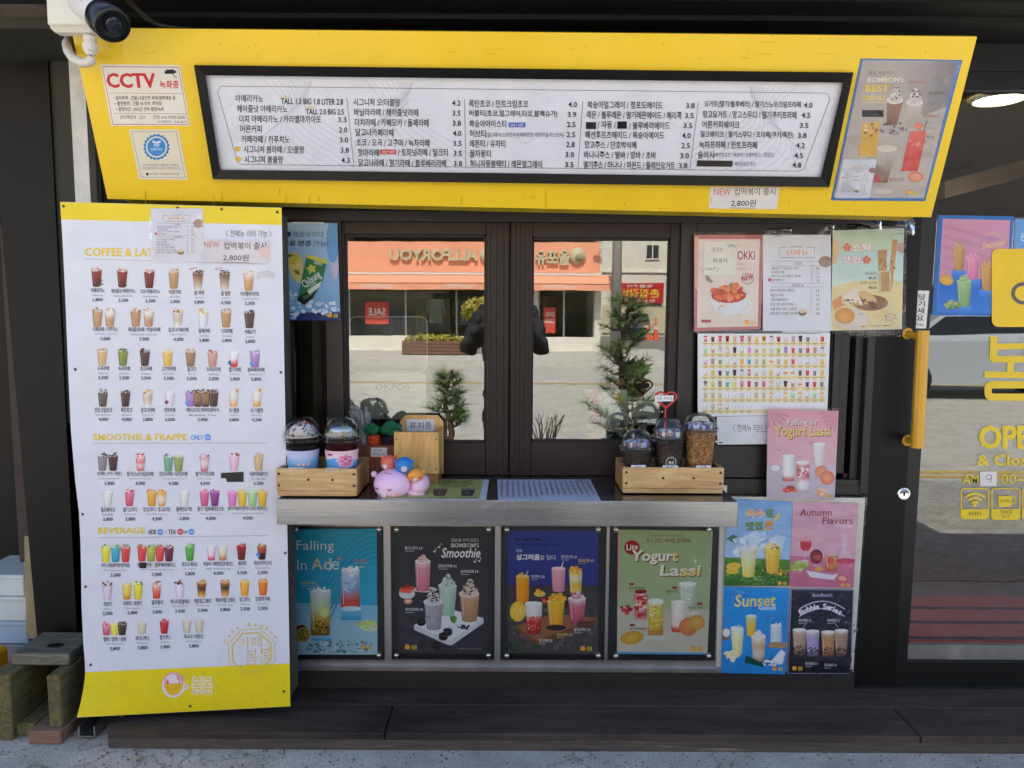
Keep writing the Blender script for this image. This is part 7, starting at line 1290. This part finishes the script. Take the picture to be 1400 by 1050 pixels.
for nm, label, cx, pd, pr, wr, wb_, ft, fm in (('sample_cup', 'smallest sample cup of dark coffee beans at the left of the right tray', 871, 587, 611, 45, 34, .86, M_coffee), ('sample_cup', 'middle sample cup of dark coffee beans under the red heart sign', 914.5, 571, 597.5, 44, 30, .88, M_coffee), ('sample_cup', 'tallest sample cup filled with golden brown grains at the right of the right tray', 957, 564, 586, 47, 32, .95, mat('grains', (232, 176, 116), .5, col2=(130, 76, 44), scale=120, bump=1, bscale=150, detail=2))):
    o, c, r, rb, H, hd_ = lidded(nm, label, cx, ytr, pd, pr, wr, wb_, zc + .015, 'contents', fm, ft, 'sample size cups')
    b = MB(); N = 30; r_ = random.Random(int(cx)); vs = []
    for j, (q, z) in enumerate(((.86, H + .004), (.84, H + hd_ * .34), (.4, H + hd_ * .42))):
        for k in range(N): a = 6.2832 * k / N; vs.append((c[0] + q * r * math.cos(a) * r_.uniform(.96, 1), c[1] + q * r * math.sin(a) * r_.uniform(.96, 1), c[2] + z + r_.uniform(-.002, .002)))
    b.add(vs, [[j * N + k, j * N + (k + 1) % N, (j + 1) * N + (k + 1) % N, (j + 1) * N + k] for j in range(2) for k in range(N)], 0, False); b.m = [r_.choice((0, 0, 1, 2, 3)) for _ in b.f]
    b.build('folded_wrapper', [M_paperb, mat('wrap_blue', (70, 96, 170), .5), mat('wrap_white', (230, 232, 236), .5), mat('wrap_brown', (150, 100, 80), .5)], o)
    if pd == 571:
        mid = o; b = MB(); rr1 = rb * 1.12
        for k in range(9):
            a0 = -math.pi / 2; pts = []
        pts = [];
        for k in range(49):
            t = 6.2832 * k / 48; u = (.0165 + .0018 * math.cos(9 * t)) ; x = u * math.cos(t); z = .084 + u * math.sin(t); rz_ = rb + (r * .93 - rb) * z / (H * .86) + .0012; a = -math.pi / 2 + x / rz_; pts.append((c[0] + rz_ * math.cos(a), c[1] + rz_ * math.sin(a), c[2] + z))
        b.tube(pts, .0011, 6, cap=False); b.build('flower_outline', M_white, o)
        vs, fs, a0, a1, c0, c1 = glyphs('봄봄', .03); b = MB(); rz_ = rb + (r * .93 - rb) * .08 / (H * .86) + .0014
        b.add([(c[0] + rz_ * math.cos(-math.pi / 2 + ((x - a0) / (a1 - a0) - .5) * .018 / rz_), c[1] + rz_ * math.sin(-math.pi / 2 + ((x - a0) / (a1 - a0) - .5) * .018 / rz_), c[2] + .077 + .011 * (y - c0) / (c1 - c0)) for x, y in vs], fs); b.build('lettering', M_white, o)
# small label slips on the tray fronts
for px0, px1, y0, t_, s, lab in ((394, 414, 640.5, tl, '1.8', 'white slip below the left display cup on the left tray'), (444, 463, 641, tl, '2.8', 'white slip below the red tea cup on the left tray'), (863, 883, 637, tr_, 'TALL', 'white slip below the smallest sample cup'), (906, 927, 637.5, tr_, 'BIG', 'white slip below the middle sample cup'), (952, 972, 637.5, tr_, 'LITER', 'white slip below the tallest sample cup')):
    A = Art(Pl((0, t_[2] + .008, t_[4] + .0005), (0, -.75, .66)), base=.002); A.sheet((px0, y0 - 1.2), (px1, y0 - 1.2), (px1, y0 + 3), (px0, y0 + 3), (226, 226, 226), .0008); A.text(s, px0 + 5, y0 - .4, px1 - 5, y0 + 2.2, (60, 60, 66), .02); tag(A.build('label_slip', None), lab, 'label', 'label slips on the trays')
# heart pick
hp = thing('heart_pick', 'red heart shaped sign pick standing above the middle sample cup', 'sign', tuple(at(910, 585, ytr))); b = MB(); pts = []
for k in range(49):
    t = 6.2832 * k / 48; pts.append(at(910.5 + 14.4 * math.sin(t) ** 3, 545.5 - (11.2 * math.cos(t) - 4.3 * math.cos(2 * t) - 1.7 * math.cos(3 * t) - .8 * math.cos(4 * t)) * .92, ytr))
b.tube(pts, .0032, 8, cap=False); b.tube([at(910, 556.5, ytr), at(908.8, 588, ytr)], .0024, 8); b.build('heart', mat('red_plastic', (214, 60, 50), .35), hp)
A = Art(PY(ytr - .004), base=0); A.sheet((895.5, 541), (921, 540.5), (920.5, 548.5), (895.5, 549), (232, 232, 232), .003); A.text('기본 사이즈', 897, 542.5, 919.5, 547.3, (60, 60, 66), .0); A.build('name_plate', hp)
# --- straw box with wrapped straws
sb_y = tl[2] + .20
sx0, sx1 = at(489, 660, sb_y).x, at(543, 660, sb_y).x; szt = at(510, 609, sb_y).z
M_red_w = wood('reddish_wood', (140, 78, 50), (96, 50, 34), 'X')
sbx = thing('straw_box', 'reddish brown wooden box of wrapped straws behind the lilac pig', 'box', ((sx0 + sx1) / 2, sb_y, zc)); t = .009; dp = .1
MB().bbox(sx0, sx1, sb_y, sb_y + t, zc, szt, .001).build('front_board', M_red_w, sbx); MB().bbox(sx0, sx1, sb_y + dp, sb_y + dp + t, zc, szt, .001).build('back_board', M_red_w, sbx)
for x in (sx0, sx1 - t): MB().bbox(x, x + t, sb_y + t + .0005, sb_y + dp - .0005, zc, szt, .001).build('side_board', M_red_w, sbx)
A = Art(PY(sb_y), base=.0008); A.sheet((507, 612), (529, 612), (529, 624.5), (507, 624.5), (222, 218, 214), .0006); A.text('일회용', 511, 614, 522, 617.5, (60, 56, 60)); A.text('빨대입니다', 510, 619, 527, 623, (60, 56, 60)); A.build('label', sbx)
M_foil = clear('straw_wrap', (226, 228, 234), refl=.55, rough=.35, bump=.8, bscale=200); M_st = [mat('straw_grey', (130, 130, 138), .4), mat('straw_pale', (226, 228, 234), .4)]
r = random.Random(15)
st0 = None
for k in range(30):
    px = 484 + k * .95 if k < 26 else 508 + k * .4; xb_ = at(489 + r.uniform(4, 24), 640, sb_y + .03).x; tp = at(476 + r.uniform(0, 30) if k % 3 else 486 + r.uniform(0, 22), 553 + r.uniform(0, 12), sb_y + .05 + r.uniform(-.02, .02))
    base = V((xb_, sb_y + .02 + r.uniform(0, .06), zc + .004)); b = MB(); L_ = (tp - base).length
    if st0 is None:
        rt = thing('wrapped_straw', 'slim drinking straw in a crinkled clear wrapper standing in the reddish brown box', 'straw', base, 'wrapped straws in the wooden box')
    b.tube([base, base.lerp(tp, .93)], .0028, 6); o = b.build('straw', M_st[k % 3 == 0])
    rt = thing('wrapped_straw', 'slim drinking straw in a crinkled clear wrapper standing in the reddish brown box', 'straw', base, 'wrapped straws in the wooden box') if st0 else rt
    st0 = rt; adopt(o, rt)
    b = MB(); side = V((1, 0, 0)); vs = []
    for j in range(11):
        p = base.lerp(tp, j / 10); w_ = .005 + r.uniform(-.0012, .0016); vs += [p + side * w_ + V((0, -.003 + r.uniform(-.001, .001), 0)), p - side * w_ + V((0, -.003, 0))]
    b.add(vs, [[2 * j, 2 * j + 1, 2 * j + 3, 2 * j + 2] for j in range(10)], 0, True); b.build('wrapper', M_foil, rt)
# --- crocheted vegetables
def yarn_ball(b, c, r0, n, r_, m=0, rt=.0036):
    for _ in range(n):
        ax = V((r_.gauss(0, 1), r_.gauss(0, 1), r_.gauss(0, 1))).normalized(); u = ax.cross(V((.3, .5, .8))).normalized(); v = ax.cross(u); o_ = r_.uniform(-.6, .6); q = math.sqrt(1 - o_ * o_); a0 = r_.uniform(0, 6.28)
        b.tube([V(c) + V((0, 0, 0)) + (ax * o_ + (u * math.cos(a0 + t * .45) + v * math.sin(a0 + t * .45)) * q) * r0 * (1 + .06 * math.sin(t * 2.4)) for t in range(11)], rt, 5, m)
M_green = mat('green_yarn', (24, 106, 66), .9, var=.2, scale=120, bump=.6, bscale=260); M_carrot = mat('orange_yarn', (232, 86, 42), .9, var=.12, scale=120, bump=.6, bscale=260); M_beet = mat('purple_yarn', (56, 24, 50), .9, var=.2, scale=120, bump=.6, bscale=260)
vy = sb_y + .035
for nm, lab, cx, gx, gy, gr, bc, mb_, bw in (('crochet_carrot', 'crocheted orange carrot with a curly green top in the reddish brown box', 511.5, 508, 587, .021, 601, M_carrot, 8), ('crochet_beet', 'crocheted dark purple beet with a bushy green top beside the orange carrot', 534, 535, 586, .028, 603, M_beet, 11)):
    o = thing(nm, lab, 'crochet toy', tuple(at(cx, 610, vy)), 'crocheted vegetables in the straw box'); r_ = random.Random(len(nm)); b = MB(); s_ = (vy - CAM.y) / F
    c = at(cx, bc, vy); b.lathe([(.0, -.05), (bw * s_ * .6, -.045), (bw * s_ * .92, -.01), (bw * s_, .006), (bw * s_ * .8, .016), (0, .018)], c, 20)
    for k in range(7): z = -.03 + k * .0068; b.tube([V(c) + V((bw * s_ * .97 * math.cos(t * .35), bw * s_ * .97 * math.sin(t * .35), z + .0012 * math.sin(t))) for t in range(19)], .003, 5)
    b.build('root', mb_, o); b = MB()
    for dx, dy, dz, q in ((0, 0, 0, 1), (-.7, -.2, -.1, .6), (.7, -.1, .05, .65), (.1, -.4, .5, .6), (-.35, -.4, .35, .55), (.4, -.5, -.3, .55)): cc_ = at(gx, gy, vy) + V((dx, dy, dz)) * gr; b.ball(cc_, gr * q * .82, 12); yarn_ball(b, cc_, gr * q * .86, 15, r_)
    b.build('leaves', M_green, o)
# --- wooden waste bin
by = at(540, 664, -.12).y
by = PZ(zc).p(575, 663).y
bx0, bx1 = at(539, 640, by).x, at(599.5, 640, by).x; zt_, zm, ztop = at(570, 591, by).z, at(570, 648, by).z, at(575, 568, by + .13).z; dp = .135
bi = thing('waste_bin', 'light pine waste bin box with a tall label board behind', 'bin', ((bx0 + bx1) / 2, by, zc))
MB().bbox(bx0, bx1, by, by + .012, zm, zt_, .001).build('front_board', M_pine_z, bi)
for x in (bx0, bx1 - .01): MB().bbox(x, x + .01, by + .0125, by + dp, zm - .001, zt_ + .0, .001).build('side_board', M_pine_z, bi)
MB().bbox(bx0 + .012, bx1 - .003, by + .006, by + dp, zc, zm - .0015, .001).build('base_block', wood('end_grain', (190, 140, 84), (140, 94, 54), 'Z', 2), bi)
yb2 = by + dp + .0006; xa, xb = at(547, 600, yb2).x, at(606, 600, yb2).x; zc1 = at(570, 576, yb2).z
b = MB(); P8 = [(xa, zc + .01), (xb, zc + .01), (xb, zc1), (xb - .02, ztop), (xa + .02, ztop), (xa, zc1)]; b.hexa([(x, yb2 + .014, z) for x, z in P8][::-1], [(x, yb2, z) for x, z in P8][::-1]); b.build('back_board', M_pine_z, bi)
A = Art(PY(yb2), base=.0006); A.sheet((556, 573), (594, 573.5), (594, 590), (556, 589.5), (222, 222, 230), .0004); A.text('휴지통', 560, 577, 590.5, 586.5, (66, 66, 74), .0); A.build('label', bi)
for x, y in ((542, 600.5), (596, 600.5), (596, 641), (542, 641)): MB().lathe([(.003, 0), (.0024, -.001), (0, -.0012)], at(x, y, by - .0002), 10, axis=(0, 1, 0)).build('screw', M_screw, bi)
b = MB(); 
for a, e in (((544, 582), (559, 597)), ((549, 581), (556, 596))): b.tube([at(*a, by + .03), at(*e, by + .03)], .0018, 6)
tag(b.build('used_straw', clear('clear_straw', (240, 240, 244), refl=.06)), 'two used clear straws poking out of the pine waste bin', 'straw')
# --- pig money box with piglets
gy_ = FY + .075; s_ = (gy_ - CAM.y) / F
pg = thing('piggy_bank', 'sleepy lilac pig money box carrying three coloured piglets', 'money box', tuple(at(545, 683, gy_)))
M_lil = mat('lilac_vinyl', (242, 204, 234), .42, var=.02); M_sn = mat('snout_pink', (226, 206, 226), .4); M_blush = mat('blush', (232, 160, 140), .5)
c = at(537, 661.5, gy_); R_ = 26.4 * s_
b = MB(); b.ball(c, (R_ * 1.0, R_ * .98, R_ * .82), 32); cz = c
bb_ = at(574, 662, gy_ + .02); b.ball(bb_, (13 * s_, R_ * .9, 15 * s_), 22, rot=Matrix.Rotation(.5, 3, 'Y')); body = b.build('body', M_lil, pg)
for px, py, rx, rz, dy in ((568, 674, 13, 5.5, -.01), (577, 668, 8, 6, .03)): MB().ball(at(px, py, gy_ + dy), (rx * s_, .018, rz * s_), 16, rot=Matrix.Rotation(.1, 3, 'Y')).build('foot', M_lil, pg)
def face_pt(cen, rx, ry, rz, px, py):                       # point of an ellipsoid's front seen at a pixel
    d = ray(px, py).normalized(); o_ = CAM - V(cen); q = V((1 / rx, 1 / ry, 1 / rz)); d2 = V((d.x * q.x, d.y * q.y, d.z * q.z)); o2 = V((o_.x * q.x, o_.y * q.y, o_.z * q.z)); A_ = d2.dot(d2); B_2 = d2.dot(o2); C_2 = o2.dot(o2) - 1; D_ = B_2 * B_2 - A_ * C_2
    return CAM + d * ((-B_2 - math.sqrt(max(0, D_))) / A_)
def pigface(o, cen, rad, sn, eyes, ears, k, msk, blush=()):
    p = face_pt(cen, *rad, *sn); n_ = (p - V(cen)).normalized(); b = MB(); b.lathe([(.0, k * 3.0), (5.2 * k, k * 2.8), (6.6 * k, k * 1.2), (6.8 * k, -k)], p, 20, axis=n_); b.build('snout', M_sn, o)
    b = MB()
    for dx in (-2.2, 2.2): q = p + n_ * k * 2.6 + V((dx * k, 0, .3 * k)); b.ball(q, (.9 * k, .9 * k, 1.3 * k), 8)
    for ex, ey, tl_ in eyes:
        b.tube([face_pt(V(cen), *[x * 1.005 for x in rad], ex + dx * k / s_ * .9, ey + dy * k / s_ + tl_ * dx) for dx, dy in ((-3.0, 0), (-1.6, 1.1), (0, 1.4), (1.6, 1.1), (3.0, 0))], .62 * k, 5); b.tube([face_pt(V(cen), *[x * 1.005 for x in rad], ex + dx * k / s_, ey + dy * k / s_) for dx, dy in ((0, 1.4), (.6, 2.6))], .45 * k, 5)
    b.build('face_marks', mat('face_ink', (60, 44, 66), .5), o)
    for ex, ey, er in ears: q = at(ex, ey, V(cen).y + rad[1] * .05); b = MB(); b.ball(q, (er * s_, er * s_ * .55, er * s_ * 1.0), 12, rot=Matrix.Rotation(.4 if ex > sn[0] else -.6, 3, 'Y')); b.build('ear', msk, o)
    for ex, ey in blush: q = face_pt(V(cen), *[x * .985 for x in rad], ex, ey); MB().ball(q, (3.6 * s_, 2.6 * s_, 2.4 * s_), 12).build('cheek', M_blush, o)
pigface(pg, c, (R_, R_ * .98, R_ * .82), (523, 676), ((514.5, 666.5, .2), (532.5, 669, 0)), ((511.5, 648.5, 4.6), (551, 654.5, 4.6)), s_ * 1.0, M_lil, ((540.5, 677.5),))
b = MB(); b.tube([face_pt(c, R_ * 1.003, R_ * .983, R_ * .823, 525 + k * 1.6, 646.2 + k * .35) for k in range(7)], .0013, 6); b.build('coin_slot', mat('slot', (150, 90, 110), .6), pg)
for nm, cx, cy, rr0, mm, sn, ey, er, dy in (('piglet', 532, 632.5, 12, mat('coral_vinyl', (232, 116, 92), .42), (526, 638), ((523, 634, 0), (533, 634, 0)), ((523, 625, 2.6), (541, 624, 2.6)), .02), ('piglet', 552.5, 636, 13, mat('blue_vinyl', (42, 132, 206), .42), (552.5, 641.5), ((546, 637.5, 0), (558, 636, -.2)), ((542.5, 631.5, 3), (563, 630.5, 3)), -.005), ('piglet', 568, 650, 11, mat('orange_vinyl', (240, 162, 62), .42), (568, 656.5), ((563, 652, 0), (574, 652, 0)), ((579, 645, 2.6), (560, 642, 2.2)), -.012)):
    cen = at(cx, cy, gy_ + dy); k = s_ * rr0 / 26; rad = (rr0 * s_, rr0 * s_ * .95, rr0 * s_ * .9); o = MB().ball(cen, rad, 22).build(nm, mm, pg)
    pigface(o, cen, rad, sn, ey, er, k * 1.25, mm)

# ================================================================ behind the glass
ins = .16
pos = thing('payment_terminal', 'pale grey back of a payment terminal standing behind the left sash', 'terminal', tuple(at(530, 600, ins)))
M_pos = mat('pos_plastic', (214, 216, 206), .5, var=.03)
def rbox(nm, px0, py0, px1, py1, y, d, r_, m, par):
    A0 = Art(PY(y)); pts = A0.rr(px0, py0, px1, py1, r_); f = [at(x, q, y) for x, q in pts]; b = MB(); b.hexa([p + V((0, d, 0)) for p in f], f); return b.build(nm, m, par)
rbox('back_cover', 479, 510, 582, 606, ins, .03, 8, M_pos, pos); rbox('stand', 500, 598, 566, 640, ins + .01, .08, 3, M_pos, pos)
A = Art(PY(ins), base=.001); A.text('OKPOS', 513, 525, 560, 533, (120, 124, 118), .03); A.build('lettering', pos)
dsp = thing('customer_display', 'slim display with a rounded pale edge above the payment terminal', 'display', tuple(at(530, 510, ins + .05)))
rbox('screen', 477, 433, 584, 508, ins + .055, .02, 9, mat('screen_dark', (52, 56, 58), .3), dsp); A = Art(PY(ins + .05), base=.001); A.line(A.rr(477, 433, 584, 508, 9), 1.6, (206, 206, 190), True); A.build('screen_edge', dsp)
b = MB(); b.tube([at(493, 538, ins - .01), at(512, 541, ins - .012), at(520, 550, ins - .015), at(526, 566, ins - .012), at(529, 580, ins)], .0022, 6); tag(b.build('black_cable', M_dark), 'thin black cable hanging in a curve before the payment terminal', 'cable')
rbox('card_reader', 500, 574, 560, 615, ins - .02, .03, 3, M_dark, None); tag(bpy.data.objects['card_reader'], 'low dark device standing before the payment terminal behind the glass', 'device')
sh = MB(); sh.box(at(470, 640, .1).x, at(925, 640, .1).x, .06, .5, at(700, 625, .1).z - .02, at(700, 625, .1).z); tag(sh.build('window_shelf', mat('shelf_dark', (52, 44, 40), .5)), 'dark shelf just inside the serving window', 'shelf')
# snack pouches, tags
M_pouch = clear('pouch_film', (226, 236, 232), refl=.12, rough=.2, bump=.7, bscale=25)
def pouch(px0, py0, px1, py1, y, label, cols):
    o = thing('snack_pouch', label, 'pouch', tuple(at((px0 + px1) / 2, py1, y)), 'snack pouches behind the glass'); n = 12; vs = []
    for sgn in (-1, 1):
        for j in range(n + 1):
            for i in range(n + 1):
                u, v = i / n, j / n; p = at(px0 + (px1 - px0) * u, py0 + (py1 - py0) * v, y); p.y += sgn * .022 * math.sin(math.pi * u) * min(1, v * 1.6); vs.append(p)
    b = MB(); K_ = (n + 1) ** 2; b.add(vs, [[s2 * K_ + j * (n + 1) + i, s2 * K_ + j * (n + 1) + i + 1, s2 * K_ + (j + 1) * (n + 1) + i + 1, s2 * K_ + (j + 1) * (n + 1) + i] for s2 in (0, 1) for j in range(n) for i in range(n)], 0, True); b.build('film', M_pouch, o)
    A = Art(PY(y - .024), base=0)
    for (kind, x, q, a, e, c_) in cols:
        if kind == 'e': A.ell(x, q, a, e, c_)
        elif kind == 'b': A.bits(x, q, a, e, c_, 30, 3)
        else: A.rect(x, q, a, e, c_)
    A.build('printed_front', o); return o
pouch(800, 532, 858, 604, .062, 'clear zip pouch with red, pink and orange print behind the right sash', [('r', 801, 533, 857, 549, (200, 210, 208)), ('r', 818, 552, 856, 566, (176, 190, 190)), ('r', 808, 533, 819, 552, (206, 90, 80)), ('b', 811, 542, 6, 9, [(222, 110, 96), (190, 70, 66)]), ('b', 812, 568, 6, 9, [(222, 130, 160), (206, 90, 130)]), ('r', 808, 553, 814, 558, (226, 226, 222)), ('b', 809, 585, 6, 16, [(150, 50, 66), (120, 40, 54)]), ('e', 812, 597, 8, 8, (206, 140, 40)), ('b', 845, 543, 6, 10, [(196, 150, 40), (222, 180, 70)]), ('r', 812, 580, 832, 588, (190, 180, 160)), ('b', 827, 596, 10, 6, [(90, 60, 50), (110, 150, 156)])])
pouch(846, 548, 904, 604, .066, 'clear pouch of dark brown snacks behind the right sash', [('r', 848, 549, 902, 570, (186, 196, 186)), ('b', 872, 588, 24, 12, [(60, 42, 36), (84, 58, 46), (40, 30, 28)]), ('b', 866, 560, 16, 6, [(150, 140, 120), (190, 180, 160)])])
for px0, py0, px1, py1, t1, t2, lab, bgc in ((822.5, 566, 847, 583, '스콘', '₩1,500', 'white price card for 1,500 standing before the pouches', (214, 222, 212)), (884, 567, 901, 581, '스모어쿠키', '₩1,700', 'pale blue price card half behind the middle sample cup', (190, 210, 226))):
    A = Art(PY(.045), base=0); A.sheet((px0, py0 + .6), (px1, py0), (px1 + .6, py1 - .6), (px0 + .4, py1), bgc, .0006); A.text(t1, px0 + 4, py0 + 2.6, px0 + 16, py0 + 7, (50, 60, 80)); A.text(t2, px0 + 3, py1 - 7, px1 - 3, py1 - 2.4, (50, 60, 80)); tag(A.build('price_card', None), lab, 'price card')

# ================================================================ bottom left: bench, boxes, crate
M_old = wood('old_plank', (138, 132, 114), (70, 68, 60), 'X', 1.2, .85); M_oldg = wood('mossy_plank', (134, 126, 86), (70, 74, 40), 'Z', 1.5, .9); M_oldy = wood('mossy_plank_side', (128, 114, 76), (66, 66, 38), 'Y', 1.2, .9)
zs0, zs1 = .222, .262
be = thing('wooden_bench', 'low weathered mossy wooden bench of thick planks beside the banner', 'bench', (-1.5, -.2, 0))
f0 = PZ(zs1).p(14, 894).y; b0 = PZ(zs1).p(60, 867).y
xl, xr = PZ(zs1).p(14, 894).x, PZ(zs1).p(96, 893).x
b = MB(); b.bbox(xl, xr, f0, b0 + .02, zs0, zs1, .004); seat = b.build('seat', M_old, be)
b = MB(); hc = PZ(zs1 + .0006).p(76, 882); b.lathe([(0, 0), (.022, 0)], hc, 20); 
b.v = [(hc.x + (x - hc.x) * 1.25, hc.y + (y - hc.y) * .8, z) for x, y, z in b.v]; b.build('finger_hole', M_dark, be)
fy = -.30
for a_, e_, zb_ in ((65, 83, .046), (-14, 15, .0)): MB().bbox(at(a_, 960, fy).x, at(e_, 960, fy).x, fy, fy + .34, zb_, zs0 - .001, .004).build('leg', M_oldy, be)
xa_, xb2 = PZ(0).p(5, 1008).x, PZ(0).p(48, 1008).x; fy2 = PZ(0).p(20, 1008).y; MB().bbox(xa_, xb2, fy2, fy2 + .3, .003, .045, .004).build('stretcher', M_oldg, be)
MB().bbox(xb2 + .004, at(86, 960, fy).x, fy - .02, fy + .3, .0, .0455, .004).build('foot_plank', wood('pinkish_plank', (150, 116, 96), (110, 84, 70), 'X', 1.2, .85), be)
# pale foam boxes, leaning batten, crate
M_foam = mat('foam_blue', (176, 202, 214), .7, var=.05, scale=6)
for i, (y0, y1, x1, c_) in enumerate(((786, 815, 32, (208, 214, 212)), (816, 849, 37, (198, 208, 208)), (850, 880, 38, (160, 182, 202)))):
    yy = .06; a = at(-40, y1, yy); e = at(x1, y0, yy); o = thing('foam_box', ('pale foam box on top of the stack at the far left', 'pale foam box in the middle of the stack at the far left', 'bluer foam box at the bottom of the stack at the far left')[i], 'box', ((a.x + e.x) / 2, yy, a.z), 'foam boxes stacked beside the pillar')
    MB().bbox(a.x, e.x, yy, yy + .22, a.z, e.z - .018, .004).build('body', mat('foam_%d' % i, c_, .7, var=.05), o); MB().bbox(a.x - .003, e.x + .003, yy - .003, yy + .223, e.z - .0175, e.z - .0005, .004).build('lid', mat('foam_%d' % i, c_, .7), o)
pf = at(-40, 880, .06).z
b = MB(); b.bbox(-2.3, -1.45, .05, .32, 0, pf - .0005, .004); tag(b.build('low_platform', mat('platform_grey', (120, 128, 136), .7)), 'low grey platform under the stack of foam boxes', 'platform')
b = MB(); p0 = [at(52, 873, .02), at(36, 873, .02), at(33, 733, .02), at(41, 733, .02)]; b.hexa([p + V((0, .03, 0)) for p in p0], p0); tag(b.build('leaning_batten', wood('batten', (170, 158, 120), (136, 124, 90), 'Z')), 'pale wooden batten leaning between the foam boxes and the black pillar', 'batten')
b = MB(); a = at(-60, 930, -.2); e = at(13, 880, -.12); b.bbox(a.x, e.x, -.2, -.12, 0.02, e.z, .012); tag(b.build('plastic_crate', mat('crate_yellow', (232, 160, 26), .4, var=.04)), 'yellow plastic crate cut off by the left edge beside the bench', 'crate')
